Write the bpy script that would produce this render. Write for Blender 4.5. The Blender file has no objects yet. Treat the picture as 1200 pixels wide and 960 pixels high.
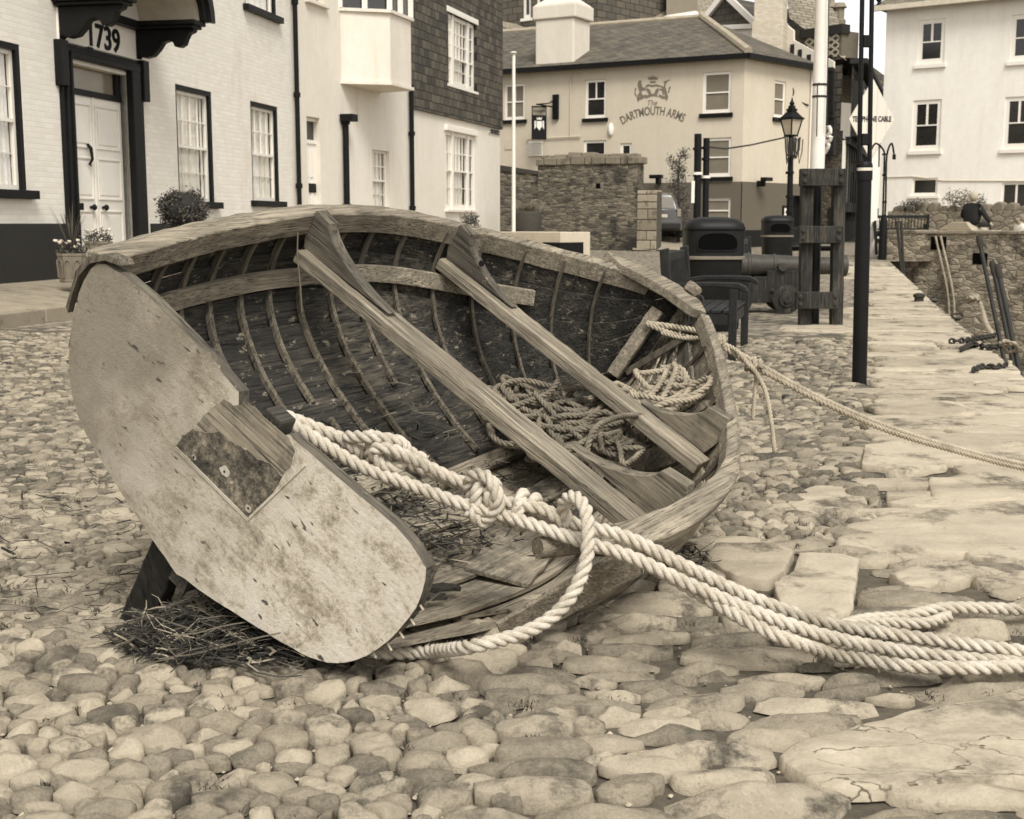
import bpy, bmesh, math, random
import numpy as np
from mathutils import Vector, Matrix, noise, kdtree
random.seed(7)
rng = np.random.default_rng(7)
scn = bpy.context.scene
COL = scn.collection
V = Vector
# ------------------------------------------------------------------ camera model (photo pixels 1200x960)
FPX = 1500.0
PITCH = math.atan(218 / 1500.0)
EYE = V((0, 0, 1.2))
FW = V((0, math.cos(PITCH), -math.sin(PITCH)))
UP = V((0, math.sin(PITCH), math.cos(PITCH)))
RT = V((1, 0, 0))


def ray(px, py):
    return FW + RT * ((px - 600) / FPX) + UP * ((480 - py) / FPX)


def pix(px, py, d):
    return EYE + ray(px, py) * d


def gnd(px, py, z=0.0):
    r = ray(px, py)
    return EYE + r * ((z - EYE.z) / r.z)


def proj(p):
    d = V(p) - EYE
    z = d.dot(FW)
    return 600 + FPX * d.dot(RT) / z, 480 - FPX * d.dot(UP) / z


def ci(xs, ys):
    xs = np.array(xs, float); ys = np.array(ys, float); m = np.gradient(ys, xs)

    def f(x):
        x = min(max(x, xs[0]), xs[-1]); i = int(min(max(np.searchsorted(xs, x) - 1, 0), len(xs) - 2))
        h = xs[i + 1] - xs[i]; t = (x - xs[i]) / h
        return float((2*t**3-3*t**2+1)*ys[i]+(t**3-2*t**2+t)*h*m[i]+(-2*t**3+3*t**2)*ys[i+1]+(t**3-t**2)*h*m[i+1])
    return f


def sep(v):
    """warm monochrome albedo of luminance v (the photograph is sepia toned)"""
    a = np.interp(v, [0, .02, .1, .45, .66, .85], [.0, .08, .19, .18, .09, .06])
    c = np.interp(v, [0, .02, .1, .45, .66, .85], [.05, .16, .29, .27, .15, .11])
    r, g, b = 1 + a, 1.0, 1 - c
    lum = .2126 * r + .7152 * g + .0722 * b
    return (min(1, v * r / lum), min(1, v * g / lum), min(1, v * b / lum), 1)


# ------------------------------------------------------------------ materials
class NT:
    def __init__(s, name):
        s.m = bpy.data.materials.new(name); s.m.use_nodes = True
        s.t = s.m.node_tree; s.b = s.t.nodes['Principled BSDF']; s.tc = None

    def n(s, typ, **kw):
        nd = s.t.nodes.new(typ)
        for k, v in kw.items():
            if k.startswith('i_'):
                key = k[2:]
                nd.inputs[int(key) if key.isdigit() else key.replace('_', ' ')].default_value = v
            else:
                setattr(nd, k, v)
        return nd

    def l(s, a, b):
        s.t.links.new(a, b)

    def co(s, scale=(1, 1, 1), rot=(0, 0, 0)):
        if s.tc is None:
            s.tc = s.n('ShaderNodeTexCoord')
        mp = s.n('ShaderNodeMapping')
        mp.inputs['Scale'].default_value = scale; mp.inputs['Rotation'].default_value = rot
        s.l(s.tc.outputs['Object'], mp.inputs['Vector'])
        return mp.outputs['Vector']

    def noise(s, scale=(1, 1, 1), sc=1.0, detail=5, rough=.6, rot=(0, 0, 0), dist=0):
        nd = s.n('ShaderNodeTexNoise')
        nd.inputs['Scale'].default_value = sc; nd.inputs['Detail'].default_value = detail
        nd.inputs['Roughness'].default_value = rough; nd.inputs['Distortion'].default_value = dist
        s.l(s.co(scale, rot), nd.inputs['Vector'])
        return nd.outputs['Fac']

    def ramp(s, fac, stops):
        r = s.n('ShaderNodeValToRGB'); e = r.color_ramp.elements
        while len(e) < len(stops):
            e.new(.5)
        for el, (p, c) in zip(e, stops):
            el.position = p; el.color = c if not isinstance(c, (int, float)) else sep(c)
        s.l(fac, r.inputs['Fac'])
        return r.outputs['Color']

    def mix(s, fac, a, b, mode='MIX'):
        m = s.n('ShaderNodeMix', data_type='RGBA', blend_type=mode)
        for sock, v in ((m.inputs[0], fac), (m.inputs[6], a), (m.inputs[7], b)):
            if hasattr(v, 'is_output'):
                s.l(v, sock)
            else:
                sock.default_value = v if not (isinstance(v, (int, float)) and sock != m.inputs[0]) else sep(v)
        return m.outputs[2]

    def math(s, op, a, b=0.0):
        m = s.n('ShaderNodeMath', operation=op)
        for sock, v in ((m.inputs[0], a), (m.inputs[1], b)):
            if hasattr(v, 'is_output'):
                s.l(v, sock)
            else:
                sock.default_value = v
        return m.outputs[0]

    def bump(s, h, strength=.5, dist=.01):
        b = s.n('ShaderNodeBump'); b.inputs['Strength'].default_value = strength; b.inputs['Distance'].default_value = dist
        s.l(h, b.inputs['Height']); s.l(b.outputs['Normal'], s.b.inputs['Normal'])

    def fin(s, col, rough=.85, spec=.3):
        if hasattr(col, 'is_output'):
            s.l(col, s.b.inputs['Base Color'])
        else:
            s.b.inputs['Base Color'].default_value = col if not isinstance(col, (int, float)) else sep(col)
        s.b.inputs['Roughness'].default_value = rough
        s.b.inputs['Specular IOR Level'].default_value = spec
        return s.m


def m_plain(name, v, rough=.6, var=.15, sc=6, bump=.1, spec=.3, bd=.01):
    t = NT(name)
    f = t.noise(sc=sc, detail=8, rough=.65)
    g = t.noise(sc=sc * 12, detail=3)
    c = t.ramp(t.math('ADD', t.math('MULTIPLY', f, .75), t.math('MULTIPLY', g, .25)), [(.3, v * (1 - var)), (.7, v * (1 + var))])
    if bump:
        t.bump(g, bump, bd)
    return t.fin(c, rough, spec)


def m_wood(name, lo, mid, hi, axis=1, grain=30, rough=.85, fleck=None, fl_amt=.62, bump=.6, fl_sc=(6, 3, 6), stain=None, bd=.006):
    """weathered wood; grain runs along the given local axis"""
    t = NT(name)
    sc = [grain, grain, grain]; sc[axis] = 1.6
    g = t.noise(tuple(sc), 1, 8, .7, dist=.3)
    sc2 = [grain * 4, grain * 4, grain * 4]; sc2[axis] = 4
    g2 = t.noise(tuple(sc2), 1, 4, .6)
    p = t.noise(sc=2.2, detail=6, rough=.65)
    mixv = t.math('ADD', t.math('ADD', t.math('MULTIPLY', g, .5), t.math('MULTIPLY', g2, .2)), t.math('MULTIPLY', p, .3))
    c = t.ramp(mixv, [(.33, lo), (.5, mid), (.66, hi)])
    cr = t.ramp(g2, [(.34, (0.12, .12, .12, 1)), (.46, (1, 1, 1, 1))])
    c = t.mix(.7, c, cr, 'MULTIPLY')
    if stain:
        c = t.mix(t.ramp(t.noise(sc=3.5, detail=7, rough=.7), [(.5, (0, 0, 0, 1)), (.68, (1, 1, 1, 1))]), c, stain)
    if fleck:
        fn = t.noise(fl_sc, 2.2, 10, .75)
        c = t.mix(t.ramp(fn, [(fl_amt, (0, 0, 0, 1)), (fl_amt + .05, (1, 1, 1, 1))]), c, fleck)
    t.bump(t.math('ADD', t.math('MULTIPLY', g, .6), t.math('MULTIPLY', g2, .6)), min(1, bump * 1.5), bd)
    return t.fin(c, rough, .25)


def m_stone(name, lo, hi, isl=.5, sc=9, bump=.5, rough=.9, vein=0, bd=.01, dirt=None, crack=0):
    t = NT(name)
    f = t.noise(sc=sc, detail=9, rough=.7)
    g = t.noise(sc=sc * 9, detail=5, rough=.7)
    geo = t.n('ShaderNodeNewGeometry')
    v = t.math('ADD', t.math('MULTIPLY', f, .6 * (1 - isl) + .2), t.math('MULTIPLY', geo.outputs['Random Per Island'], isl * .75))
    v = t.math('ADD', t.math('SUBTRACT', v, .07), t.math('MULTIPLY', g, .36))
    mid = (lo + hi) / 2
    c = t.ramp(v, [(.2, lo), (.5, mid), (.85, hi)])
    hgt = t.math('ADD', t.math('MULTIPLY', f, .6), t.math('MULTIPLY', g, .35))
    if vein:
        wv = t.noise((2.5, 7, 6), 1.2, 7, .7, rot=(0, 0, .12), dist=.8)
        c = t.mix(vein, c, t.ramp(wv, [(.3, (.55, .55, .55, 1)), (.6, (1.25, 1.25, 1.25, 1))]), 'MULTIPLY')
        hgt = t.math('ADD', hgt, t.math('MULTIPLY', wv, vein))
    if crack:
        vo = t.n('ShaderNodeTexVoronoi', feature='DISTANCE_TO_EDGE'); vo.inputs['Scale'].default_value = crack
        mpc = t.co((1, 2.2, 1), (0, 0, .5)); nn = t.n('ShaderNodeTexNoise'); nn.inputs['Scale'].default_value = 4; nn.inputs['Detail'].default_value = 6
        t.l(mpc, nn.inputs['Vector'])
        va = t.n('ShaderNodeVectorMath', operation='MULTIPLY_ADD')
        t.l(nn.outputs['Color'], va.inputs[0]); va.inputs[1].default_value = (.35, .35, .35); t.l(mpc, va.inputs[2])
        t.l(va.outputs[0], vo.inputs['Vector'])
        line = t.ramp(vo.outputs['Distance'], [(.0, (.14, .13, .11, 1)), (.018, (1, 1, 1, 1))])
        gate = t.ramp(t.noise(sc=3, detail=3), [(.38, (0, 0, 0, 1)), (.5, (1, 1, 1, 1))])
        c = t.mix(gate, c, t.mix(1, c, line, 'MULTIPLY'))
    if dirt:
        dn = t.noise(sc=sc * .35, detail=8, rough=.75)
        c = t.mix(t.ramp(dn, [(.52, (0, 0, 0, 1)), (.64, (1, 1, 1, 1))]), c, dirt)
    t.bump(hgt, bump, bd)
    return t.fin(c, rough, .2)


# ------------------------------------------------------------------ mesh builder
class MB:
    def __init__(s):
        s.v = []; s.f = []

    def add(s, vs, fs):
        o = len(s.v); s.v.extend([tuple(v) for v in vs]); s.f.extend([tuple(i + o for i in f) for f in fs]); return s

    def box(s, c, size, R=None):
        c = V(c); hx, hy, hz = size[0] / 2, size[1] / 2, size[2] / 2
        vs = [V((x, y, z)) for x in (-hx, hx) for y in (-hy, hy) for z in (-hz, hz)]
        if R is not None:
            vs = [R @ v for v in vs]
        return s.add([c + v for v in vs], [(0, 1, 3, 2), (4, 6, 7, 5), (0, 4, 5, 1), (2, 3, 7, 6), (0, 2, 6, 4), (1, 5, 7, 3)])

    def hexa(s, pts):  # 8 points: bottom ring 4, top ring 4
        return s.add(pts, [(3, 2, 1, 0), (4, 5, 6, 7), (0, 1, 5, 4), (1, 2, 6, 5), (2, 3, 7, 6), (3, 0, 4, 7)])

    def beam(s, a, b, w, h, up=(0, 0, 1)):
        a = V(a); b = V(b); d = (b - a).normalized(); x = d.cross(V(up)).normalized(); z = x.cross(d)
        r = [x * (-w / 2) + z * (-h / 2), x * (w / 2) + z * (-h / 2), x * (w / 2) + z * (h / 2), x * (-w / 2) + z * (h / 2)]
        return s.hexa([a + q for q in r] + [b + q for q in r])

    def tube(s, pts, r, n=8, caps=True, phase=0):
        pts = [V(p) for p in pts]; m = len(pts)
        rs = list(r) if hasattr(r, '__len__') else [r] * m
        T = [(pts[min(i + 1, m - 1)] - pts[max(i - 1, 0)]).normalized() for i in range(m)]
        N = T[0].orthogonal().normalized(); vs = []
        for i in range(m):
            N = (N - T[i] * N.dot(T[i])).normalized(); B = T[i].cross(N)
            for k in range(n):
                a = 2 * math.pi * k / n + phase
                vs.append(pts[i] + (N * math.cos(a) + B * math.sin(a)) * rs[i])
        fs = [(i * n + k, i * n + (k + 1) % n, (i + 1) * n + (k + 1) % n, (i + 1) * n + k) for i in range(m - 1) for k in range(n)]
        if caps:
            fs += [tuple(range(n - 1, -1, -1)), tuple((m - 1) * n + k for k in range(n))]
        return s.add(vs, fs)

    def lathe(s, prof, n=16, O=(0, 0, 0), R=None, sx=1, sy=1):
        vs = []
        for r, z in prof:
            for k in range(n):
                a = 2 * math.pi * k / n
                p = V((r * math.cos(a) * sx, r * math.sin(a) * sy, z))
                vs.append((R @ p if R is not None else p) + V(O))
        m = len(prof)
        fs = [(i * n + k, i * n + (k + 1) % n, (i + 1) * n + (k + 1) % n, (i + 1) * n + k) for i in range(m - 1) for k in range(n)]
        fs += [tuple(range(n - 1, -1, -1)), tuple((m - 1) * n + k for k in range(n))]
        return s.add(vs, fs)

    def prism(s, poly, O, u, v, n, depth, n0=0.0):
        O, u, v, n = V(O), V(u), V(v), V(n); k = len(poly)
        a = [O + u * p[0] + v * p[1] + n * n0 for p in poly]; b = [q + n * depth for q in a]
        return s.add(a + b, [tuple(range(k - 1, -1, -1)), tuple(range(k, 2 * k))] + [(i, (i + 1) % k, k + (i + 1) % k, k + i) for i in range(k)])

    def ball(s, c, r, n=8, m=6, sq=(1, 1, 1)):
        c = V(c); prof = [(max(.02, math.sin(math.pi * i / m)) * r, -math.cos(math.pi * i / m) * r) for i in range(m + 1)]
        o = len(s.v); s.lathe(prof, n)
        for i in range(o, len(s.v)):
            q = s.v[i]; s.v[i] = (q[0] * sq[0] + c.x, q[1] * sq[1] + c.y, q[2] * sq[2] + c.z)
        return s

    def rough(s, amp, sc=8, seed=0, axes=(1, 1, 1)):
        for i, q in enumerate(s.v):
            p = V(q) * sc + V((seed, seed * 1.7, -seed)); d = noise.noise_vector(p) * amp
            s.v[i] = (q[0] + d.x * axes[0], q[1] + d.y * axes[1], q[2] + d.z * axes[2])
        return s


def build(name, mb, mat, parent=None, org=None, smooth=None, bevel=0, sub=0):
    me = bpy.data.meshes.new(name)
    vs = mb.v
    if org is not None:
        ox, oy, oz = org; vs = [(a - ox, b - oy, c - oz) for a, b, c in vs]
    me.from_pydata(vs, [], mb.f)
    me.materials.append(mat)
    o = bpy.data.objects.new(name, me); COL.objects.link(o)
    if parent is not None:
        o.parent = parent
    bm = bmesh.new(); bm.from_mesh(me); bmesh.ops.recalc_face_normals(bm, faces=bm.faces); bm.to_mesh(me); bm.free()
    if smooth is not None:
        me.shade_smooth()
        if smooth < 180:
            me.set_sharp_from_angle(angle=math.radians(smooth))
    if bevel:
        b = o.modifiers.new('bevel', 'BEVEL'); b.width = bevel; b.segments = 2; b.limit_method = 'ANGLE'
    if sub:
        b = o.modifiers.new('sub', 'SUBSURF'); b.levels = sub; b.render_levels = sub
    return o


def tag(o, label=None, cat=None, group=None, kind=None):
    for k, v in (('label', label), ('category', cat), ('group', group), ('kind', kind)):
        if v:
            o[k] = v
    return o


class T:
    """a top-level thing: an Empty at its base; parts are written in world (or local) coordinates"""
    def __init__(s, name, loc, label, cat, group=None, rotz=0, local=False):
        s.e = bpy.data.objects.new(name, None); COL.objects.link(s.e); s.e.location = loc; s.e.rotation_euler = (0, 0, rotz)
        s.e.empty_display_size = .2
        s.org = None if local else tuple(loc)
        tag(s.e, label, cat, group)

    def p(s, name, mb, mat, parent=None, label=None, **kw):
        o = build(name, mb, mat, parent or s.e, s.org, **kw)
        if label:
            o['label'] = label
        return o


def solo(name, mb, mat, label, cat, group=None, base=None, **kw):
    if base is None:
        a = np.array(mb.v); base = (float(a[:, 0].mean()), float(a[:, 1].mean()), float(a[:, 2].min()))
    o = build(name, mb, mat, None, base, **kw); o.location = base
    return tag(o, label, cat, group)


def struct(name, mb, mat, **kw):
    return tag(build(name, mb, mat, None, None, **kw), kind='structure')


def copy_thing(root, loc, rotz=None, label=None):
    r = root.copy(); COL.objects.link(r); r.location = loc
    if rotz is not None:
        r.rotation_euler = (0, 0, rotz)
    if label:
        r['label'] = label
    for ch in list(root.children):
        c = ch.copy(); COL.objects.link(c); c.parent = r
        for g in ch.children:
            d = g.copy(); COL.objects.link(d); d.parent = c
    return r


def spline(pts, ds):
    """Catmull-Rom resample to spacing ds"""
    P = [np.array(p, float) for p in pts]; P = [2 * P[0] - P[1]] + P + [2 * P[-1] - P[-2]]
    out = []
    for i in range(1, len(P) - 2):
        p0, p1, p2, p3 = P[i - 1:i + 3]; L = np.linalg.norm(p2 - p1); k = max(2, int(L / ds))
        for t in np.linspace(0, 1, k, endpoint=False):
            out.append(.5 * ((2 * p1) + (-p0 + p2) * t + (2 * p0 - 5 * p1 + 4 * p2 - p3) * t * t + (-p0 + 3 * p1 - 3 * p2 + p3) * t ** 3))
    out.append(P[-2]); return np.array(out)


def rope(mb, pts, r, pitch=None, sides=7, ds=None, lay=1, fuzz=420):
    """three-strand laid rope along pts"""
    pitch = pitch or 4.9 * r; ds = ds or r * .45
    P = spline(pts, ds); m = len(P)
    Tn = np.gradient(P, axis=0); Tn /= np.linalg.norm(Tn, axis=1)[:, None] + 1e-9
    N = np.array(V(Tn[0]).orthogonal().normalized()); Ns = []
    for i in range(m):
        N = N - Tn[i] * N.dot(Tn[i]); N /= np.linalg.norm(N) + 1e-9; Ns.append(N.copy())
    Ns = np.array(Ns); Bs = np.cross(Tn, Ns)
    s = np.concatenate([[0], np.cumsum(np.linalg.norm(np.diff(P, axis=0), axis=1))])
    for j in range(3):
        ph = lay * 2 * np.pi * s / pitch + 2 * np.pi * j / 3
        C = P + (Ns * np.cos(ph)[:, None] + Bs * np.sin(ph)[:, None]) * (.5 * r)
        a = np.arange(sides) * 2 * np.pi / sides
        rr = .56 * r * (1 + .05 * np.sin(s * 211 + j * 2))
        ring = C[:, None, :] + (Ns[:, None, :] * np.cos(a)[None, :, None] + Bs[:, None, :] * np.sin(a)[None, :, None]) * rr[:, None, None]
        vs = ring.reshape(-1, 3)
        fs = [(i * sides + k, i * sides + (k + 1) % sides, (i + 1) * sides + (k + 1) % sides, (i + 1) * sides + k) for i in range(m - 1) for k in range(sides)]
        fs += [tuple(range(sides - 1, -1, -1)), tuple((m - 1) * sides + k for k in range(sides))]
        mb.add(vs.tolist(), fs)
    if fuzz:
        for _ in range(int(s[-1] * fuzz)):
            i = random.randrange(m); a = random.uniform(0, 6.28); o = Ns[i] * math.cos(a) + Bs[i] * math.sin(a); q = P[i] + o * r * .95
            l = random.uniform(.25, .9) * r; d = o * random.uniform(.3, 1) + Tn[i] * random.uniform(-1, 1); e = q + d * l; w_ = Tn[i] * r * .022 + Bs[i] * r * .022
            mb.add([tuple(q - w_), tuple(q + w_), tuple(e)], [(0, 1, 2)])
    return mb


def m_rope(name, lo, hi):
    t = NT(name)
    f = t.noise(sc=14, detail=6); g = t.noise(sc=260, detail=3)
    v = t.math('ADD', t.math('MULTIPLY', f, .55), t.math('MULTIPLY', g, .45))
    c = t.ramp(v, [(.35, lo), (.65, hi)])
    c = t.mix(t.ramp(t.noise(sc=5, detail=7, rough=.7), [(.5, (0, 0, 0, 1)), (.72, (.75, .75, .75, 1))]), c, lo * .55)
    t.bump(g, .8, .004)
    return t.fin(c, .9, .15)
# ------------------------------------------------------------------ camera, light, world
cam = bpy.data.cameras.new('camera'); co = bpy.data.objects.new('camera', cam); COL.objects.link(co)
co.location = EYE; co.rotation_euler = (math.pi / 2 - PITCH, 0, 0)
cam.sensor_width = 36; cam.lens = FPX / 1200 * 36; cam.clip_end = 2000; cam.clip_start = .05
cam.dof.use_dof = True; cam.dof.focus_distance = 4.4; cam.dof.aperture_fstop = 10
scn.camera = co
SUN_EL, SUN_AZ = math.radians(52), math.radians(164)   # azimuth measured from +Y towards +X
w = bpy.data.worlds.new('World'); scn.world = w; w.use_nodes = True
wt = w.node_tree; bg = wt.nodes['Background']
sky = wt.nodes.new('ShaderNodeTexSky'); sky.sky_type = 'NISHITA'; sky.sun_disc = False
sky.sun_elevation = SUN_EL; sky.sun_rotation = SUN_AZ; sky.air_density = 1.0; sky.dust_density = 1.5; sky.ozone_density = 1
bw = wt.nodes.new('ShaderNodeRGBToBW'); mx = wt.nodes.new('ShaderNodeMix'); mx.data_type = 'RGBA'; mx.blend_type = 'MULTIPLY'
mx.inputs[0].default_value = 1; mx.inputs[7].default_value = (1.0, 1.0, 1.0, 1)
wt.links.new(sky.outputs[0], bw.inputs[0]); ad = wt.nodes.new('ShaderNodeMath'); ad.operation = 'ADD'; ad.inputs[1].default_value = 1.0   # even overcast veil
wt.links.new(bw.outputs[0], ad.inputs[0]); wt.links.new(ad.outputs[0], mx.inputs[6]); wt.links.new(mx.outputs[2], bg.inputs['Color'])
bg.inputs['Strength'].default_value = .11
sl = bpy.data.lights.new('sun', 'SUN'); so = bpy.data.objects.new('sun', sl); COL.objects.link(so)
sl.energy = 1.5; sl.angle = math.radians(24); sl.color = (1, .985, .96)
sd = V((math.sin(SUN_AZ) * math.cos(SUN_EL), math.cos(SUN_AZ) * math.cos(SUN_EL), math.sin(SUN_EL)))
so.rotation_euler = sd.to_track_quat('Z', 'Y').to_euler(); so.location = (0, -5, 20)
vs_ = scn.view_settings; vs_.view_transform = 'Standard'; vs_.look = 'None'; vs_.gamma = 1; vs_.use_curve_mapping = False
vs_.exposure = EXPOSURE = 1.06

# ------------------------------------------------------------------ boat
BM = Matrix(((0.7196, 0.5429, 0.4329), (-0.4425, 0.839, -0.3167), (-0.5351, 0.0364, 0.844)))
BS = .96
BP = EYE + (V((-.96, 3.662, .2106)) - EYE) * BS
BMI = BM.transposed()


def bw_(l):
    return BP + BM @ V(l) * BS


def bl_(wp):
    return BMI @ (V(wp) - BP) / BS


def bpl(px, py, axis, val):
    d = BMI @ ray(px, py); o = BMI @ (EYE - BP) / BS; return o + d * ((val - o[axis]) / d[axis])


hY = ci([0, .6, 1.23, 1.6, 1.89, 2.2, 2.4, 2.55, 2.647], [.70, .83, .875, .82, .68, .47, .31, .16, .03])
sY = ci([0, .6, 1.23, 1.89, 2.3, 2.647], [.60, .60, .61, .62, .645, .69])
kY = ci([0, .8, 1.6, 2.1, 2.35, 2.5, 2.6, 2.647], [-.03, -.05, -.04, 0, .08, .2, .4, .64])
fa1 = ci([0, 1.2, 2.0, 2.647], [.786, .75, .5, .4]); fb1 = ci([0, 1.2, 2, 2.647], [.127, .1, .1, .1])
fa2 = ci([0, 1.2, 2, 2.647], [1.17, 1.15, 1.0, .8]); fb2 = ci([0, 1.2, 2, 2.647], [.44, .42, .45, .5])


def S(side, y, t):
    h = hY(y); zs = sY(y); zk = kY(y); D = zs - zk
    x = 3*(1-t)**2*t*h*fa1(y)+3*(1-t)*t*t*h*fa2(y)+t**3*h
    z = (1-t)**3*zk+3*(1-t)**2*t*(zk+D*fb1(y))+3*(1-t)*t*t*(zk+D*fb2(y))+t**3*zs
    return V((side * x, y, z))


def SN(side, y, t):
    """inward normal"""
    e = .01
    a = S(side, min(y + e, 2.64), t) - S(side, max(y - e, 0), t); b = S(side, y, min(t + e, 1)) - S(side, y, max(t - e, 0))
    n = a.cross(b).normalized()
    c = V((0, y, .6)) - S(side, y, t)
    return n if n.dot(c) > 0 else -n


W_trans = NT('weathered_transom_paint')
t = W_trans
_f = t.noise((3, 3, 5), 1.6, 10, .74, rot=(0, .35, 0), dist=.4); _g = t.noise((5, 5, 60), 1, 6, .65, rot=(0, .1, 0)); _h = t.noise(sc=42, detail=9, rough=.8)
_v = t.math('ADD', t.math('ADD', t.math('MULTIPLY', _f, .56), t.math('MULTIPLY', _g, .09)), t.math('MULTIPLY', _h, .40))
_c = t.ramp(_v, [(.40, .12), (.48, .34), (.54, .54), (.66, .66)])
_tcx = t.n('ShaderNodeSeparateXYZ'); t.l(t.tc.outputs['Object'], _tcx.inputs[0])
_gx = t.math('ADD', t.math('MULTIPLY', _tcx.outputs['X'], -.55), t.math('MULTIPLY', t.noise(sc=2.6, detail=9, rough=.75), 1.0))
_c = t.mix(t.ramp(_gx, [(.36, (0, 0, 0, 1)), (.78, (.85, .85, .85, 1))]), _c, .17)
_sp = t.noise((9, 9, 22), 2, 4, .5)
_c = t.mix(t.ramp(_sp, [(.67, (0, 0, 0, 1)), (.72, (1, 1, 1, 1))]), _c, .07)
_sc = t.noise((14, 14, 60), 1.1, 3, .5, rot=(0, .7, 0))
_c = t.mix(t.ramp(_sc, [(.735, (0, 0, 0, 1)), (.76, (1, 1, 1, 1))]), _c, .06)
t.bump(t.math('ADD', t.math('MULTIPLY', _g, .3), _h), .8, .006)
M_TRANS = t.fin(_c, .75, .3)
t = NT('rusty_bare_patch'); _pf = t.noise(sc=8, detail=10, rough=.78); _pg = t.noise(sc=70, detail=5, rough=.7)
t.bump(t.math('ADD', _pf, _pg), 1, .008)
M_PATCH = t.fin(t.ramp(t.math('ADD', t.math('MULTIPLY', _pf, .75), t.math('MULTIPLY', _pg, .25)), [(.40, .018), (.48, .07), (.55, .17), (.62, .40)]), .9, .2)
M_GREY = m_wood('silvered_wood', .05, .19, .42, axis=1, grain=46, bump=.9)
M_GREYX = m_wood('silvered_wood_crosswise', .04, .18, .42, axis=0, grain=50, bump=.9)
M_KNEE = m_wood('knee_wood', .03, .085, .20, axis=0, grain=16, fleck=.28, fl_amt=.62, fl_sc=(9, 9, 9), bump=.6)
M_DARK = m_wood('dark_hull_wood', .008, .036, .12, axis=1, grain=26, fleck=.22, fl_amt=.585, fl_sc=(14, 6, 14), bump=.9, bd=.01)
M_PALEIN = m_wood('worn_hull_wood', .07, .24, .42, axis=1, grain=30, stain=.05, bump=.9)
M_RIB = m_wood('rib_wood', .03, .10, .24, axis=2, grain=30, bump=.5)
M_TARRED = m_wood('tarred_timber', .012, .022, .045, axis=2, grain=20, rough=.6)
M_IRON = m_stone('rusty_iron', .015, .06, isl=0, sc=30, bump=.6)
M_KEEL = m_wood('keel_wood', .02, .05, .1, axis=1)

boat = T('rowing_boat', (0, 0, 0), 'derelict wooden rowing boat lying heeled over on the cobbles with a broken side', 'rowing boat', local=True)
boat.e.matrix_world = Matrix.Translation(BP) @ BM.to_4x4() @ Matrix.Diagonal((BS, BS, BS, 1))

# transom: outline from the measured half-profile, with the sculling notch and chipped edge
half = [(0, -.032), (.16, .0), (.39, .063), (.545, .118), (.635, .2), (.69, .31), (.72, .44), (.715, .53), (.69, .585), (.62, .615)]
half = [(float(x), float(z)) for x, z in ([(q[0], q[1]) for q in spline([(x, z, 0) for x, z in half], .03)])]
top = [(.56, .622), (.42, .617), (.34, .612), (.27, .612), (.20, .608), (.155, .612), (.135, .585), (.11, .52), (.075, .50), (.05, .545), (.02, .565), (-.03, .56), (-.05, .60),
       (-.075, .605), (-.13, .612), (-.19, .635), (-.215, .622), (-.235, .618), (-.34, .628), (-.47, .634), (-.58, .630)]
out = [p for p in half] + top + [(-x, z + (.012 if z > .5 else 0)) for x, z in reversed(half[1:-1])]
# finer outline with small chips
ol = []
for i, p in enumerate(out):
    q = out[(i + 1) % len(out)]; L = math.hypot(q[0] - p[0], q[1] - p[1]); k = max(1, int(L / .035))
    for j in range(k):
        s_ = j / k; x = p[0] + (q[0] - p[0]) * s_; z = p[1] + (q[1] - p[1]) * s_
        nz = noise.noise(V((x * 16, z * 16, 3))) * .009
        ol.append((x * (1 + nz), z + nz * .8))
k = len(ol); fr_ = [(x, -.022, z) for x, z in ol]; bk_ = [(x, .018, z) for x, z in ol]
transom = boat.p('transom', MB().add(fr_ + bk_, [tuple(range(k)), tuple(range(2 * k - 1, k - 1, -1))]), M_TRANS)
ed = MB()
for i in range(k):
    ed.add([fr_[i], fr_[(i + 1) % k], bk_[(i + 1) % k], bk_[i]], [(0, 1, 2, 3)])
boat.p('transom_edge', ed, M_KNEE, transom)
# bare recessed rectangle where the transom pad was lost
pp = [(-.30, .255), (.03, .185), (.145, .40), (.125, .49), (.07, .49), (.02, .54), (-.05, .55), (-.10, .45), (-.18, .42)]
pp = [tuple(bpl(x, y, 1, -.022)[i] for i in (0, 2)) for x, y in [(206, 524), (214, 510), (226, 503), (240, 508), (256, 506), (272, 520), (288, 524), (300, 538), (316, 542), (330, 558), (326, 572), (310, 588), (290, 608)]]


def ragged(P, amp=.006, step=.008):
    o = []
    for i, a in enumerate(P):
        b = P[(i + 1) % len(P)]; L = math.hypot(b[0] - a[0], b[1] - a[1]); k = max(1, int(L / step))
        for q in range(k):
            x = a[0] + (b[0] - a[0]) * q / k; z = a[1] + (b[1] - a[1]) * q / k; d = noise.noise_vector(V((x * 60, z * 60, 1))) + noise.noise_vector(V((x * 20, z * 20, 4)))
            o.append((x + d.x * amp, z + d.y * amp))
    return o


mb = MB().prism(ragged(pp), (0, -.022, 0), (1, 0, 0), (0, 0, 1), (0, -1, 0), .0015)
boat.p('bare_patch', mb, M_PATCH, transom, label='dark bare patch on the transom')
p2 = [tuple(bpl(x, y, 1, -.022)[i] for i in (0, 2)) for x, y in [(228, 502), (246, 480), (262, 468), (276, 476), (290, 472), (306, 484), (322, 500), (338, 512), (346, 530), (340, 548), (331, 557), (316, 541), (300, 537), (288, 523), (272, 519), (256, 505), (240, 507)]]
boat.p('worn_wood', MB().prism(ragged(p2, .004), (0, -.022, 0), (1, 0, 0), (0, 0, 1), (0, -1, 0), .001), m_wood('eroded_wood', .05, .24, .46, axis=0, grain=20, stain=.03, bump=.9), transom)
pe = [tuple(bpl(x, y, 1, -.025)[i] for i in (0, 2)) for x, y in [(204, 526), (290, 611), (358, 546), (356, 543), (290, 607), (206, 523)]]
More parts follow.
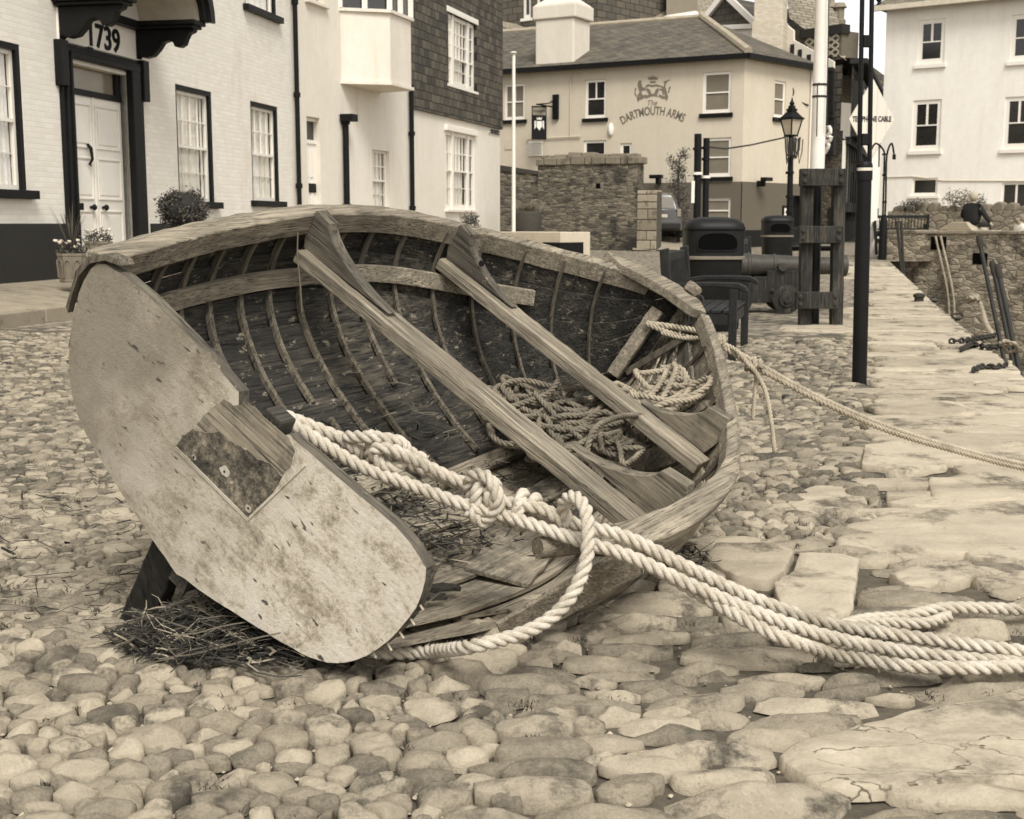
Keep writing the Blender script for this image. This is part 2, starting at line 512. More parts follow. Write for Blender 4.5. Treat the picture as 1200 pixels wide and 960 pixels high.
mb = MB().prism(pe, (0, -.022, 0), (1, 0, 0), (0, 0, 1), (0, -1, 0), .0035)
boat.p('patch_edge', mb, M_TRANS, transom)
_nm = m_plain('nail_pale', .4, .6)
for x, y, r_ in [(262, 553, .020), (290, 596, .012), (226, 536, .010)]:
    q = bpl(x, y, 1, -.028); boat.p('bare_spot', MB().prism(ragged([(q.x + r_ * math.cos(a), q.z + r_ * .8 * math.sin(a)) for a in np.linspace(0, 6.0, 9)], .005, .004), (0, -.0236, 0), (1, 0, 0), (0, 0, 1), (0, -1, 0), .001), M_TRANS, transom)
    boat.p('nail_hole', MB().lathe([(.004, 0), (.004, .001)], 8, (q.x, -.0247, q.z), Matrix.Rotation(math.pi / 2, 3, 'X')), M_TARRED, transom)
for i in range(5):
    z = .26 + i * .055; x = np.interp(z, [.12, .2, .31, .44, .53], [.55, .635, .69, .72, .715])
    boat.p('nail', MB().tube([(x - .005, -.004, z), (x + .018 + random.uniform(0, .01), -.004 + random.uniform(-.006, .006), z - .006)], .003, 5), _nm, transom)

boat.p('notch_chock', MB().box((.06, .045, .568), (.075, .06, .055)).rough(.008, 20, 4), M_KEEL, transom, bevel=.006)
# planking, clinker strakes with real thickness
TE = [0, .13, .26, .39, .52, .66, .82, 1.0]


def strake(mb, side, k, y0, y1=2.645, jag=0, th=.013, lap=.028, off=0, n=46, seed=0):
    t0, t1 = TE[k], TE[k + 1] + .012
    t1 = min(t1, 1)
    rows = []
    for i in range(n + 1):
        row = []
        for jt in range(4):
            tt = t0 + (t1 - t0) * jt / 3
            ys = y0
            if jag:
                ys = y0 + jag * noise.noise(V((tt * 22, seed, k))) + jag * .6 * (jt / 3)
            s_ = i / n; y = ys + (y1 - ys) * s_
            N = SN(side, y, tt); b = S(side, y, tt) + N * (off + lap * (jt / 3) - lap / 2 + .004 * noise.noise(V((y * 5, tt * 9, seed))))
            row.append((b + N * (th / 2), b - N * (th / 2)))
        rows.append(row)
    vs = []; idx = {}
    for i, row in enumerate(rows):
        for j, (a, b) in enumerate(row):
            idx[i, j, 0] = len(vs); vs.append(a); idx[i, j, 1] = len(vs); vs.append(b)
    fs = []
    for i in range(n):
        for j in range(3):
            for q in (0, 1):
                fs.append((idx[i, j, q], idx[i + 1, j, q], idx[i + 1, j + 1, q], idx[i, j + 1, q]))
        for j in (0, 3):
            fs.append((idx[i, j, 0], idx[i, j, 1], idx[i + 1, j, 1], idx[i + 1, j, 0]))
    for i in (0, n):
        for j in range(3):
            fs.append((idx[i, j, 0], idx[i, j + 1, 0], idx[i, j + 1, 1], idx[i, j, 1]))
    mb.add(vs, fs)


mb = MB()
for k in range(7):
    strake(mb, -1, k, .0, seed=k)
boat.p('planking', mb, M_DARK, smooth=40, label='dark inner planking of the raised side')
mb = MB()
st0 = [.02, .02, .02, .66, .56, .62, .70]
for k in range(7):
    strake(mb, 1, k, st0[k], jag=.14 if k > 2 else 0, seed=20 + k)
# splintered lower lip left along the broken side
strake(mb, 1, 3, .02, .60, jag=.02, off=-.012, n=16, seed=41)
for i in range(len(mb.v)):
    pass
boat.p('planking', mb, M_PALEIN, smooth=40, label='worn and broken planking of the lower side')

for k in range(1, 7):
    boat.p('plank_seam', MB().tube([S(-1, y, TE[k]) + SN(-1, y, TE[k]) * .0155 for y in np.linspace(.03, 2.55, 50)], .003, 5), M_DARK)
# keel and stem
pts = [(0, y, kY(y) - .035) for y in np.linspace(0, 2.3, 14)] + [(0, 2.44, .1), (0, 2.56, .24), (0, 2.64, .42), (0, 2.675, .6), (0, 2.685, .70)]
mb = MB()
for a, b in zip(pts[:-1], pts[1:]):
    mb.beam(a, b, .05, .07, up=(1, 0, 0))
keel = boat.p('keel', mb, M_KEEL)
mb = MB().lathe([(.034, 0), (.038, .01), (.038, .04), (.034, .046), (.015, .048)], 14, (0, 2.66, .695), Matrix.Rotation(-.5, 3, 'X'))
boat.p('stem_head', mb, M_GREY, keel, smooth=40)
mb = MB()
for i in range(12):
    y = .1 + i * .1
    mb.box((0, y, kY(y) + .012), (.07 + .012 * noise.noise(V((y * 7, 0, 0))), .105, .016))
boat.p('keelson', MB().beam((0, .05, kY(.05) + .016), (0, 1.2, kY(1.2) + .016), .08, .018).beam((0, 1.21, kY(1.2) + .016), (0, 2.2, kY(2.2) + .02), .07, .018), M_PALEIN)


def ribm(side, y, ta, tb, w=.024, th=.017, lean=0.0):
    m = MB(); prev = None; vs = []
    n = 22
    for i in range(n + 1):
        tt = ta + (tb - ta) * i / n
        yy = y + lean * (1 - tt) + .006 * noise.noise(V((y * 9, tt * 6, 2)))
        N = SN(side, yy, tt); c = S(side, yy, tt) + N * .012
        d = V((0, w / 2, 0))
        vs += [c - d, c + d, c + d * .8 + N * th, c - d * .8 + N * th]
    fs = [(i * 4 + k, i * 4 + (k + 1) % 4, i * 4 + 4 + (k + 1) % 4, i * 4 + 4 + k) for i in range(n) for k in range(4)] + [(3, 2, 1, 0), (n * 4, n * 4 + 1, n * 4 + 2, n * 4 + 3)]
    return m.add(vs, fs)


ybr = [(.16, .34), (.34, .3), (.5, .33), (.66, .24), (.83, .12), (.99, .27), (1.15, .05), (1.31, .12), (1.46, .3), (1.62, .05), (1.78, .12), (1.94, .2), (2.1, .1), (2.25, .2), (2.4, .3)]
for y, tb in ybr:
    boat.p('rib', ribm(-1, y, .985, tb), M_RIB, smooth=50)
for y, ta, tb in [(.66, .30, .12), (.99, .22, .05), (1.31, .09, .0)]:
    boat.p('rib', ribm(-1, y + .03, ta, tb), M_RIB, smooth=50, label='broken lower length of a rib')
for y, ta, tb in [(1.35, .95, .1), (1.55, .97, .1), (1.75, .97, .05), (1.94, .97, .1), (2.12, .97, .1), (2.28, .97, .2), (2.42, .97, .3)]:
    boat.p('rib', ribm(1, y, ta, tb), M_RIB, smooth=50)


def rail(side, y0, y1, wi, wo, zb, zt, n=40, amp=.004, endtrim=0, grow=None):
    vs = []
    for i in range(n + 1):
        y = y0 + (y1 - y0) * i / n; yy = min(max(y, 0), 2.645)
        p = S(side, yy, 1); e = .02
        a = S(side, max(yy - e, 0), 1); b = S(side, min(yy + e, 2.646), 1); d = (b - a).normalized()
        o = V((d.y, -d.x, 0)).normalized() * side
        if o.x * side < 0:
            o = -o
        p = V((p.x, y, p.z)); g = grow(y) if grow else 0
        w1 = wi + amp * noise.noise(V((y * 9, 1, side))); w2 = wo + g + amp * noise.noise(V((y * 11, 4, side)))
        z1 = zb + amp * noise.noise(V((y * 8, 8, side))); z2 = zt + amp * 1.3 * noise.noise(V((y * 13, 12, side)))
        ls = [p - o * w1 + V((0, 0, z1)), p + o * w2 + V((0, 0, z1 * .8)), p + o * w2 + V((0, 0, z2 - .012)), p + o * (w2 * .3) + V((0, 0, z2 + .004)), p - o * w1 + V((0, 0, z2))]
        vs += ls
    k = 5
    fs = [(i * k + q, i * k + (q + 1) % k, i * k + k + (q + 1) % k, i * k + k + q) for i in range(n) for q in range(k)] + [tuple(range(k - 1, -1, -1)), tuple(n * k + q for q in range(k))]
    return MB().add(vs, fs)


boat.p('gunwale', rail(-1, .0, 2.56, .028, .06, -.072, .014, n=70), M_GREY, bevel=.005, smooth=30)
boat.p('gunwale', rail(1, .74, 2.56, .026, .036, -.05, .014, n=60, grow=lambda y: .035 * math.exp(-((y - .95) / .5) ** 2)), M_GREY, bevel=.005, smooth=30, label='gunwale of the lower side, broken off short of the transom')
# splintered sheer plank left at the raised quarter, curling over the transom corner
mb = MB()
qp = [(-.60, -.025, .652), (-.66, -.03, .632), (-.715, -.03, .585), (-.742, -.028, .52), (-.752, -.02, .45), (-.752, -.01, .38)]
vs = []
for i, q in enumerate(qp):
    q = V(q); wd = .05 - .006 * i
    vs += [q, q + V((-.014, 0, .012)), q + V((-.014, wd, .012)), q + V((0, wd, 0))]
mb.add(vs, [(i * 4 + k, i * 4 + (k + 1) % 4, i * 4 + 4 + (k + 1) % 4, i * 4 + 4 + k) for i in range(5) for k in range(4)] + [(3, 2, 1, 0), (20, 21, 22, 23)])
mb.rough(.008, 14, 3)
boat.p('plank_end', mb, M_RIB, label='splintered plank end curling round the transom corner')

# riser (stringer) on the raised side
mb = MB(); vs = []; n = 40
for i in range(n + 1):
    y = .30 + (2.17 - .30) * i / n; tt = np.interp(y, [.3, 1.1, 2.17], [.735, .725, .775])
    N = SN(-1, y, tt); c = S(-1, y, tt) + N * .027; u = (S(-1, y, tt + .02) - S(-1, y, tt - .02)).normalized()
    vs += [c - u * .036, c + u * .036, c + u * .034 + N * .022, c - u * .034 + N * .022]
mb.add(vs, [(i * 4 + k, i * 4 + (k + 1) % 4, i * 4 + 4 + (k + 1) % 4, i * 4 + 4 + k) for i in range(n) for k in range(4)] + [(3, 2, 1, 0), (n * 4, n * 4 + 1, n * 4 + 2, n * 4 + 3)])
boat.p('stringer', mb, M_GREY, bevel=.004)


def plank(a, b, w, th, up, seg=16, amp=.003, seed=0):
    """plank from a to b with slightly wandering faces"""
    a, b = V(a), V(b); d = (b - a).normalized(); x = d.cross(V(up)).normalized(); z = x.cross(d); vs = []
    for i in range(seg + 1):
        c = a.lerp(b, i / seg); j = lambda q: amp * noise.noise(V((i * .6, seed, q)))
        vs += [c - x * (w / 2 + j(1)) - z * (th / 2), c + x * (w / 2 + j(2)) - z * (th / 2), c + x * (w / 2 + j(2)) + z * (th / 2 + j(3)), c - x * (w / 2 + j(1)) + z * (th / 2 + j(4))]
    return MB().add(vs, [(i * 4 + k, i * 4 + (k + 1) % 4, i * 4 + 4 + (k + 1) % 4, i * 4 + 4 + k) for i in range(seg) for k in range(4)] + [(3, 2, 1, 0), (seg * 4, seg * 4 + 1, seg * 4 + 2, seg * 4 + 3)])


th1 = boat.p('thwart', plank((-.835, 1.085, .462), (.785, 1.135, .452), .115, .052, (0, 0, 1), seg=40, amp=.0045, seed=1), M_GREYX, bevel=.006)
th2 = boat.p('thwart', plank((-.70, 1.81, .462), (.685, 1.815, .455), .105, .05, (0, 0, 1), seg=40, amp=.0045, seed=2), M_GREYX, bevel=.006)


def knee(prof, y, th=.05):
    return MB().prism(prof, (0, y - th / 2, 0), (1, 0, 0), (0, 0, 1), (0, 1, 0), th)


def kprof(side, hx, ztop, zth, L, tw):
    """curved knee: rises from the thwart to the gunwale"""
    o = []
    for i in range(13):
        s_ = i / 12; a = s_ * math.pi / 2
        o.append((side * (hx - tw - (L - tw) * (1 - math.sin(a)) ** .85), zth + .012 + (ztop - zth - .012) * (1 - math.cos(a)) ** .9))
    return o + [(side * (hx + .0), ztop + .012), (side * (hx + .03), ztop - .05), (side * (hx - .01), zth)]


boat.p('knee', knee(kprof(-1, .85, .63, .487, .46, .07), 1.10, .055), M_KNEE, bevel=.012, smooth=40)
k2 = boat.p('knee', knee(kprof(-1, .70, .635, .485, .38, .06), 1.82, .05), M_KNEE, bevel=.012, smooth=40)
q = bpl(564, 309, 1, 1.79)
boat.p('knee_hole', MB().lathe([(.013, 0), (.013, .004)], 12, (q.x, 1.7935, q.z), Matrix.Rotation(math.pi / 2, 3, 'X')), m_plain('hole_black', .008, .9), k2)
M_KNEEL = m_wood('worn_knee_wood', .05, .15, .30, axis=0, grain=16, stain=.05, bump=.6)
boat.p('knee', knee(kprof(1, .83, .625, .465, .42, .10), 1.245, .065), M_KNEEL, bevel=.012, smooth=40)
boat.p('knee', knee(kprof(1, .655, .635, .47, .34, .09), 1.905, .06), M_KNEEL, bevel=.012, smooth=40)

# bow: breasthook, cross frame, bow ribs, ring
bh = [(-.36, 2.45), (-.30, 2.50), (-.2, 2.60), (-.06, 2.66), (.06, 2.66), (.14, 2.58), (.10, 2.52), (-.05, 2.52), (-.16, 2.48), (-.26, 2.42)]
mb = MB().prism(bh, (0, 0, .655), (1, 0, 0), (0, 1, 0), (0, 0, 1), .045).rough(.006, 12, 5)
boat.p('breasthook', mb, M_GREY, bevel=.006)


def on_hull_pt(px, py, side, off):
    best = None
    for y in np.linspace(1.2, 2.62, 72):
        for tt in np.linspace(0, 1, 41):
            q = S(side, y, tt); x_, y_ = proj(bw_(q)); d = (x_ - px) ** 2 + (y_ - py) ** 2
            if best is None or d < best[0]:
                best = (d, y, tt)
    return S(side, best[1], best[2]) + SN(side, best[1], best[2]) * off


a = on_hull_pt(772, 360, -1, .03); b = on_hull_pt(712, 440, -1, .05)
boat.p('bow_frame', plank(a, b, .06, .035, a - V((0, 1.0, .6)), seed=4), M_GREY, bevel=.004)
a = on_hull_pt(810, 400, 1, .03); b = on_hull_pt(735, 437, 1, .04)
boat.p('bow_frame', plank(a, b, .03, .03, V((0, 0, 1)), seed=5), M_RIB, bevel=.004)
a = on_hull_pt(838, 475, 1, .03); b = on_hull_pt(790, 508, 1, .05)
boat.p('bow_frame', plank(a, b, .04, .03, V((0, 0, 1)), seed=6), M_RIB, bevel=.004)
mb = MB()
rg = [V((.055, 2.655, .695)) + V((.022 * math.cos(a), .004 * math.sin(a), .022 * math.sin(a))) for a in np.linspace(0, 2 * math.pi, 15)]
boat.p('bow_ring', mb.tube(rg, .005, 6), M_IRON, smooth=60)


def inhull(px, py, off=.02):
    """point on the lower-side inner surface seen at this pixel"""
    best = None
    for side in (1, -1):
        for y in np.linspace(.02, 2.3, 90):
            for tt in np.linspace(0, .62, 30):
                q = S(side, y, tt); x_, y_ = proj(bw_(q)); d = (x_ - px) ** 2 + (y_ - py) ** 2
                if best is None or d < best[0]:
                    best = (d, side, y, tt)
    return S(best[1], best[2], best[3]) + SN(best[1], best[2], best[3]) * off


# inner plank, stub of the rail and loose boards left on the broken side
a, b = inhull(580, 690, .03), inhull(652, 608, .03)
boat.p('loose_board', plank(a, b, .23, .018, SN(1, .8, .35), seed=7, amp=.008), M_PALEIN, bevel=.003, label='short board with a snapped end lying inside the broken side')
a, b = bpl(630, 642, 0, .74), bpl(712, 636, 0, .84)
boat.p('rail_stub', MB().tube([a, a.lerp(b, .5) + V((0, 0, .006)), b], [.034, .035, .036], 9).rough(.005, 14, 2), M_GREY, smooth=50, label='rounded stub of the broken rail')
for (x0, y0, x1, y1, w_) in [(398, 580, 470, 560, .12), (455, 632, 540, 610, .10), (600, 612, 655, 575, .10), (668, 575, 715, 545, .09)]:
    boat.p('bottom_board', plank(inhull(x0, y0, .035), inhull(x1, y1, .035), w_, .016, SN(1, 1.0, .1), seed=x0, amp=.006), M_PALEIN, bevel=.003)
for (x0, y0, x1, y1, w_) in [(480, 697, 535, 700, .035), (455, 712, 520, 716, .03), (640, 645, 700, 600, .05), (700, 595, 745, 600, .03)]:
    a, b = inhull(x0, y0, .03), inhull(x1, y1, .045)
    boat.p('splinter', plank(a, b, w_, .012, SN(1, .6, .3), seg=6, seed=x0, amp=.012), M_KEEL, label='split sliver of plank')
# lower outer plank sprung off the bilge, its edge towards the cobbles
a, b = bpl(588, 746, 0, .80), bpl(745, 655, 0, .93)
boat.p('sprung_plank', plank(a, b, .13, .016, V((.9, 0, .45)), seed=9, amp=.006), M_GREY, bevel=.003, label='outer plank sprung away from the broken side')
# thin cord hanging from the raised gunwale
a = bpl(349, 272, 1, 1.0); wp = bw_(a)
boat.p('hanging_cord', MB().tube([bl_(wp + V((.0, 0, -.0))), bl_(wp + V((-.004, 0, -.08))), bl_(wp + V((.003, 0, -.17))), bl_(wp + V((.008, 0, -.28)))], .003, 5), m_plain('cord', .12, .9))

# timber prop under the keel
a = gnd(166, 728); a.z = .02; b = bw_((-.10, .06, -.02))
a = V((a.x, b.y - .06, .0)); a = gnd(163, 726); a.z = -.01
solo('wooden_prop', plank(a, b + V((0, .0, .02)), .10, .085, (0, -1, .3), seed=11), M_TARRED, 'dark square timber propping up the boat below its transom', 'timber prop', bevel=.006)
# ------------------------------------------------------------------ ground, cobbles, quay
FU = V((.196, .981, 0)).normalized()      # direction of the terrace facades
F0 = V((-6.8, 17, 0))
FN = V((FU.y, -FU.x, 0))                   # towards the street


def gz(x, y):
    z = .01 * max(0, y - 18)
    d = (V((x, y, 0)) - F0).dot(FN)
    s_ = min(1, max(0, 1 - (d - 1.6) / 4)); sy = min(1, max(0, (y - 5) / 8))
    return z + .09 * s_ * s_ * sy


def gnd2(px, py, dz=0):
    z = 0
    for _ in range(12):
        p = gnd(px, py, z + dz); z = gz(p.x, p.y)
    return p


Q0, Q1 = V((4.09, 10.15, 0)), V((10.4, 35.5, 0))


def qx(y):
    return Q0.x + (y - Q0.y) * (Q1.x - Q0.x) / (Q1.y - Q0.y)


def xslab(y):      # left limit of the big quay slabs
    return np.interp(y, [4.5, 6.2, 9.6, 20, 36], [1.45, 1.72, 2.66, 5.6, 9.9])


M_MORT = m_stone('gritty_joint_dirt', .02, .17, isl=0, sc=26, bump=.9)
M_COB = m_stone('cobble_stone', .035, .44, isl=.48, sc=15, bump=1.0, dirt=.08, bd=.013)
M_COBF = m_stone('small_cobble_stone', .03, .34, isl=.65, sc=16, bump=.8, dirt=.04)
M_SLAB = m_stone('quay_slab_stone', .20, .46, isl=.35, sc=7, bump=1.0, vein=.15, dirt=.10)
M_ROCK = m_stone('cracked_rock', .18, .50, isl=.1, sc=6, bump=1.0, vein=.25, crack=4, dirt=.13)
# far sheet carries its cobbles in the material
t = NT('far_cobbled_ground')
vo = t.n('ShaderNodeTexVoronoi'); vo.inputs['Scale'].default_value = 9
t.l(t.co((1, 1, 1)), vo.inputs['Vector'])
_n = t.noise(sc=1.3, detail=6); _b = t.n('ShaderNodeRGBToBW'); t.l(vo.outputs['Color'], _b.inputs[0])
_v = t.math('ADD', t.math('MULTIPLY', _b.outputs[0], .45), t.math('MULTIPLY', _n, .55))
_c = t.ramp(_v, [(.25, .12), (.5, .22), (.75, .33)])
_c = t.mix(t.ramp(vo.outputs['Distance'], [(.4, (0, 0, 0, 1)), (.75, (1, 1, 1, 1))]), _c, .07)
t.bump(vo.outputs['Distance'], -.8, .03)
M_FAR = t.fin(_c, .9, .25)

# base sheet, left of the quay edge
ys = [-6, -2, 0, 2, 3, 4, 5, 6, 7, 8, 9, 10.15] + list(np.linspace(12, 35.5, 14)) + [36, 42, 50, 60, 80, 120, 200, 400, 900]
fr = np.linspace(0, 1, 30)
vs = []; fs = []
for y in ys:
    xr = qx(y) if y <= 35.5 else 400
    xs = list(np.linspace(-14, xr if y <= 35.5 else 14, 28)); xs = [-400] + xs + [xr + (0 if y <= 35.5 else 0)]
    for x in xs:
        vs.append((x, y, gz(x, y) - (.004 if y > 13.2 else .013) + (0 if y < 60 else (y - 60) * .02)))
k = 30
for i in range(len(ys) - 1):
    for j in range(k - 1):
        fs.append((i * k + j, i * k + j + 1, (i + 1) * k + j + 1, (i + 1) * k + j))
mb = MB().add(vs, fs)
# near part (grit between the set stones) and far part
near = MB(); far = MB()
for f in fs:
    c = sum((V(vs[i]) for i in f), V()) / 4
    (near if c.y < 13 else far).add([vs[i] for i in f], [(0, 1, 2, 3)])
struct('ground', near, M_MORT, smooth=180)
struct('cobbled_square', far, M_FAR, smooth=180)
bed = MB().add([(-60, -60, -3.2), (900, -60, -3.2), (900, 900, -3.2), (-60, 900, -3.2)], [(0, 1, 2, 3)])
struct('harbour_bed', bed, m_stone('harbour_mud', .05, .12, isl=0, sc=2))

# hand-placed slabs (photo outlines dropped on the ground plane)
SL = [
    [(920, 594), (928, 582), (950, 574), (985, 571), (1010, 578), (1018, 592), (1008, 602), (975, 605), (940, 603)],
    [(975, 646), (990, 622), (1050, 606), (1130, 600), (1215, 594), (1215, 652), (1120, 654), (1040, 650)],
    [(822, 660), (838, 646), (905, 646), (932, 652), (922, 676), (900, 690), (860, 684)],
    [(905, 694), (928, 678), (938, 654), (1008, 658), (1004, 690), (1000, 724), (960, 740), (915, 728)],
    [(908, 898), (950, 870), (1010, 858), (1070, 842), (1140, 828), (1215, 812), (1215, 924), (1150, 928), (1080, 934), (1000, 938), (950, 932)],
    [(1008, 550), (1012, 526), (1080, 520), (1120, 530), (1110, 552), (1050, 560)],
    [(834, 718), (860, 708), (900, 712), (905, 730), (880, 748), (845, 742)],
    [(1085, 566), (1140, 560), (1215, 556), (1215, 590), (1130, 596), (1090, 588)],
    [(1040, 680), (1070, 668), (1130, 664), (1160, 676), (1120, 690), (1060, 694)],
    [(815, 640), (800, 690), (830, 712), (800, 738), (770, 722), (770, 690)],
]
SLW = [[(gnd(x, y).x, gnd(x, y).y) for x, y in s] for s in SL]


def inpoly(x, y, P):
    c = False; j = len(P) - 1
    for i in range(len(P)):
        if (P[i][1] > y) != (P[j][1] > y) and x < (P[j][0] - P[i][0]) * (y - P[i][1]) / (P[j][1] - P[i][1]) + P[i][0]:
            c = not c
        j = i
    return c


def clip(poly, mx_, my_, nx, ny):
    out = []
    n = len(poly)
    for i in range(n):
        a = poly[i]; b = poly[(i + 1) % n]
        da = (a[0] - mx_) * nx + (a[1] - my_) * ny; db = (b[0] - mx_) * nx + (b[1] - my_) * ny
        if da <= 0:
            out.append(a)
        if (da < 0 < db) or (db < 0 < da):
            s_ = da / (da - db); out.append((a[0] + (b[0] - a[0]) * s_, a[1] + (b[1] - a[1]) * s_))
    return out


def field(x, y):
    """(size x, size y, height, dome power, group) of the stone wanted here"""
    xs = xslab(y)
    if y > 4.4 and x > xs:
        return .95, .44 if y > 6.5 else .28, .026, 7, 1
    if y < 4.75 and x > -.15:
        k = min(1, (x + .15) / .8)
        return .11 + .29 * k, .074 + .008 * k, .036 - .004 * k, 4.2, 0
    if y < 3.5:
        return .098, .074, .034, 2.7, 0
    if x > .3 and 4.7 <= y < 6.0:
        return .07, .06, .028, 2.3, 0
    if x > .3 and y < 9:
        return .13, .06, .024, 2.8, 0
    s_ = float(np.interp(y, [3.4, 4.4, 6, 9, 13], [.088, .072, .066, .07, .085]))
    return s_ * 1.25, s_ * .9, s_ * .24, 2.7, 0


# variable-density dart throwing
pts = []; grid = {}
CS = .12


def tryadd(x, y):
    sx, sy, h, p, g = field(x, y)
    q = min(1.55, max(.5, random.lognormvariate(-.05, .32))); sx *= q * random.uniform(.85, 1.15); sy *= q; h *= .5 + .5 * q
    gx, gy = int(x // CS), int(y // CS); R = int(max(sx, sy) * .85 // CS) + 1
    for i in range(gx - R, gx + R + 1):
        for j in range(gy - R, gy + R + 1):
            for q in grid.get((i, j), ()):
                a = pts[q]; ex = (sx + a[2]) / 2; ey = (sy + a[3]) / 2
                if ((x - a[0]) / ex) ** 2 + ((y - a[1]) / ey) ** 2 < .62:
                    return
    grid.setdefault((gx, gy), []).append(len(pts)); pts.append((x, y, sx, sy, h, p, g))


def band(y0, y1, n):
    for _ in range(n):
        y = random.uniform(y0, y1); xl = -.42 * y - .9
        d0 = -9e9
        xr = min(.42 * y + .9, qx(y) if y > 3 else 9)
        x = random.uniform(xl, xr)
        if (V((x, y, 0)) - F0).dot(FN) < 2.05:
            continue
        tryadd(x, y)


band(2.2, 3.6, 16000); band(3.6, 5, 20000); band(5, 7, 22000); band(7, 9.5, 34000); band(9.5, 13.4, 52000)
for y in np.arange(13, 35.2, .5):       # far quay slabs
    x = xslab(y) + .5 + random.random() * .4
    while x < qx(y) - .1:
        tryadd(x, y + random.uniform(-.1, .1)); x += random.uniform(.7, 1.3)
pts = [q for q in pts if not any(inpoly(q[0], q[1], P) for P in SLW)]
JOINT = []
kd = kdtree.KDTree(len(pts))
for i, p in enumerate(pts):
    kd.insert((p[0], p[1], 0), i)
kd.balance()
RINGS = {}


def stone(mb, poly, cx, cy, h, pw, n, rings, z0, gap, amp, seed, rnd=.3, tilt=.10, fx=9, fy=9):
    """a rounded stone filling the polygon"""
    P = np.array(poly); ang = np.arctan2(P[:, 1] - cy, P[:, 0] - cx)
    th_ = np.arange(n) * 2 * np.pi / n + .1; R = np.zeros(n)
    for i in range(n):
        dx, dy = math.cos(th_[i]), math.sin(th_[i]); best = 9e9
        for a, b in zip(P, np.roll(P, -1, axis=0)):
            ex, ey = b[0] - a[0], b[1] - a[1]; den = dx * ey - dy * ex
            if abs(den) < 1e-9:
                continue
            t_ = ((a[0] - cx) * ey - (a[1] - cy) * ex) / den; s_ = ((a[0] - cx) * dy - (a[1] - cy) * dx) / den
            if t_ > 0 and -1e-6 <= s_ <= 1 + 1e-6:
                best = min(best, t_)
        R[i] = best if best < 9e8 else .05
    R = np.minimum(R, np.median(R) * 2.6)
    for _ in range(1 if rnd > .25 else 0):
        R = (R * 2 + np.roll(R, 1) + np.roll(R, -1)) / 4
    R = np.maximum(R - gap, R * .6)
    tx, ty = random.uniform(-tilt, tilt), random.uniform(-tilt, tilt)
    vs = []
    fsc = 1.5 * h / float(np.median(R))
    fac = [(random.uniform(0, 6.28), random.uniform(.8, 1.05), random.uniform(.1, .45)) for _ in range(3)] if pw < 5 and n >= 11 else []
    for r in rings:
        zz = h * max(0, 1 - r ** pw) ** (1 / pw) if r < 1 else -.012
        for i in range(n):
            x = R[i] * r * math.cos(th_[i]); y = R[i] * r * math.sin(th_[i])
            for fa, fc, fm in fac:
                zz = min(zz, h * fc - (x * math.cos(fa) + y * math.sin(fa)) * fm * fsc)
            vs.append([cx + x, cy + y, z0 + zz + (x * tx + y * ty) * (r < 1)])
    vs.append([cx, cy, z0 + h * min([1] + [f[1] for f in fac])])
    m = len(rings)
    if amp:
        for v in vs:
            d = noise.noise_vector(V((v[0] * fx + seed, v[1] * fy, v[2] * 20))) + noise.noise_vector(V((v[0] * fx * 3, v[1] * fy * 3 + seed, 2))) * .45 + noise.noise_vector(V((v[0] * fx * 8, v[1] * fy * 8, seed))) * .22; v[2] += d.z * amp; xy = .8 if pw < 5 else .35; v[0] += d.x * amp * xy; v[1] += d.y * amp * xy
    fs = [(i * n + k, i * n + (k + 1) % n, (i + 1) * n + (k + 1) % n, (i + 1) * n + k) for i in range(m - 1) for k in range(n)]
    fs += [((m - 1) * n + k, (m - 1) * n + (k + 1) % n, m * n) for k in range(n)]
    mb.add(vs, fs)


mbn, mbf, mbs = MB(), MB(), MB()
for i, (x, y, sx, sy, h, pw, g) in enumerate(pts):
    LM = 1.5 if g == 0 else 2.8
    poly = [(-LM, -LM), (LM, -LM), (LM, LM), (-LM, LM)]
    for co_, j, d in kd.find_n((x, y, 0), 26 if sx > 1.8 * sy else 16):
        if j == i:
            continue
        ux, uy = (co_[0] - x) / sx, (co_[1] - y) / sy; L = math.hypot(ux, uy)
        if L < 1e-6 or L > 5.4:
            continue
        wf = sx * sy; wf = (wf / (wf + pts[j][2] * pts[j][3])) ** .75 * 2 ** -.25; poly = clip(poly, ux * wf, uy * wf, ux / L, uy / L)
        if len(poly) < 3:
            break
    if len(poly) < 3:
        continue
    poly = [(x + a * sx, y + b * sy) for a, b in poly]
    if g == 1:      # keep slabs on the quay
        poly = clip(poly, qx(y) - .02, y, FPX and Q1.y - Q0.y, -(Q1.x - Q0.x))
        if len(poly) < 3:
            continue
    z0 = gz(x, y)
    if y < 6.5:
        JOINT.extend(poly)
    hh = h * random.uniform(.65, 1.3)
    if g == 1:
        stone(mbs, poly, x, y, h * random.uniform(.75, 1.3), 7, (44 if y < 9 else 26) if y < 16 else 14, (1, .98, .95, .88, .76, .6, .4, .2) if y < 9 else (1, .97, .9, .7, .4), z0, .010 if y < 9 else .018, .010, i, rnd=.2, tilt=.010, fx=4, fy=6)
    elif y < 5.6:
        stone(mbn, poly, x, y, hh, pw, 22, (1, .97, .91, .8, .64, .46, .28, .12), z0, .003, .012, i, fx=8 if sx < .2 else 4, fy=10)
    elif y < 8:
        stone(mbf, poly, x, y, hh, pw, 11, (1, .93, .7, .35), z0, .002, .006, i)
    else:
        stone(mbf, poly, x, y, hh, pw, 8, (1, .85, .45), z0, .002, .003, i)
struct('cobblestones', mbn, M_COB, smooth=180)
struct('small_cobblestones', mbf, M_COBF, smooth=180)
mbr = MB()
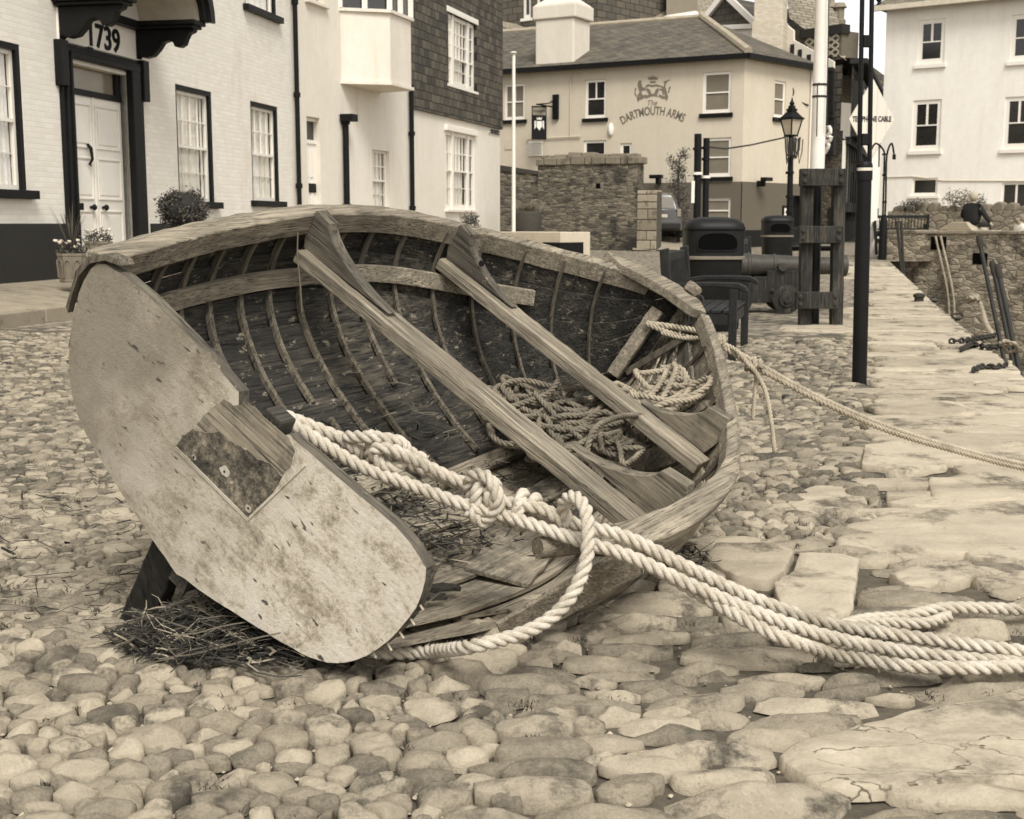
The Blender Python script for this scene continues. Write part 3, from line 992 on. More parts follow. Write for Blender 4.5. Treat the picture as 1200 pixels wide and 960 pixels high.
for q, P in enumerate(SLW):
    P = np.array(P); c = P.mean(0)
    stone(mbr if q == 4 else mbs, P.tolist(), c[0], c[1], .034 if q in (0, 2, 3, 6) else .030, 8 if q else 3.5, 72, (1, .985, .96, .92, .84, .74, .62, .5, .38, .26, .13), 0, .004, .014, q * 5, rnd=.2, tilt=.01, fx=2.5, fy=9)
struct('quay_paving', mbs, M_SLAB, smooth=180)
struct('bedrock', mbr, M_ROCK, smooth=180)

# pavement and kerb along the terrace
mb = MB(); kb = MB(); n = 60
prof = [(-.3, .42), (0, .42), (.9, .33), (1.72, .235)]
vs = []
for i in range(n + 1):
    s_ = -14 + i * 1.1
    for d, z in prof:
        p = F0 + FU * s_ + FN * d; vs.append((p.x, p.y, z + .01 * max(0, p.y - 18) + .006 * noise.noise(V((s_, d * 2, 1)))))
mb.add(vs, [(i * 4 + k, i * 4 + k + 1, i * 4 + 5 + k, i * 4 + 4 + k) for i in range(n) for k in range(3)])
struct('pavement', mb, m_stone('pavement_stone', .16, .30, isl=0, sc=3, bump=.6, vein=.4, dirt=.11), smooth=60)
s_ = -14.0
while s_ < 48:
    L = random.uniform(.9, 1.4)
    a = F0 + FU * s_ + FN * 1.80; b = F0 + FU * (s_ + L - .012) + FN * 1.80
    a.z = .10 + .01 * max(0, a.y - 18); b.z = .10 + .01 * max(0, b.y - 18)
    kb.beam(a, b, .17, .28 + random.uniform(-.01, .01)); s_ += L
struct('kerb', kb, m_stone('kerb_stone', .13, .28, isl=.4, sc=5, bump=.6, dirt=.09), bevel=.02)

# straw and weed
def straws(mb, c, n, ext, L, lift, flat=.25, wid=.003, zf=None):
    for _ in range(n):
        while True:
            u = V((random.uniform(-1, 1), random.uniform(-1, 1), 0))
            if u.length < 1:
                break
        p = V(c) + V((u.x * ext[0], u.y * ext[1], 0))
        z0 = p.z
        p.z = z0 + random.random() ** 1.4 * lift * (1 - u.length * .7)
        l = min(2.2, random.lognormvariate(-.5, .6)) * L; w_ = wid * min(3.2, random.lognormvariate(-.35, .65))
        a = random.gauss(.5, 1.0); d = V((math.cos(a), math.sin(a), random.gauss(0, flat))).normalized(); q = p - d * l / 2; vs = []; m = 5
        for k in range(m):
            sd_ = d.cross(V((0, 0, 1))).normalized() * w_ * (1 - .5 * abs(k - 2) / 2); r = V((q.x, q.y, max(q.z, z0 + .001)))
            vs += [r - sd_, r + V((0, 0, w_ * .7)), r + sd_]
            d = (d + V((random.gauss(0, .22), random.gauss(0, .22), random.gauss(-.03, .16)))).normalized(); q = q + d * l / (m - 1)
        mb.add(vs, [(k * 3 + e, k * 3 + e + 1, k * 3 + e + 4, k * 3 + e + 3) for k in range(m - 1) for e in (0, 1)])


t = NT('dry_straw'); _g = t.n('ShaderNodeNewGeometry')
M_STRAW = t.fin(t.ramp(_g.outputs['Random Per Island'], [(0, .012), (.6, .045), (.88, .11), (1, .34)]), .9, .2)
mb = MB()
for cx, cy, rx, ry, hh in ((-.84, 3.55, .22, .12, .08), (-.64, 3.46, .2, .09, .05)):     # matted core
    o = len(mb.v); mb.lathe([(1, -.02), (.9, .02), (.65, hh * .7), (.35, hh), (.02, hh)], 26, (0, 0, 0))
    for q in range(o, len(mb.v)):
        v = mb.v[q]; mb.v[q] = (cx + v[0] * rx * (1 + .3 * noise.noise(V((v[0] * 3, v[1] * 3, cx)))), cy + v[1] * ry * (1 + .3 * noise.noise(V((v[1] * 3, v[0] * 3, cy)))), .02 + v[2] + .02 * noise.noise(V((v[0] * 9, v[1] * 9, 1))))
straws(mb, (-.86, 3.52, .03), 1400, (.26, .17, 0), .13, .14)
straws(mb, (-.70, 3.42, .03), 700, (.32, .14, 0), .16, .08)
straws(mb, (-1.3, 3.95, .03), 110, (.35, .4, 0), .12, .02)
straws(mb, (-1.75, 4.9, .03), 150, (.5, .6, 0), .10, .012)
straws(mb, (-2.3, 5.7, .03), 90, (.6, .5, 0), .10, .012)
straws(mb, (.55, 4.35, .03), 200, (.16, .12, 0), .10, .10)
tag(build('dry_straw', mb, M_STRAW), kind='stuff')
# grit and little pebbles lodged in the joints
mb = MB()
for _ in range(5200):
    x, y = random.choice(JOINT); x += random.gauss(0, .008); y += random.gauss(0, .008); r_ = min(.016, random.lognormvariate(-5.35, .45)); c = (x, y, -.006 + r_ * .3)
    q = [V((random.uniform(.7, 1.2) * math.cos(a), random.uniform(.7, 1.2) * math.sin(a), random.uniform(-.2, .2))) * r_ + V(c) for a in (0, 1.25, 2.5, 3.75, 5)]
    mb.add(q + [V(c) + V((0, 0, r_ * .7)), V(c) - V((0, 0, r_))], [(k_, (k_ + 1) % 5, 5) for k_ in range(5)] + [((k_ + 1) % 5, k_, 6) for k_ in range(5)])
tag(build('joint_grit', mb, m_stone('grit', .06, .45, isl=.8, sc=20)), kind='stuff')
# moss and weed tufts in the joints
mb = MB()
for _ in range(280):
    x, y = random.choice(JOINT)
    n = random.randint(8, 30); r = random.uniform(.006, .022)
    for _ in range(n):
        p = V((x + random.gauss(0, r), y + random.gauss(0, r), .012)); l = random.uniform(.006, .022)
        d = V((random.gauss(0, .7), random.gauss(0, .7), 1)).normalized() * l; sd_ = V((random.uniform(-1, 1), random.uniform(-1, 1), 0)).normalized() * .0022
        mb.add([p - sd_, p + sd_, p + d], [(0, 1, 2)])
t = NT('joint_weed'); _g = t.n('ShaderNodeNewGeometry')
tag(build('joint_weeds', mb, t.fin(t.ramp(_g.outputs['Random Per Island'], [(0, .03), (.7, .08), (1, .2)]), .9, .1)), kind='stuff')
# ------------------------------------------------------------------ ropes
M_ROPE = m_rope('pale_mooring_rope', .34, .62)
M_ROPE2 = m_rope('old_brown_rope', .08, .26)
M_ROPE3 = m_rope('grey_coil_rope', .22, .40)
M_ROPE4 = m_rope('painter_rope', .26, .46)


def wrap(c, ax, R, turns, adv, n=10, ph=0, flat=1.0):
    """loop turns of rope round an axis"""
    ax = V(ax).normalized(); u = ax.cross(V((0, 0, 1))).normalized(); v = ax.cross(u)
    m = int(turns * n)
    return [V(c) + ax * (adv * (i / m - .5)) + (u * math.cos(ph + 2 * math.pi * i / n) + v * (math.sin(ph + 2 * math.pi * i / n) * flat)) * R for i in range(m + 1)]


def on_gnd(px, py, r):
    return gnd(px, py, .035 + r)


RR = .0192
def pixb(px, py, d):
    return pix(px, py, d * BS)


# depths along the bundle
mbA = MB()
A = [pixb(322, 484, 3.70), pixb(348, 493, 3.74), pixb(400, 514, 3.79), pixb(440, 530, 3.82), pixb(500, 552, 3.82), pixb(556, 574, 3.80), pixb(610, 594, 3.76), pixb(668, 612, 3.71), pixb(735, 630, 3.66), pixb(800, 662, 3.63), pixb(880, 700, 3.64), pixb(960, 728, 3.64)]
A += [on_gnd(1030, 741, RR * 3), on_gnd(1110, 752, RR * 2.6), on_gnd(1215, 765, RR * 2.4), on_gnd(1330, 772, RR * 2)]
rope(mbA, A, RR)
ax = (A[4] - A[2]).normalized()
rope(mbA, [A[2]] + wrap(A[3] + V((0, -.01, .01)), ax, RR * 1.75, 2.6, RR * 4.6, ph=.5) + [A[4] + V((0, 0, .03))], RR * .95)
rope(mbA, [pixb(405, 512, 3.77), pixb(428, 512, 3.74), pixb(452, 514, 3.74), pixb(474, 522, 3.76), pixb(470, 546, 3.76), pixb(450, 546, 3.74), pixb(438, 528, 3.73), pixb(462, 528, 3.72), pixb(520, 556, 3.77), pixb(560, 572, 3.78)], RR * .95)
# second line, lower
B = [pixb(330, 494, 3.68), pixb(352, 503, 3.71), pixb(420, 545, 3.73), pixb(480, 568, 3.74), pixb(540, 590, 3.73), pixb(600, 607, 3.70), pixb(668, 630, 3.65), pixb(740, 653, 3.60), pixb(810, 686, 3.57), pixb(890, 719, 3.56), pixb(970, 746, 3.56)]
B += [on_gnd(1050, 762, RR * 1.6), on_gnd(1130, 772, RR * 1.3), on_gnd(1215, 778, RR), on_gnd(1330, 784, RR)]
mbB = MB(); rope(mbB, B, RR)
# third line from the big knot, joining the bundle over the gunwale
Cc = [pixb(548, 598, 3.71), pixb(566, 612, 3.73), pixb(584, 590, 3.69), pixb(572, 560, 3.70), pixb(552, 560, 3.75), pixb(556, 590, 3.79), pixb(610, 602, 3.77), pixb(650, 618, 3.73), pixb(700, 640, 3.68), pixb(760, 662, 3.64), pixb(830, 702, 3.58), pixb(885, 733, 3.53), pixb(930, 752, 3.50)]
Cc += [on_gnd(985, 768, RR), on_gnd(1060, 780, RR), on_gnd(1140, 783, RR * 1.1), on_gnd(1215, 780, RR), on_gnd(1330, 780, RR)]
rope(mbB, Cc, RR)
ax = (A[6] - A[5]).normalized()
rope(mbB, wrap(pixb(566, 582, 3.76), ax, RR * 2.3, 1.6, RR * 3.2, ph=2.2) + wrap(pixb(612, 598, 3.74), ax, RR * 2.2, 1.7, RR * 3.4, ph=1), RR)
# bight hanging over the broken side and running under the transom
D = [pixb(604, 590, 3.70), pixb(640, 598, 3.70), pixb(664, 616, 3.71), pixb(660, 592, 3.68), pixb(672, 582, 3.62), pixb(686, 597, 3.57), pixb(689, 632, 3.53), pixb(685, 664, 3.51), pixb(668, 700, 3.49), pixb(640, 728, 3.46), pixb(600, 746, 3.43), pixb(550, 758, 3.40)]
D += [on_gnd(500, 764, RR * .4), on_gnd(450, 765, RR * .3), on_gnd(410, 760, 0)]
rope(mbB, D, RR)
solo('mooring_rope', mbA, M_ROPE, 'thick pale rope, uppermost of the bundle, with an overhand knot just inside the transom', 'rope', 'thick mooring ropes', base=tuple(A[2]), smooth=180)
solo('mooring_rope', mbB, M_ROPE, 'thick pale rope tied in the big knot, a bight hanging over the broken side', 'rope', 'thick mooring ropes', base=tuple(B[2]), smooth=180)
E_ = [on_gnd(1330, 712, RR), on_gnd(1215, 715, RR), on_gnd(1160, 713, RR * 1.4), on_gnd(1105, 713, RR * 1.6), on_gnd(1065, 722, RR), on_gnd(1010, 727, RR * 1.2), on_gnd(960, 741, RR), on_gnd(905, 738, RR * .8)]
mb = MB(); rope(mb, E_, RR)
E2 = [on_gnd(1112, 722, RR), on_gnd(1085, 730, RR), on_gnd(1040, 730, RR), on_gnd(990, 732, RR * 1.2), on_gnd(950, 745, RR * 1.2)]
rope(mb, E2, RR * .9)
solo('mooring_rope', mb, M_ROPE, 'thick pale rope lying alone on the slabs behind the bundle, leading off to the right', 'rope', 'thick mooring ropes', smooth=180)

# painter from the bow
mb = MB(); r = .0125
hk = pixb(757, 379, 5.62)
for dy, dr, dz in ((0, 0, 0), (9, .01, .02)):
    rope(mb, [hk, pixb(790, 383 + dy, 5.60), pixb(826, 390 + dy, 5.50), pixb(845, 402 + dy * .4, 5.48), pixb(890, 428 + dy * .5, 5.5), pixb(960, 466 + dy * .4, 5.55), pixb(1040, 500 + dy * .5, 5.65), pixb(1120, 525 + dy * .4, 5.8), pixb(1215, 547 + dy * .5, 6.0), pixb(1330, 560, 6.25)], r)
rope(mb, [pixb(775, 390, 5.58), pixb(800, 396, 5.54), pixb(828, 396, 5.46), pixb(842, 398, 5.42)] + wrap(pixb(844, 401, 5.48), (1, 0, -.25), r * 2.0, 2.3, r * 3, ph=1) + [pixb(862, 410, 5.46), pixb(876, 426, 5.44), pixb(888, 440, 5.42), pixb(898, 462, 5.4), pixb(904, 495, 5.36), pixb(908, 530, 5.33)], r * .75)
rope(mb, [pixb(838, 398, 5.45), pixb(836, 410, 5.42), pixb(842, 428, 5.36), pixb(850, 448, 5.26), pixb(856, 470, 5.15), pixb(860, 486, 5.05)], r)
rope(mb, [pixb(878, 424, 5.47), pixb(886, 442, 5.45), pixb(884, 466, 5.44), pixb(882, 492, 5.43)], r * .7)
rope(mb, wrap(pixb(883, 428, 5.5), (1, 0, -.4), r * 2.0, 2.0, r * 4, ph=0), r)
solo('bow_rope', mb, M_ROPE4, 'thin doubled rope tied at the bow, frayed tails dangling, running to the right edge', 'rope', base=tuple(hk), smooth=180)


def coil(n, cfun, R0, R1, step, wander, zl, dr=(1, .75)):
    P = []; a = 0; c = V(cfun(0))
    R = random.uniform(R0, R1); e = random.uniform(0, 3); tilt = (0, 0)
    for i in range(n):
        if i % 11 == 0:
            R = random.uniform(R0, R1); e = random.uniform(0, 3.1); cc = V(cfun(random.random())); tilt = (random.gauss(0, .3), random.gauss(0, .3)); sg = random.uniform(.55, 1)
        c = c.lerp(cc, .16)
        a += step * (1 + .3 * math.sin(i * .37))
        x = math.cos(a) * R * dr[0]; y = math.sin(a) * R * dr[1] * sg
        xr = x * math.cos(e) - y * math.sin(e); yr = x * math.sin(e) + y * math.cos(e)
        P.append(c + V((xr, yr, xr * tilt[0] + yr * tilt[1] + zl * (i / n) + .012 * math.sin(i * 1.7))))
    return P


# dark heap amidships
random.seed(21)
r = .0115
hc = [pixb(x, y, d) for x, y, d in [(620, 490, 5.0), (650, 505, 4.95), (690, 512, 4.96), (725, 530, 4.9), (690, 480, 5.14), (635, 468, 5.2), (712, 505, 5.0), (610, 478, 5.12), (655, 520, 4.92)]]
hc = [q - V((0, 0, .02)) for q in hc]
mb = MB()
for s_ in range(12):
    rope(mb, coil(60, lambda u: random.choice(hc) + V((random.gauss(0, .05), random.gauss(0, .06), random.gauss(0, .02))), .06, .19, .62, .1, .03), r, sides=6, ds=r * .8, fuzz=200)
rope(mb, [pixb(705, 560, 4.62), pixb(688, 535, 4.58), pixb(698, 502, 4.62), pixb(730, 488, 4.8), pixb(770, 488, 5.0)], r, sides=6)
rope(mb, [pixb(640, 500, 4.9), pixb(600, 520, 4.85), pixb(578, 512, 4.88), pixb(574, 495, 4.95), pixb(592, 480, 5.0), pixb(640, 462, 5.05), pixb(655, 445, 5.08)], r, sides=6)
rope(mb, [pixb(600, 470, 5.05), pixb(590, 452, 5.1), pixb(615, 446, 5.12), pixb(660, 455, 5.1), pixb(720, 455, 5.15)], r, sides=6)
solo('coiled_rope', mb, M_ROPE2, 'tangled heap of dark rope dumped between and beneath the thwarts', 'rope', 'rope coils left in the boat', base=tuple(hc[1]), smooth=180)
r = .0125
hc2 = [pixb(x, y, d) for x, y, d in [(760, 455, 5.33), (790, 458, 5.26), (748, 474, 5.2), (780, 478, 5.16), (806, 452, 5.28), (810, 482, 5.1)]]
mb = MB()
for s_ in range(5):
    rope(mb, coil(40, lambda u: random.choice(hc2) + V((random.gauss(0, .035), random.gauss(0, .04), random.gauss(0, .025))), .06, .17, .6, .1, .03), r, sides=6, ds=r * .8, fuzz=200)
solo('coiled_rope', mb, M_ROPE3, 'loose pale grey coil of rope lying in the bow of the boat', 'rope', 'rope coils left in the boat', base=tuple(hc2[0]), smooth=180)

# litter inside the boat
random.seed(5)
mb = MB()


def in_boat(n, y0, y1, t0, t1, L, lift, side=1):
    for _ in range(n):
        y = random.uniform(y0, y1); tt = random.uniform(t0, t1) * random.choice((1, 1, -1))
        sd = side if tt >= 0 else -side; tt = abs(tt)
        N = SN(sd, y, tt); c = bw_(S(sd, y, tt) + N * (.03 + random.random() ** 2 * lift))
        l = random.uniform(.3, 1) * L; a = random.uniform(0, 6.28); d = V((math.cos(a), math.sin(a), random.gauss(0, .25)))
        b = V((random.gauss(0, .2), random.gauss(0, .2), random.gauss(0, .15))) * l; w_ = random.uniform(.0015, .0045)
        s2 = d.cross(V((0, 0, 1))).normalized() * w_; u2 = V((0, 0, w_ * .8)); vs = []
        for q in (c - d * l / 2, c + b * .3, c + d * l / 2):
            vs += [q - s2, q + u2, q + s2]
        mb.add(vs, [(0, 1, 4, 3), (1, 2, 5, 4), (3, 4, 7, 6), (4, 5, 8, 7)])


in_boat(650, .6, 1.1, 0, .22, .11, .05)
in_boat(260, 1.1, 1.75, 0, .35, .10, .05)
in_boat(80, .15, .55, .05, .36, .10, .02)
tag(build('straw_litter', mb, M_STRAW), kind='stuff')
# ------------------------------------------------------------------ buildings
class PL:
    """a vertical wall plane: origin, horizontal direction u, outward normal n"""
    def __init__(s, O, u):
        s.O = V(O); s.u = V(u).normalized(); s.n = V((s.u.y, -s.u.x, 0))

    def uv(s, px, py, d=0):
        r = ray(px, py); O = s.O + s.n * d
        p = EYE + r * ((O - EYE).dot(s.n) / r.dot(s.n))
        return (p - s.O).dot(s.u), p.z

    def s(s, px, d=0):
        return s.uv(px, 262, d)[0]

    def P(s, a, z, d=0):
        return V((s.O.x, s.O.y, 0)) + s.u * a + s.n * d + V((0, 0, z))

    def rect(s, x0, y0, x1, y1):
        """photo rectangle (top-left, bottom-right) to (s0, s1, z0, z1)"""
        a = s.uv(x0, y0); b = s.uv(x1, y1); c = s.uv(x1, y0)
        return a[0], b[0], b[1], a[1]


def wbox(mb, pl, s0, s1, z0, z1, d0, d1):
    a = [pl.P(s0, z0, d0), pl.P(s1, z0, d0), pl.P(s1, z0, d1), pl.P(s0, z0, d1)]
    b = [pl.P(s0, z1, d0), pl.P(s1, z1, d0), pl.P(s1, z1, d1), pl.P(s0, z1, d1)]
    return mb.hexa(a + b)


def facade(mb, pl, s0, s1, z0, z1, holes=(), rev=.14, d=0.0, ends=6.0):
    """front skin with real openings and reveals, plus sides, back and top"""
    xs = sorted({s0, s1, *[h[0] for h in holes], *[h[1] for h in holes]}); zs = sorted({z0, z1, *[h[2] for h in holes], *[h[3] for h in holes]})
    xs = [x for x in xs if s0 <= x <= s1]; zs = [z for z in zs if z0 <= z <= z1]
    for i in range(len(xs) - 1):
        for j in range(len(zs) - 1):
            cx, cz = (xs[i] + xs[i + 1]) / 2, (zs[j] + zs[j + 1]) / 2
            if any(h[0] < cx < h[1] and h[2] < cz < h[3] for h in holes):
                continue
            mb.add([pl.P(xs[i], zs[j], d), pl.P(xs[i + 1], zs[j], d), pl.P(xs[i + 1], zs[j + 1], d), pl.P(xs[i], zs[j + 1], d)], [(0, 1, 2, 3)])
    for a, b, c, e in holes:
        a, b, c, e = max(a, s0), min(b, s1), max(c, z0), min(e, z1)
        q = [(a, c), (b, c), (b, e), (a, e)]
        for k in range(4):
            (x0, y0), (x1, y1) = q[k], q[(k + 1) % 4]
            mb.add([pl.P(x0, y0, d), pl.P(x1, y1, d), pl.P(x1, y1, d - rev), pl.P(x0, y0, d - rev)], [(0, 1, 2, 3)])
    if ends:
        q = [(s0, 0), (s1, 0), (s1, -ends), (s0, -ends)]
        for k in (1, 2, 3):
            (a0, e0), (a1, e1) = q[k], q[(k + 1) % 4]
            mb.add([pl.P(a0, z0, e0 + d), pl.P(a1, z0, e1 + d), pl.P(a1, z1, e1 + d), pl.P(a0, z1, e0 + d)], [(0, 1, 2, 3)])
        mb.add([pl.P(a, z1, e + d) for a, e in q], [(0, 1, 2, 3)])
    return mb


M_GLASS = bpy.data.materials.new('window_glass'); M_GLASS.use_nodes = True
_t = M_GLASS.node_tree; _t.nodes.clear()
_o = _t.nodes.new('ShaderNodeOutputMaterial'); _mx = _t.nodes.new('ShaderNodeMixShader'); _fr = _t.nodes.new('ShaderNodeLayerWeight'); _tr = _t.nodes.new('ShaderNodeBsdfTransparent'); _gl = _t.nodes.new('ShaderNodeBsdfGlossy')
_gl.inputs['Roughness'].default_value = .02; _fr.inputs[0].default_value = .35; _pw = _t.nodes.new('ShaderNodeMath'); _pw.operation = 'MULTIPLY_ADD'; _pw.inputs[1].default_value = .28; _pw.inputs[2].default_value = .03; _tr.inputs[0].default_value = (.93, .93, .92, 1)
_t.links.new(_fr.outputs['Facing'], _pw.inputs[0]); _t.links.new(_pw.outputs[0], _mx.inputs[0]); _t.links.new(_tr.outputs[0], _mx.inputs[1]); _t.links.new(_gl.outputs[0], _mx.inputs[2]); _t.links.new(_mx.outputs[0], _o.inputs[0])
M_DKGLASS = m_plain('dark_window_glass', .02, .12, spec=.6, var=.5, sc=1, bump=0)
M_ROOM = m_plain('dark_room', .02, .9, bump=0)
M_CURT = m_plain('net_curtain', .82, .9, var=.14, sc=18)
M_CURTG = m_plain('grey_blind', .16, .9, var=.15, sc=3)
M_WHITE = m_plain('white_gloss_paint', .72, .4, var=.04)
M_BLACK = m_plain('black_gloss_paint', .010, .45, var=.3, sc=5, spec=.12)
M_IRONB = m_plain('black_iron', .009, .5, var=.35, sc=9, spec=.12)


def planar(t, u, v=(0, 0, 1)):
    if t.tc is None:
        t.tc = t.n('ShaderNodeTexCoord')
    a = t.n('ShaderNodeVectorMath', operation='DOT_PRODUCT'); b = t.n('ShaderNodeVectorMath', operation='DOT_PRODUCT')
    for nd, w_ in ((a, u), (b, v)):
        t.l(t.tc.outputs['Object'], nd.inputs[0]); nd.inputs[1].default_value = tuple(w_)
    c = t.n('ShaderNodeCombineXYZ'); t.l(a.outputs['Value'], c.inputs[0]); t.l(b.outputs['Value'], c.inputs[1])
    return c.outputs[0]


def m_courses(name, u, v, bw, bh, lo, hi, mortar, msz=.01, bump=.6, bd=.012, stain=None, st=(.5, .7), rough=.85, wob=.02, mcol=None):
    """brick, slate or masonry courses laid in the plane (u, v)"""
    t = NT(name); vec = planar(t, u, v)
    nz = t.n('ShaderNodeTexNoise'); nz.inputs['Scale'].default_value = 1.7 / max(bw, .05) * .5; nz.inputs['Detail'].default_value = 4; t.l(vec, nz.inputs['Vector'])
    va = t.n('ShaderNodeVectorMath', operation='MULTIPLY_ADD'); t.l(nz.outputs['Color'], va.inputs[0]); va.inputs[1].default_value = (wob, wob, 0); t.l(vec, va.inputs[2])
    b = t.n('ShaderNodeTexBrick'); t.l(va.outputs[0], b.inputs['Vector'])
    b.inputs['Color1'].default_value = (0, 0, 0, 1); b.inputs['Color2'].default_value = (1, 1, 1, 1); b.inputs['Mortar'].default_value = (.5, .5, .5, 1)
    b.inputs['Scale'].default_value = 1; b.inputs['Mortar Size'].default_value = msz; b.inputs['Brick Width'].default_value = bw; b.inputs['Row Height'].default_value = bh; b.inputs['Mortar Smooth'].default_value = .3; b.inputs['Bias'].default_value = 0
    f = t.noise(sc=2.5, detail=8, rough=.7); g = t.noise(sc=25, detail=5, rough=.7); bwn = t.n('ShaderNodeRGBToBW'); t.l(b.outputs['Color'], bwn.inputs[0])
    vv = t.math('ADD', t.math('ADD', t.math('MULTIPLY', bwn.outputs[0], .3), t.math('MULTIPLY', f, .4)), t.math('MULTIPLY', g, .3))
    c = t.ramp(vv, [(.3, lo), (.7, hi)])
    if stain:
        c = t.mix(t.ramp(t.noise((1, 1, .35), 1.3, 9, .75), [(st[0], (0, 0, 0, 1)), (st[1], (1, 1, 1, 1))]), c, stain)
    c = t.mix(b.outputs['Fac'], c, mortar)
    h = t.math('ADD', t.math('SUBTRACT', t.math('MULTIPLY', bwn.outputs[0], .35), b.outputs['Fac']), t.math('MULTIPLY', g, .35))
    t.bump(h, bump, bd)
    return t.fin(c, rough, .3)


def m_render(name, v, stain=.66, sc=.8, bump=.25, rough=.85, amt=(.55, .8)):
    """painted render with rain streaks and patchy weathering"""
    t = NT(name); f = t.noise((1, 1, .25), sc, 9, .7); g = t.noise(sc=3.5, detail=9, rough=.75); k = t.noise(sc=45, detail=4)
    c = t.ramp(t.math('ADD', t.math('MULTIPLY', f, .6), t.math('MULTIPLY', g, .4)), [(.35, v * .90), (.6, v * 1.05)])
    c = t.mix(t.ramp(t.noise((3.2, 3.2, .3), 1.1, 9, .7), [(amt[0], (0, 0, 0, 1)), (amt[1], (1, 1, 1, 1))]), c, v * stain)
    t.bump(t.math('ADD', g, t.math('MULTIPLY', k, .4)), bump, .01)
    return t.fin(c, rough, .3)


def m_rubble(name, lo, hi, mortar, sc=4.5, squash=2.0, bump=.9, dark=None, ew=.07):
    t = NT(name); vo = t.n('ShaderNodeTexVoronoi'); vo.inputs['Scale'].default_value = sc; v2 = t.n('ShaderNodeTexVoronoi', feature='DISTANCE_TO_EDGE'); v2.inputs['Scale'].default_value = sc
    nn = t.n('ShaderNodeTexNoise'); nn.inputs['Scale'].default_value = 3; nn.inputs['Detail'].default_value = 4; mp = t.co((1, 1, squash)); t.l(mp, nn.inputs['Vector'])
    va = t.n('ShaderNodeVectorMath', operation='MULTIPLY_ADD'); t.l(nn.outputs['Color'], va.inputs[0]); va.inputs[1].default_value = (.25, .25, .25); t.l(mp, va.inputs[2])
    t.l(va.outputs[0], vo.inputs['Vector']); t.l(va.outputs[0], v2.inputs['Vector'])
    b = t.n('ShaderNodeRGBToBW'); t.l(vo.outputs['Color'], b.inputs[0]); g = t.noise(sc=18, detail=7, rough=.7)
    c = t.ramp(t.math('ADD', t.math('MULTIPLY', b.outputs[0], .55), t.math('MULTIPLY', g, .45)), [(.2, lo), (.75, hi)])
    e = t.ramp(v2.outputs['Distance'], [(.01, (1, 1, 1, 1)), (ew, (0, 0, 0, 1))])
    c = t.mix(e, c, mortar)
    if dark:
        c = t.mix(t.ramp(t.noise(sc=.9, detail=8, rough=.7), [(.5, (0, 0, 0, 1)), (.62, (1, 1, 1, 1))]), c, dark)
    t.bump(t.math('ADD', t.math('MINIMUM', v2.outputs['Distance'], .15), t.math('MULTIPLY', g, .08)), bump, .15)
    return t.fin(c, .95, .2)


def window(th, pl, r, cols=2, rows=(1, 1), set_=.06, fw=.06, bar=.022, pane=None, curtain=None, sill=None, frame_m=None, sillm=None, vbars=None, room=.35, sidef=None):
    """sash window in a wall opening r=(s0,s1,z0,z1); parts frame/bars, panes, sill, curtain"""
    s0, s1, z0, z1 = r; d = -set_
    frame_m = frame_m or M_WHITE; mb = MB()
    wbox(mb, pl, s0, s0 + fw, z0, z1, d - .06, d); wbox(mb, pl, s1 - fw, s1, z0, z1, d - .06, d)
    wbox(mb, pl, s0 + fw, s1 - fw, z0, z0 + fw * 1.25, d - .06, d); wbox(mb, pl, s0 + fw, s1 - fw, z1 - fw, z1, d - .06, d)
    zm = z0 + (z1 - z0) * rows[1] / (rows[0] + rows[1]) if len(rows) == 2 and rows[0] else None
    a, b = s0 + fw, s1 - fw
    secs = [(z0 + fw * 1.25, z1 - fw, rows[0])] if zm is None else [(z0 + fw * 1.25, zm - .02, rows[1]), (zm + .02, z1 - fw, rows[0])]
    if zm:
        wbox(mb, pl, a, b, zm - .025, zm + .025, d - .05, d + .012)
    for k, (c0, c1, nr) in enumerate(secs):
        dd = d - .012 - (.025 if k == 0 and zm else 0)
        for i in range(1, nr):
            z = c0 + (c1 - c0) * i / nr; wbox(mb, pl, a, b, z - bar / 2, z + bar / 2, dd - .025, dd)
        xs = [a + (b - a) * i / cols for i in range(1, cols)] if vbars is None else [a + (b - a) * f for f in vbars]
        for x in xs:
            wbox(mb, pl, x - bar / 2, x + bar / 2, c0, c1, dd - .025, dd + .003)
    w_ = th.p('window', mb, frame_m)
    g = MB().add([pl.P(a, z0 + fw, d - .03), pl.P(b, z0 + fw, d - .03), pl.P(b, z1 - fw, d - .03), pl.P(a, z1 - fw, d - .03)], [(0, 1, 2, 3)])
    th.p('pane', g, pane or M_GLASS, w_)
    if pane is None:
        g = MB(); wbox(g, pl, s0 - .02, s1 + .02, z0 - .02, z1 + .02, d - room - .02, d - room)
        th.p('dark_interior', g, M_ROOM, w_)
    if curtain:
        vs = []; n = 60
        for i in range(n + 1):
            x = a + (b - a) * i / n; o = .02 * math.sin(i * 1.3 + s0) + .012 * math.sin(i * 2.9)
            gap = curtain if isinstance(curtain, float) else 0
            vs += [pl.P(x, z0, d - .085 + o), pl.P(x, z1, d - .085 + o * .6)]
        fs = [(2 * i, 2 * i + 2, 2 * i + 3, 2 * i + 1) for i in range(n) if not (gap and (1 - gap) < i / n < .96)]
        th.p('curtain', MB().add(vs, fs), M_CURT, w_, smooth=180)
    if sill:
        g = MB(); wbox(g, pl, s0 - .1, s1 + .1, z0 - sill, z0 - .003, -.05, .1)
        th.p('sill', g, sillm or M_BLACK, w_, bevel=.008)
    return w_


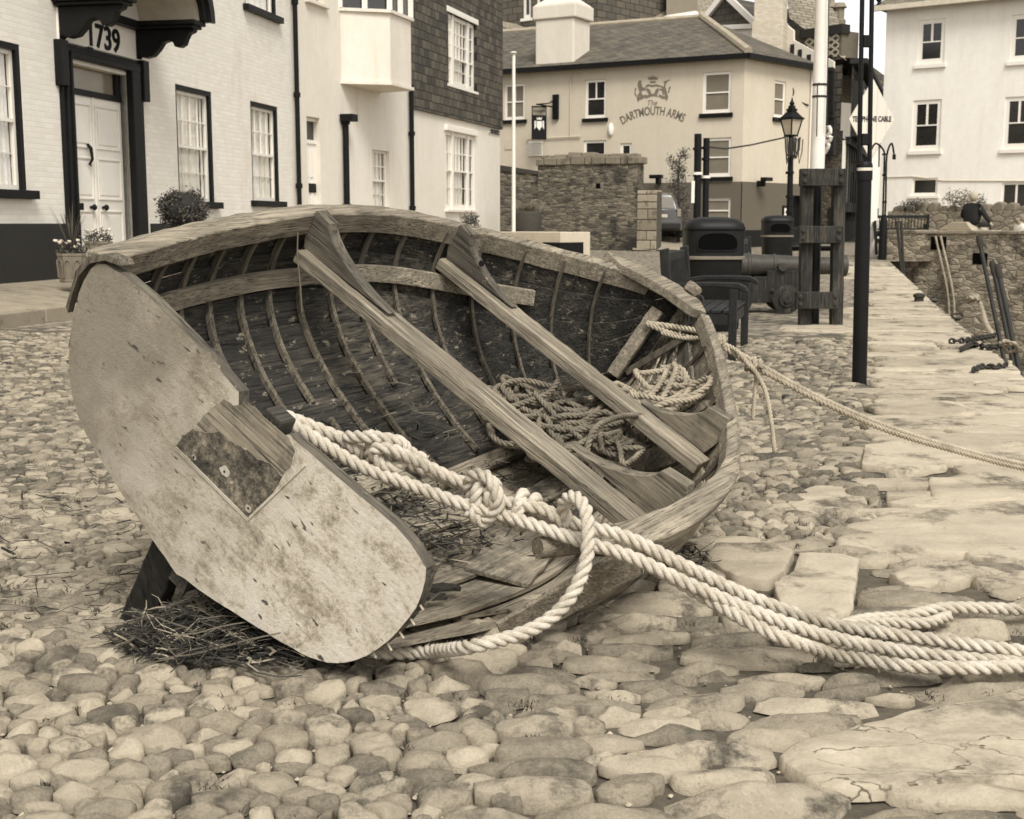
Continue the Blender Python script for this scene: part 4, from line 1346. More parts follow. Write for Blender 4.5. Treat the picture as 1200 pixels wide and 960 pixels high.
def drain(th, pl, px, y0, y1, r=.045, hop=False):
    s_ = pl.s(px); zt = pl.uv(px, y0)[1]; zb = pl.uv(px, y1)[1]
    mb = MB().tube([pl.P(s_, zb, .09), pl.P(s_, zt, .09)], r, 10)
    for z in np.arange(zb + .4, zt, 1.9):
        mb.tube([pl.P(s_, z - .05, .09), pl.P(s_, z + .05, .09)], r * 1.45, 10)
    if hop:
        wbox(mb, pl, s_ - r * 2.2, s_ + r * 2.2, zt - .02, zt + .14, .02, .02 + r * 4.4)
    return th.p('drainpipe', mb, M_IRONB, smooth=50)


def text(body, size, P, u, v, n, mat, depth=.01, bend=None, bold=0, sx=1.0):
    """writing laid on a wall plane; bend lifts the middle into an arch"""
    c = bpy.data.curves.new('lettering', 'FONT'); c.body = body; c.size = size; c.align_x = 'CENTER'; c.align_y = 'CENTER'; c.extrude = 0; c.offset = bold
    o = bpy.data.objects.new('lettering', c); COL.objects.link(o)
    me = bpy.data.meshes.new_from_object(o.evaluated_get(bpy.context.evaluated_depsgraph_get()))
    bm = bmesh.new(); bm.from_mesh(me)
    r = bmesh.ops.extrude_face_region(bm, geom=bm.faces[:]); bmesh.ops.translate(bm, vec=(0, 0, depth), verts=[e for e in r['geom'] if isinstance(e, bmesh.types.BMVert)])
    vs = []
    bm.verts.index_update()
    for q in bm.verts:
        x, y = q.co.x * sx, q.co.y
        if bend:
            a = x / bend; x, y = (bend + y) * math.sin(a), (bend + y) * math.cos(a) - bend
        vs.append(V(P) + V(u) * x + V(v) * y + V(n) * (q.co.z + .004))
    fs = [tuple(l.index for l in f.verts) for f in bm.faces]
    bm.free(); bpy.data.objects.remove(o); bpy.data.curves.remove(c)
    return MB().add(vs, fs)


Z3 = V((0, 0, 1))
# ---------------- white brick house with the dated door
A = PL(F0, FU)
M_WBRICK = m_courses('white_painted_brick', FU, (0, 0, 1), .225, .075, .65, .74, .67, msz=.007, bump=.5, bd=.012, stain=.52, st=(.52, .76), wob=.012)
M_DOOR = m_plain('white_door_paint', .74, .45, var=.05, sc=3)
M_PLINTH = m_render('dark_plinth_paint', .024, .6)
hA = T('brick_house', tuple(A.P(A.s(120), .42)), 'white painted brick house with dark trim and a hooded double front door', 'house')
W2 = A.rect(205, 98, 252, 239); W3 = A.rect(293, 118, 328, 238)
wd = W2[1] - W2[0]
s1_, zt_ = A.uv(25, 53); s1b, zb_ = A.uv(37, 226)
W1 = (A.s(34) - wd * .95, A.s(34), zb_, zt_)
s4, z4 = A.uv(287, 10); s5, z5 = A.uv(324, 22)
W4 = (s4, s5, z5, z5 + 1.7)
dl, dr_ = A.s(87), A.s(155); dz0 = .45; dzt = A.uv(120, 82)[1]
DO = (dl, dr_, dz0, dzt)
sEnd = A.s(346)
mb = facade(MB(), A, -14, sEnd, .1, 10.5, [W1, W2, W3, W4, DO], rev=.2)
hA.p('wall', mb, M_WBRICK)
BF = []
for r, cur in ((W1, True), (W2, True), (W3, True), (W4, True)):
    mb = MB(); f = .085
    wbox(mb, A, r[0], r[0] + f * .7, r[2], r[3], -.13, -.01); wbox(mb, A, r[1] - f, r[1], r[2], r[3], -.13, -.01); wbox(mb, A, r[0] + f * .7, r[1] - f, r[3] - f, r[3], -.13, -.01)
    k = (r[0] + f * .7, r[1] - f, r[2] + .03, r[3] - f)
    w_ = window(hA, A, k, cols=4, rows=(2, 2), set_=.07, fw=.055, bar=.02, curtain=.12 if r is W2 else True, room=.5)
    hA.p('window_surround', mb, M_BLACK, w_)
    mb = MB(); wbox(mb, A, r[0] - .1, r[1] + .12, r[2] - .09, r[2] + .028, -.12, .12)
    hA.p('sill', mb, M_BLACK, w_, bevel=.008)
mb = MB(); zp = A.uv(40, 262)[1]
wbox(mb, A, -14, A.s(97) - .16, .1, zp, -.05, .07)
wbox(mb, A, A.s(176), sEnd, .1, zp + .0, -.05, .05)
hA.p('plinth', mb, M_PLINTH, bevel=.015)
# door surround: stepped architrave
sl_, sr_ = A.s(77), A.s(171)
zfr0 = A.uv(120, 62)[1]     # top of the architrave
mb = MB()
for i, (e, d) in enumerate(((0, .05), (.09, .08), (.19, .11))):
    o0, o1 = sl_ + e, sr_ - e
    i0, i1 = (sl_ + e + .09, sr_ - e - .09)
    if i == 2:
        i0, i1 = dl, dr_
    wbox(mb, A, o0, i0, .42, zfr0 - e * .55, -.1 if i < 2 else -.2, d); wbox(mb, A, i1, o1, .42, zfr0 - e * .55, -.1 if i < 2 else -.2, d)
    wbox(mb, A, o0, o1, zfr0 - e * .55 - .09, zfr0 - e * .55, -.1, d + .004)
wbox(mb, A, sl_ - .09, sl_ + .10, zfr0 - .62, zfr0 + .02, -.02, .125); wbox(mb, A, sr_ - .10, sr_ + .09, zfr0 - .62, zfr0 + .02, -.02, .125)
hA.p('door_surround', mb, M_BLACK, bevel=.012)
# double door
ztr = A.uv(120, 115)[1]
mb = MB(); dd = -.12
wbox(mb, A, dl, dr_, dz0, ztr, dd - .05, dd)
mid = (dl + dr_) / 2
door = hA.p('door', mb, M_DOOR)
mb = MB(); hD = ztr - dz0
for a, b in ((dl + .09, mid - .07), (mid + .07, dr_ - .09)):
    for c0, c1 in ((.05, .36), (.42, .66), (.71, .96)):
        z0, z1 = dz0 + hD * c0, dz0 + hD * c1
        wbox(mb, A, a, b, z0, z0 + .03, dd, dd + .02); wbox(mb, A, a, b, z1 - .03, z1, dd, dd + .02); wbox(mb, A, a, a + .03, z0 + .03, z1 - .03, dd, dd + .02); wbox(mb, A, b - .03, b, z0 + .03, z1 - .03, dd, dd + .02)
        wbox(mb, A, a + .07, b - .07, z0 + .07, z1 - .07, dd, dd + .012)
wbox(mb, A, mid - .022, mid + .022, dz0, ztr, dd, dd + .022)
hA.p('door_panels', mb, M_DOOR, door, bevel=.006)
zk = A.uv(113, 243)[1]; zkn = A.uv(114, 182)[1]
for x in (A.s(115.5), A.s(129.5)):
    hA.p('door_knob', MB().lathe([(.025, 0), (.02, .03), (.045, .05), (.05, .07), (.03, .095)], 12, A.P(x, zk, dd), Matrix.Rotation(math.pi / 2, 3, 'X').to_3x3() if 0 else V((0, 0, 1)).rotation_difference(A.n).to_matrix()), M_IRONB, door, smooth=50)
mb = MB(); x = A.s(102); wbox(mb, A, x - .16, x + .12, zk - .05, zk + .06, dd, dd + .015); wbox(mb, A, x - .11, x + .08, zk - .022, zk + .03, dd + .015, dd + .024)
hA.p('letterbox', mb, M_IRONB, door)
x = A.s(114); mb = MB().tube([A.P(x, zkn + .16, dd + .02), A.P(x, zkn + .1, dd + .07), A.P(x + .02, zkn - .06, dd + .08), A.P(x - .02, zkn - .14, dd + .05), A.P(x + .05, zkn - .16, dd + .04)], [.02, .03, .022, .02, .012], 8)
hA.p('door_knocker', mb, M_IRONB, door, smooth=60)
# fanlight
mb = MB(); wbox(mb, A, dl, dr_, ztr, ztr + .09, dd - .06, dd + .03); wbox(mb, A, dr_ - .16, dr_, ztr + .09, dzt, dd - .06, dd + .02)
hA.p('door_rail', mb, M_BLACK)
mb = MB(); wbox(mb, A, dl, dr_ - .16, ztr + .09, dzt, dd - .04, dd - .03)
hA.p('fanlight', mb, m_plain('fanlight_glass', .17, .12, var=.2, sc=2, bump=0, spec=.6))
# dated frieze, brackets and arched hood
zb0 = A.uv(172, 43)[1]        # underside of the bracket caps
mb = MB(); wbox(mb, A, sl_ + .02, sr_ - .02, zfr0 + .02, zb0 + .03, .0, .03)
hA.p('date_panel', mb, M_WHITE)
p0 = A.uv(103, 44, .03); p1 = A.uv(140, 44, .03); pc = A.uv(121, 45.5, .03)
P_ = A.P(pc[0], pc[1], .03); hh_ = .40
mb = text('1739', hh_ * 1.2, P_, A.u, Z3, A.n, M_BLACK, .012, bold=.010, sx=1.05)
for dx, dz in ((-.40, -.5), (-.40, -.5)):
    pass
x0 = pc[0]; wN = .62
wbox(mb, A, x0 - .475, x0 - .335, pc[1] - .21, pc[1] - .175, .034, .047)
hA.p('date_numerals', mb, M_BLACK)


def bracket(s_, th_=.16):
    zt = zb0; pr = [(0, zt + .06), (1.0, zt + .06), (.98, zt - .02), (.90, zt - .06), (.86, zt - .16), (.82, zt - .30), (.74, zt - .36), (.66, zt - .34), (.63, zt - .24), (.56, zt - .20), (.46, zt - .24), (.38, zt - .40), (.28, zt - .54), (.14, zt - .58), (.05, zt - .53), (0, zt - .60)]
    pr = [(x, zt + (z - zt) * .68) for x, z in pr]
    return MB().prism(pr, A.P(s_ - th_ / 2, 0, .03), A.n, Z3, A.u, th_)


for s_ in (sl_ + .10, sr_ - .08):
    hA.p('canopy_bracket', bracket(s_), M_BLACK, bevel=.015)
    mb = MB(); wbox(mb, A, s_ - .17, s_ + .17, zb0 + .04, zb0 + .09, 0, 1.06); wbox(mb, A, s_ - .21, s_ + .21, zb0 + .09, zb0 + .16, 0, 1.11)
    hA.p('bracket_cap', mb, M_BLACK, bevel=.02)
sa, sb = sl_ - .12, sr_ + .14; sm = (sa + sb) / 2; hw = (sb - sa) / 2; rise = .85; zc = zb0 + .16


def arc(d0, d1, ri, ro, n=20):
    vs = []
    for i in range(n + 1):
        a = math.pi * i / n; cx, cz = -math.cos(a), math.sin(a) ** .9
        for d, k in ((d0, ri), (d1, ri), (d1, ro), (d0, ro)):
            vs.append(A.P(sm + cx * (hw + k), zc + cz * (rise + k), d))
    return MB().add(vs, [(i * 4 + q, i * 4 + (q + 1) % 4, i * 4 + 4 + (q + 1) % 4, i * 4 + 4 + q) for i in range(n) for q in range(4)] + [(3, 2, 1, 0), (n * 4, n * 4 + 1, n * 4 + 2, n * 4 + 3)])


hood = hA.p('door_hood', arc(0, 1.06, -.10, -.04), m_plain('hood_soffit', .45, .8), smooth=40)
hA.p('hood_moulding', arc(1.06, 1.16, -.16, .06), M_BLACK, hood, smooth=40, bevel=.015); hA.p('hood_moulding', arc(1.16, 1.22, -.06, .1), M_BLACK, hood, smooth=40)
hA.p('hood_roof', arc(0, 1.06, -.036, .03), m_plain('lead', .12, .6), hood, smooth=40)
wbm = MB(); wbox(wbm, A, sl_ + .1, sr_ - .1, zb0 + .032, zb0 + .16, .002, .16)
hA.p('hood_cornice', wbm, M_BLACK, bevel=.01)
drain(hA, A, 347, -30, 240, .05)

# ---------------- rendered house with the oriel
Bx0, Bd0 = 347, None
p = A.P(sEnd, 0); q0 = V((p.x, p.y, 0)); q1 = pix(483, 262, 33.6); q1.z = 0
Bp = PL(q0, q1 - q0); LB = (q1 - q0).length
M_REND = m_render('cream_render', .64, .72)
hB = T('rendered_house', tuple(Bp.P(2, .5)), 'cream rendered house with a square oriel window and black drainpipes', 'house')
Dd = Bp.rect(359, 136, 378, 300); Dd = (Dd[0], Dd[1], .5, Dd[3])
Wb = Bp.rect(436, 175, 457, 247); Wu = Bp.rect(359, -20, 380, 6)
hB.p('wall', facade(MB(), Bp, 0, LB, .1, 10.4, [Dd, Wb, Wu], rev=.2), M_REND)
zt = Bp.uv(366, 168)[1]
mb = MB(); wbox(mb, Bp, Dd[0], Dd[1], .5, zt, -.19, -.13)
dB = hB.p('door', mb, M_DOOR)
mb = MB()
for c0, c1 in ((.05, .35), (.4, .66), (.7, .95)):
    z0, z1 = .5 + (zt - .5) * c0, .5 + (zt - .5) * c1
    for a, b in ((Dd[0] + .14, (Dd[0] + Dd[1]) / 2 - .05), ((Dd[0] + Dd[1]) / 2 + .05, Dd[1] - .14)):
        wbox(mb, Bp, a, b, z0, z1, -.13, -.112)
hB.p('door_panels', mb, M_DOOR, dB, bevel=.01)
mb = MB(); z_ = Bp.uv(364, 220)[1]; wbox(mb, Bp, Dd[0] + .25, Dd[0] + .6, z_ - .1, z_ + .1, -.112, -.10)
hB.p('letterbox', mb, M_IRONB, dB)
mb = MB(); wbox(mb, Bp, Dd[0], Dd[1], zt + .08, Dd[3] - .08, -.17, -.16)
hB.p('fanlight', mb, M_DKGLASS)
mb = MB(); wbox(mb, Bp, Dd[0], Dd[1], zt, zt + .08, -.18, -.10); wbox(mb, Bp, Dd[0], Dd[1], Dd[3] - .08, Dd[3], -.18, -.10)
hB.p('door_rail', mb, M_WHITE)
window(hB, Bp, Wb, cols=4, rows=(2, 2), set_=.1, fw=.06, bar=.03, curtain=.25, sill=.06, sillm=M_REND)
window(hB, Bp, Wu, cols=2, rows=(1, 1), set_=.1, fw=.06, curtain=True, sill=.08, sillm=M_REND)
# oriel
wo = .95; so0, sf0, sf1 = Bp.s(403), Bp.s(460, wo), Bp.s(484, wo); so1 = sf1 + .25; zo0 = Bp.uv(410, 97)[1]; zo1 = Bp.uv(410, 17)[1]
def owall(z0, z1, e, mb):
    q = [(so0 - e, 0), (sf0 - e, wo + e), (sf1 + e, wo + e), (so1 + e, 0)]
    a = [Bp.P(s_, z0, d) for s_, d in q]; b = [Bp.P(s_, z1, d) for s_, d in q]
    return mb.hexa(a + b)
ori = hB.p('oriel', owall(zo0, zo1, 0, MB()), M_REND, bevel=.01)
hB.p('oriel_sill', owall(zo1, zo1 + .07, .06, MB()), M_REND, ori)
hB.p('oriel_base', owall(zo0 - .07, zo0, .05, MB()), M_REND, ori)
for s_, d in [(so0, 0), ((so0 + sf0) / 2, wo / 2), (sf0, wo), ((sf0 + sf1) / 2, wo), (sf1, wo), (so1, 0)]:
    p = Bp.P(s_, zo1 + .07, d); hB.p('oriel_post', MB().box((p.x, p.y, zo1 + .92), (.12, .12, 1.7)), M_WHITE, ori)
hB.p('oriel_glass', owall(zo1 + .07, zo1 + 1.75, -.05, MB()), M_DKGLASS, ori)
hB.p('oriel_roof', owall(zo1 + 1.75, zo1 + 2.1, .08, MB()), M_REND, ori)
drain(hB, Bp, 403, 142, 262, .07, True); drain(hB, Bp, 480, 100, 262, .06)

# ---------------- slate-hung corner house
c0 = q1.copy(); c1 = pix(586, 262, 41.0); c1.z = 0
Cp = PL(c0, c1 - c0); LC = (c1 - c0).length
M_SLATEW = m_courses('hung_slates', Cp.u, (0, 0, 1), .34, .22, .035, .115, .014, msz=.012, bump=.9, bd=.03, stain=.14, st=(.55, .75), wob=.05)
M_REND2 = m_render('white_render', .66, .78)
hC = T('slate_hung_house', tuple(Cp.P(LC / 2, .5)), 'corner house hung with dark slates above a white rendered ground floor', 'house')
Wl = Cp.rect(522, 153, 556, 246); Wh = Cp.rect(522, 14, 556, 108)
zs0 = Cp.uv(534, 139)[1]
hC.p('wall', facade(MB(), Cp, 0, LC, .1, zs0, [Wl], rev=.12, ends=9), M_REND2)
mb = facade(MB(), Cp, -.05, LC + .06, zs0 - .02, 11.0, [Wh], rev=.2, d=.08, ends=9)
mb.add([Cp.P(-.05, zs0 - .02, .08), Cp.P(LC + .06, zs0 - .02, .08), Cp.P(LC + .06, zs0 - .02, 0), Cp.P(-.05, zs0 - .02, 0)], [(0, 1, 2, 3)])
hC.p('slate_hanging', mb, M_SLATEW)
for W_ in (Wl, Wh):
    L_ = W_[1] - W_[0]
    w_ = window(hC, Cp, W_, cols=5, rows=(2, 2) if W_ is Wl else (3, 2), set_=.02, fw=.11, bar=.035, vbars=(.12, .22, .38, .5, .62, .78, .88), curtain=.4, sill=.08, sillm=M_WHITE)
    mb = MB()
    for f in (.23, .77):
        wbox(mb, Cp, W_[0] + L_ * f - .07, W_[0] + L_ * f + .07, W_[2], W_[3], -.1, .02)
    hC.p('mullion', mb, M_WHITE, w_)
    mb = MB(); wbox(mb, Cp, W_[0] - .12, W_[1] + .12, W_[3], W_[3] + .16, -.02, .10)
    hC.p('window_head', mb, M_WHITE, w_, bevel=.015)
sg = T('street_sign', tuple(Cp.P(Cp.s(578), Cp.uv(578, 156)[1])), 'small pale street name plate under the slate hanging at the house corner', 'sign')
r_ = Cp.rect(572, 151, 585, 159)
mb = MB(); wbox(mb, Cp, *r_, .0, .03); sg.p('plate', mb, M_WHITE)
mb = MB()
for a, b in (((r_[0], r_[1], r_[2], r_[2] + .035)), ((r_[0], r_[1], r_[3] - .035, r_[3]))) and ((0, 0),):
    wbox(mb, Cp, r_[0] + .02, r_[1] - .02, r_[2] + .02, r_[2] + .05, .03, .036); wbox(mb, Cp, r_[0] + .02, r_[1] - .02, r_[3] - .05, r_[3] - .02, .03, .036)
sg.p('border', mb, M_BLACK)
sg.p('lettering', text('BAYARDS', .20, Cp.P((r_[0] + r_[1]) / 2, (r_[2] + r_[3]) / 2, .03), Cp.u, Z3, Cp.n, M_BLACK, .006, bold=.004, sx=.9), M_BLACK)

# ---------------- the pub
KD = 48.0
pc_ = pix(868, 262, KD); pc_.z = 0; pl_ = pix(560, 262, 53.6); pl_.z = 0; pr_ = pix(946, 262, 51.6); pr_.z = 0
PA = PL(pl_, pc_ - pl_); PB = PL(pc_, pr_ - pc_); LA = (pc_ - pl_).length; LBp = (pr_ - pc_).length
zev = PA.uv(860, 66)[1]
M_PUB = m_render('pub_cream_paint', .50, .88, sc=.5, bump=.15)
M_PUBB = m_render('pub_dark_band_paint', .105, .85, sc=.5, bump=.1)
M_ROOFP = m_courses('pub_roof_slates', PA.u, (0, .35, .94), .36, .15, .06, .14, .04, msz=.016, bump=.8, bd=.03, stain=.17, st=(.52, .72), wob=.04)
pub = T('pub', tuple(PA.P(LA * .6, .35)), 'cream painted corner pub with hipped slate roof and lettering on its wall', 'pub')
zband = PA.uv(800, 214)[1]
wA = [PA.rect(591, 99, 615, 140), PA.rect(686, 94, 710, 138), PA.rect(684, 165, 710, 184), PA.rect(727, 168, 740, 184), PA.rect(824, 85, 856, 132), PA.rect(824, 162, 856, 207), PA.rect(824, 232, 856, 262)]
wBr = [PB.rect(908, 94, 920, 139)]; dB_ = PB.rect(926, 229, 942, 300); dB_ = (dB_[0], dB_[1], .3, dB_[3])
mb = facade(MB(), PA, 0, LA, zband, zev, wA[:6], rev=.15, ends=0); facade(mb, PB, 0, LBp, zband, zev, wBr, rev=.15, ends=0)
for (a, ea), (b, eb) in ((((PB, LBp), (PB, LBp)),) and (((PA.P(0, 0), 0), (PA.P(0, 0, -9), 0)), ((PB.P(LBp, 0), 0), (PB.P(LBp, 0, -9), 0)))):
    mb.add([(a.x, a.y, 0), (b.x, b.y, 0), (b.x, b.y, zev), (a.x, a.y, zev)], [(0, 1, 2, 3)])
pub.p('wall', mb, M_PUB)
mb = facade(MB(), PA, 0, LA, .1, zband, [wA[6]], rev=.18, d=.025, ends=0); facade(mb, PB, 0, LBp, .1, zband, [dB_], rev=.3, d=.025, ends=0)
pub.p('painted_base', mb, M_PUBB)
mb = MB(); wbox(mb, PA, 0, LA + .05, .1, .95, .0, .06); wbox(mb, PB, 0, LBp, .1, .95, .0, .06)
pub.p('plinth', mb, M_BLACK)
for i, r in enumerate(wA):
    if i in (0, 1):
        w_ = window(pub, PA, r, cols=2, rows=(1, 1), set_=.05, fw=.10, bar=.06, pane=M_DKGLASS if i else M_CURTG, sill=.14)
    elif i in (2, 3):
        w_ = window(pub, PA, r, cols=1, rows=(1,), set_=.05, fw=.10, pane=M_DKGLASS)
    else:
        w_ = window(pub, PA, r, cols=1, rows=(1, 1), set_=.05, fw=.11, bar=.06, pane=M_CURTG, sill=.16 if i < 6 else None)
window(pub, PB, wBr[0], cols=1, rows=(1, 1), set_=.05, fw=.10, pane=M_CURTG, sill=.16)
mb = MB(); wbox(mb, PB, dB_[0], dB_[1], .3, dB_[3], -.32, -.26); pub.p('door', mb, M_BLACK)
# roof
apex = pix(822, 20, 53.0); apx2 = pix(560, 40, 59.0); back = pix(946, 78, 60)
e0 = PA.P(-.3, zev + .05, .35); e1 = V((pc_.x, pc_.y, zev + .05)) + (PA.n + PB.n).normalized() * .38; e2 = PB.P(LBp + .2, zev + .05, .35)
e0d, e1d, e2d = [v - V((0, 0, .16)) for v in (e0, e1, e2)]
bk0 = apx2 + V((-1, 6, -2.2)); bk1 = e2 + V((2.5, 8, 0))
mb = MB().add([e0, e1, apex, apx2, e2, bk0, bk1], [(0, 1, 2, 3), (1, 4, 2), (3, 2, 6, 5), (2, 4, 6)])
mb.add([e0d, e1d, e2d, PA.P(-.3, zev - .11, 0), V((pc_.x, pc_.y, zev - .11)), PB.P(LBp + .2, zev - .11, 0)], [(0, 1, 4, 3), (1, 2, 5, 4)])
roof = pub.p('roof', mb, M_ROOFP)
mb = MB()
for a, b in ((e0, e1), (e1, e2)):
    mb.beam(a - V((0, 0, .09)), b - V((0, 0, .09)), .14, .18)
pub.p('gutter', mb, M_BLACK, roof)
pub.p('hip_tiles', MB().tube([e1 + V((0, 0, .05)), e1.lerp(apex, .5) + V((0, 0, .07)), apex + V((0, 0, .05))], [.16, .15, .15], 8).tube([apex, apx2], .13, 8), m_stone('ridge_mortar', .18, .42, isl=0, sc=4), roof)
# chimney on the eaves
ch0 = PA.uv(627, 76); ch1 = PA.uv(672, 20)
mb = MB(); wbox(mb, PA, ch0[0], ch1[0], zev - .3, ch1[1], -1.5, -.02)
M_CHIM = m_render('chimney_render', .60, .9)
chm = pub.p('chimney', mb, M_CHIM, roof, bevel=.05)
mb = MB(); wbox(mb, PA, ch0[0] - .1, ch1[0] + .12, ch1[1], ch1[1] + .55, -1.6, .06)
q = (ch0[0] + ch1[0]) / 2
a = [PA.P(ch0[0] - .08, ch1[1] + .55, .04), PA.P(ch1[0] + .1, ch1[1] + .55, .04), PA.P(ch1[0] + .1, ch1[1] + .55, -1.58), PA.P(ch0[0] - .08, ch1[1] + .55, -1.58)]
b = [PA.P(q - .45, ch1[1] + .92, -.4), PA.P(q + .45, ch1[1] + .92, -.4), PA.P(q + .45, ch1[1] + .92, -1.2), PA.P(q - .45, ch1[1] + .92, -1.2)]
mb.hexa(a + b)
for dx in (-.2, .28):
    mb.tube([PA.P(q + dx, ch1[1] + .85, -.8), PA.P(q + dx, ch1[1] + 1.15, -.8)], .16, 10)
pub.p('chimney_cap', mb, M_CHIM, roof, bevel=.12)
# lettering and crest
def pubpoly(mb, pts, d=.012):
    c = [PA.uv(x, y) for x, y in pts]
    return mb.prism(c, PA.P(0, 0, .002), PA.u, Z3, PA.n, d)
def pubstroke(mb, pts, w_):
    c = [PA.uv(x, y) for x, y in pts]; c = [PA.P(a, z, .006) for a, z in c]
    return mb.tube([V(q) for q in spline(c, .1)], w_, 5)
M_LET = m_plain('lettering_paint', .13, .8)
M_CREST = m_plain('crest_paint', .16, .8)
lc = PA.uv(764.5, 134.5); wT = PA.s(801) - PA.s(727)
mb = text('DARTMOUTH ARMS', .44, (0, 0, 0), (1, 0, 0), (0, 1, 0), (0, 0, 1), M_LET, .006, bold=.008)
xs = [v[0] for v in mb.v]; k = wT * 1.03 / (max(xs) - min(xs))
mb = text('DARTMOUTH ARMS', .44, PA.P(lc[0], lc[1] + .13, 0), PA.u, Z3, PA.n, M_LET, .006, bend=2.7, bold=.008, sx=k)
pub.p('pub_lettering', mb, M_LET)
t_c = PA.uv(764.5, 121)
mb = text('The', .30, PA.P(t_c[0], t_c[1], 0), PA.u, Z3, PA.n, M_CREST, .006, sx=.95)
for i, v in enumerate(mb.v):
    mb.v[i] = tuple(V(v) + PA.u * ((v[2] - t_c[1]) * .35))
pub.p('pub_lettering', mb, M_CREST)
mb = MB()
def crest(mb):
    pubpoly(mb, [(760, 93.5), (759.3, 89.5), (761.2, 91.6), (763, 89.2), (764.2, 91.2), (765.2, 88), (766.2, 91.2), (767.6, 89.2), (769.2, 91.6), (771.2, 89.5), (770.3, 93.5)])
    pubpoly(mb, [(761.7, 95.2), (768.6, 95.2), (768.2, 97.2), (762.2, 97.2)])
    # shield with its two dark curved flanks
    pubpoly(mb, [(756.5, 100.5), (760, 98.8), (765, 99.8), (770, 98.8), (773.8, 100.5), (773, 102), (769, 101), (765, 102), (761, 101), (757, 102.2)])
    pubpoly(mb, [(758, 103), (761.5, 105), (763.6, 110), (766.6, 110), (768.5, 105), (772, 103), (772, 107), (769.8, 111), (771.5, 113.5), (765, 112.4), (757, 115.5), (756.6, 113), (760.6, 110.5), (758.4, 107)])
    # scroll feet
    pubpoly(mb, [(746.5, 114.5), (752, 113.5), (757, 110.5), (758, 113), (752, 116.5), (749, 117), (748.5, 119.5), (746.8, 117.5)])
    pubpoly(mb, [(772.5, 110.5), (778, 113), (783.2, 113.2), (782, 117), (780.6, 118.5), (780.6, 116), (776, 115.4), (772, 113)])
    # lion, rampant, left
    pubpoly(mb, [(748, 96), (749.6, 94), (751.8, 95), (751.4, 97.4), (752.6, 100), (753, 102.6), (757, 102.5), (757, 103.6), (752.8, 104.6), (758, 104.6), (758, 105.6), (752.6, 106.4), (751.6, 109), (754, 112), (752, 113.6), (749.4, 113.4), (747, 115.4), (747.2, 111.4), (749.6, 108), (748.4, 104), (747.4, 100)])
    pubpoly(mb, [(744, 104), (745.6, 103), (746, 104.6), (745, 106), (744.6, 109), (746.6, 113), (745.8, 113.6), (743.8, 110), (744, 106.5)])
    # second supporter with raised horn, right
    pubpoly(mb, [(777.6, 95.6), (781, 94.6), (785, 93.2), (785.2, 93.8), (781.8, 96), (780.6, 98), (779.6, 101.6), (781, 105), (781.8, 109.6), (782.8, 113.4), (779.6, 113.6), (779, 110), (777.4, 107), (778.4, 111.6), (776.4, 110.6), (776.2, 106.6), (772.6, 105.2), (772.8, 104.2), (777, 104), (773, 100.8), (773.6, 100), (777.6, 102), (779, 97.4), (777.4, 96.6)])
    pubpoly(mb, [(784.6, 102), (786, 101.2), (786, 103), (784.8, 105), (784.4, 108.4), (782.4, 109.2), (782.6, 108.2), (783.6, 106), (783.6, 103.6)])
crest(mb); pub.p('pub_crest', mb, M_CREST)
# fittings
for x, y in ((774, 209), (887, 212)):
    pl2 = PA if x < 868 else PB; a, z = pl2.uv(x, y); mb = MB(); wbox(mb, pl2, a - .25, a + .25, z - .02, z + .12, .3, .55); wbox(mb, pl2, a - .06, a + .06, z - .22, z, .02, .36)
    pub.p('floodlight', mb, M_BLACK, bevel=.02)
a, z = PA.uv(716.5, 152); pub.p('alarm_box', MB().ball(PA.P(a, z, .05), .27, 12, 8, (.42, .3, .95)), M_WHITE, smooth=180)
r = PA.rect(620, 166, 636, 183); mb = MB(); wbox(mb, PA, r[0], r[1], r[2], r[3], .0, .04)
for i in range(6):
    z = r[2] + (r[3] - r[2]) * (i + .5) / 6; wbox(mb, PA, r[0], r[1], z - .03, z + .02, .04, .09)
pub.p('vent_grille', mb, M_WHITE)
r = PA.rect(592, 163, 600, 175); mb = MB(); wbox(mb, PA, *r, 0, .03); pub.p('wall_hatch', mb, M_PUB)
mb = MB(); mb.tube([PA.P(PA.s(618), PA.uv(618, 163)[1], .06), PA.P(PA.s(680), PA.uv(680, 160)[1], .06)], .025, 6).tube([PA.P(PA.s(668), zev, .04), PA.P(PA.s(668), PA.uv(668, 160)[1], .04)], .02, 6)
pub.p('wall_pipe', mb, M_PUB)
mb = MB(); mb.tube([PB.P(LBp - .1, .3, .08), PB.P(LBp - .1, zev, .08)], .07, 8); pub.p('drainpipe', mb, M_WHITE)
r = PB.rect(916, 241, 922, 259); mb = MB(); wbox(mb, PB, *r, .03, .08); nb = pub.p('notice_board', mb, M_BLACK)
mb = MB(); wbox(mb, PB, r[0] + .08, r[1] - .08, r[2] + .1, r[3] - .1, .08, .085); pub.p('notice', mb, M_WHITE, nb)
mb = MB()
s_, z = PA.uv(652, 126); 
hs = T('hanging_sign', tuple(PA.P(s_, z, .1)), 'black hanging pub sign with a white crest on a wrought iron bracket', 'sign')
mb = MB(); z1 = PA.uv(653, 111)[1]; z0 = PA.uv(653, 140)[1]; wbox(mb, PA, s_ - .12, s_ + .12, z0, z1, .0, .12)
mb.tube([PA.P(s_, z, .1), PA.P(s_ - .2, z + .03, 1.3)], .03, 6).tube([PA.P(s_, z1 - .2, .1), PA.P(s_ - .1, z + .12, .5), PA.P(s_ - .2, z + .04, 1.2)], .025, 6)
hs.p('bracket', mb, M_IRONB)
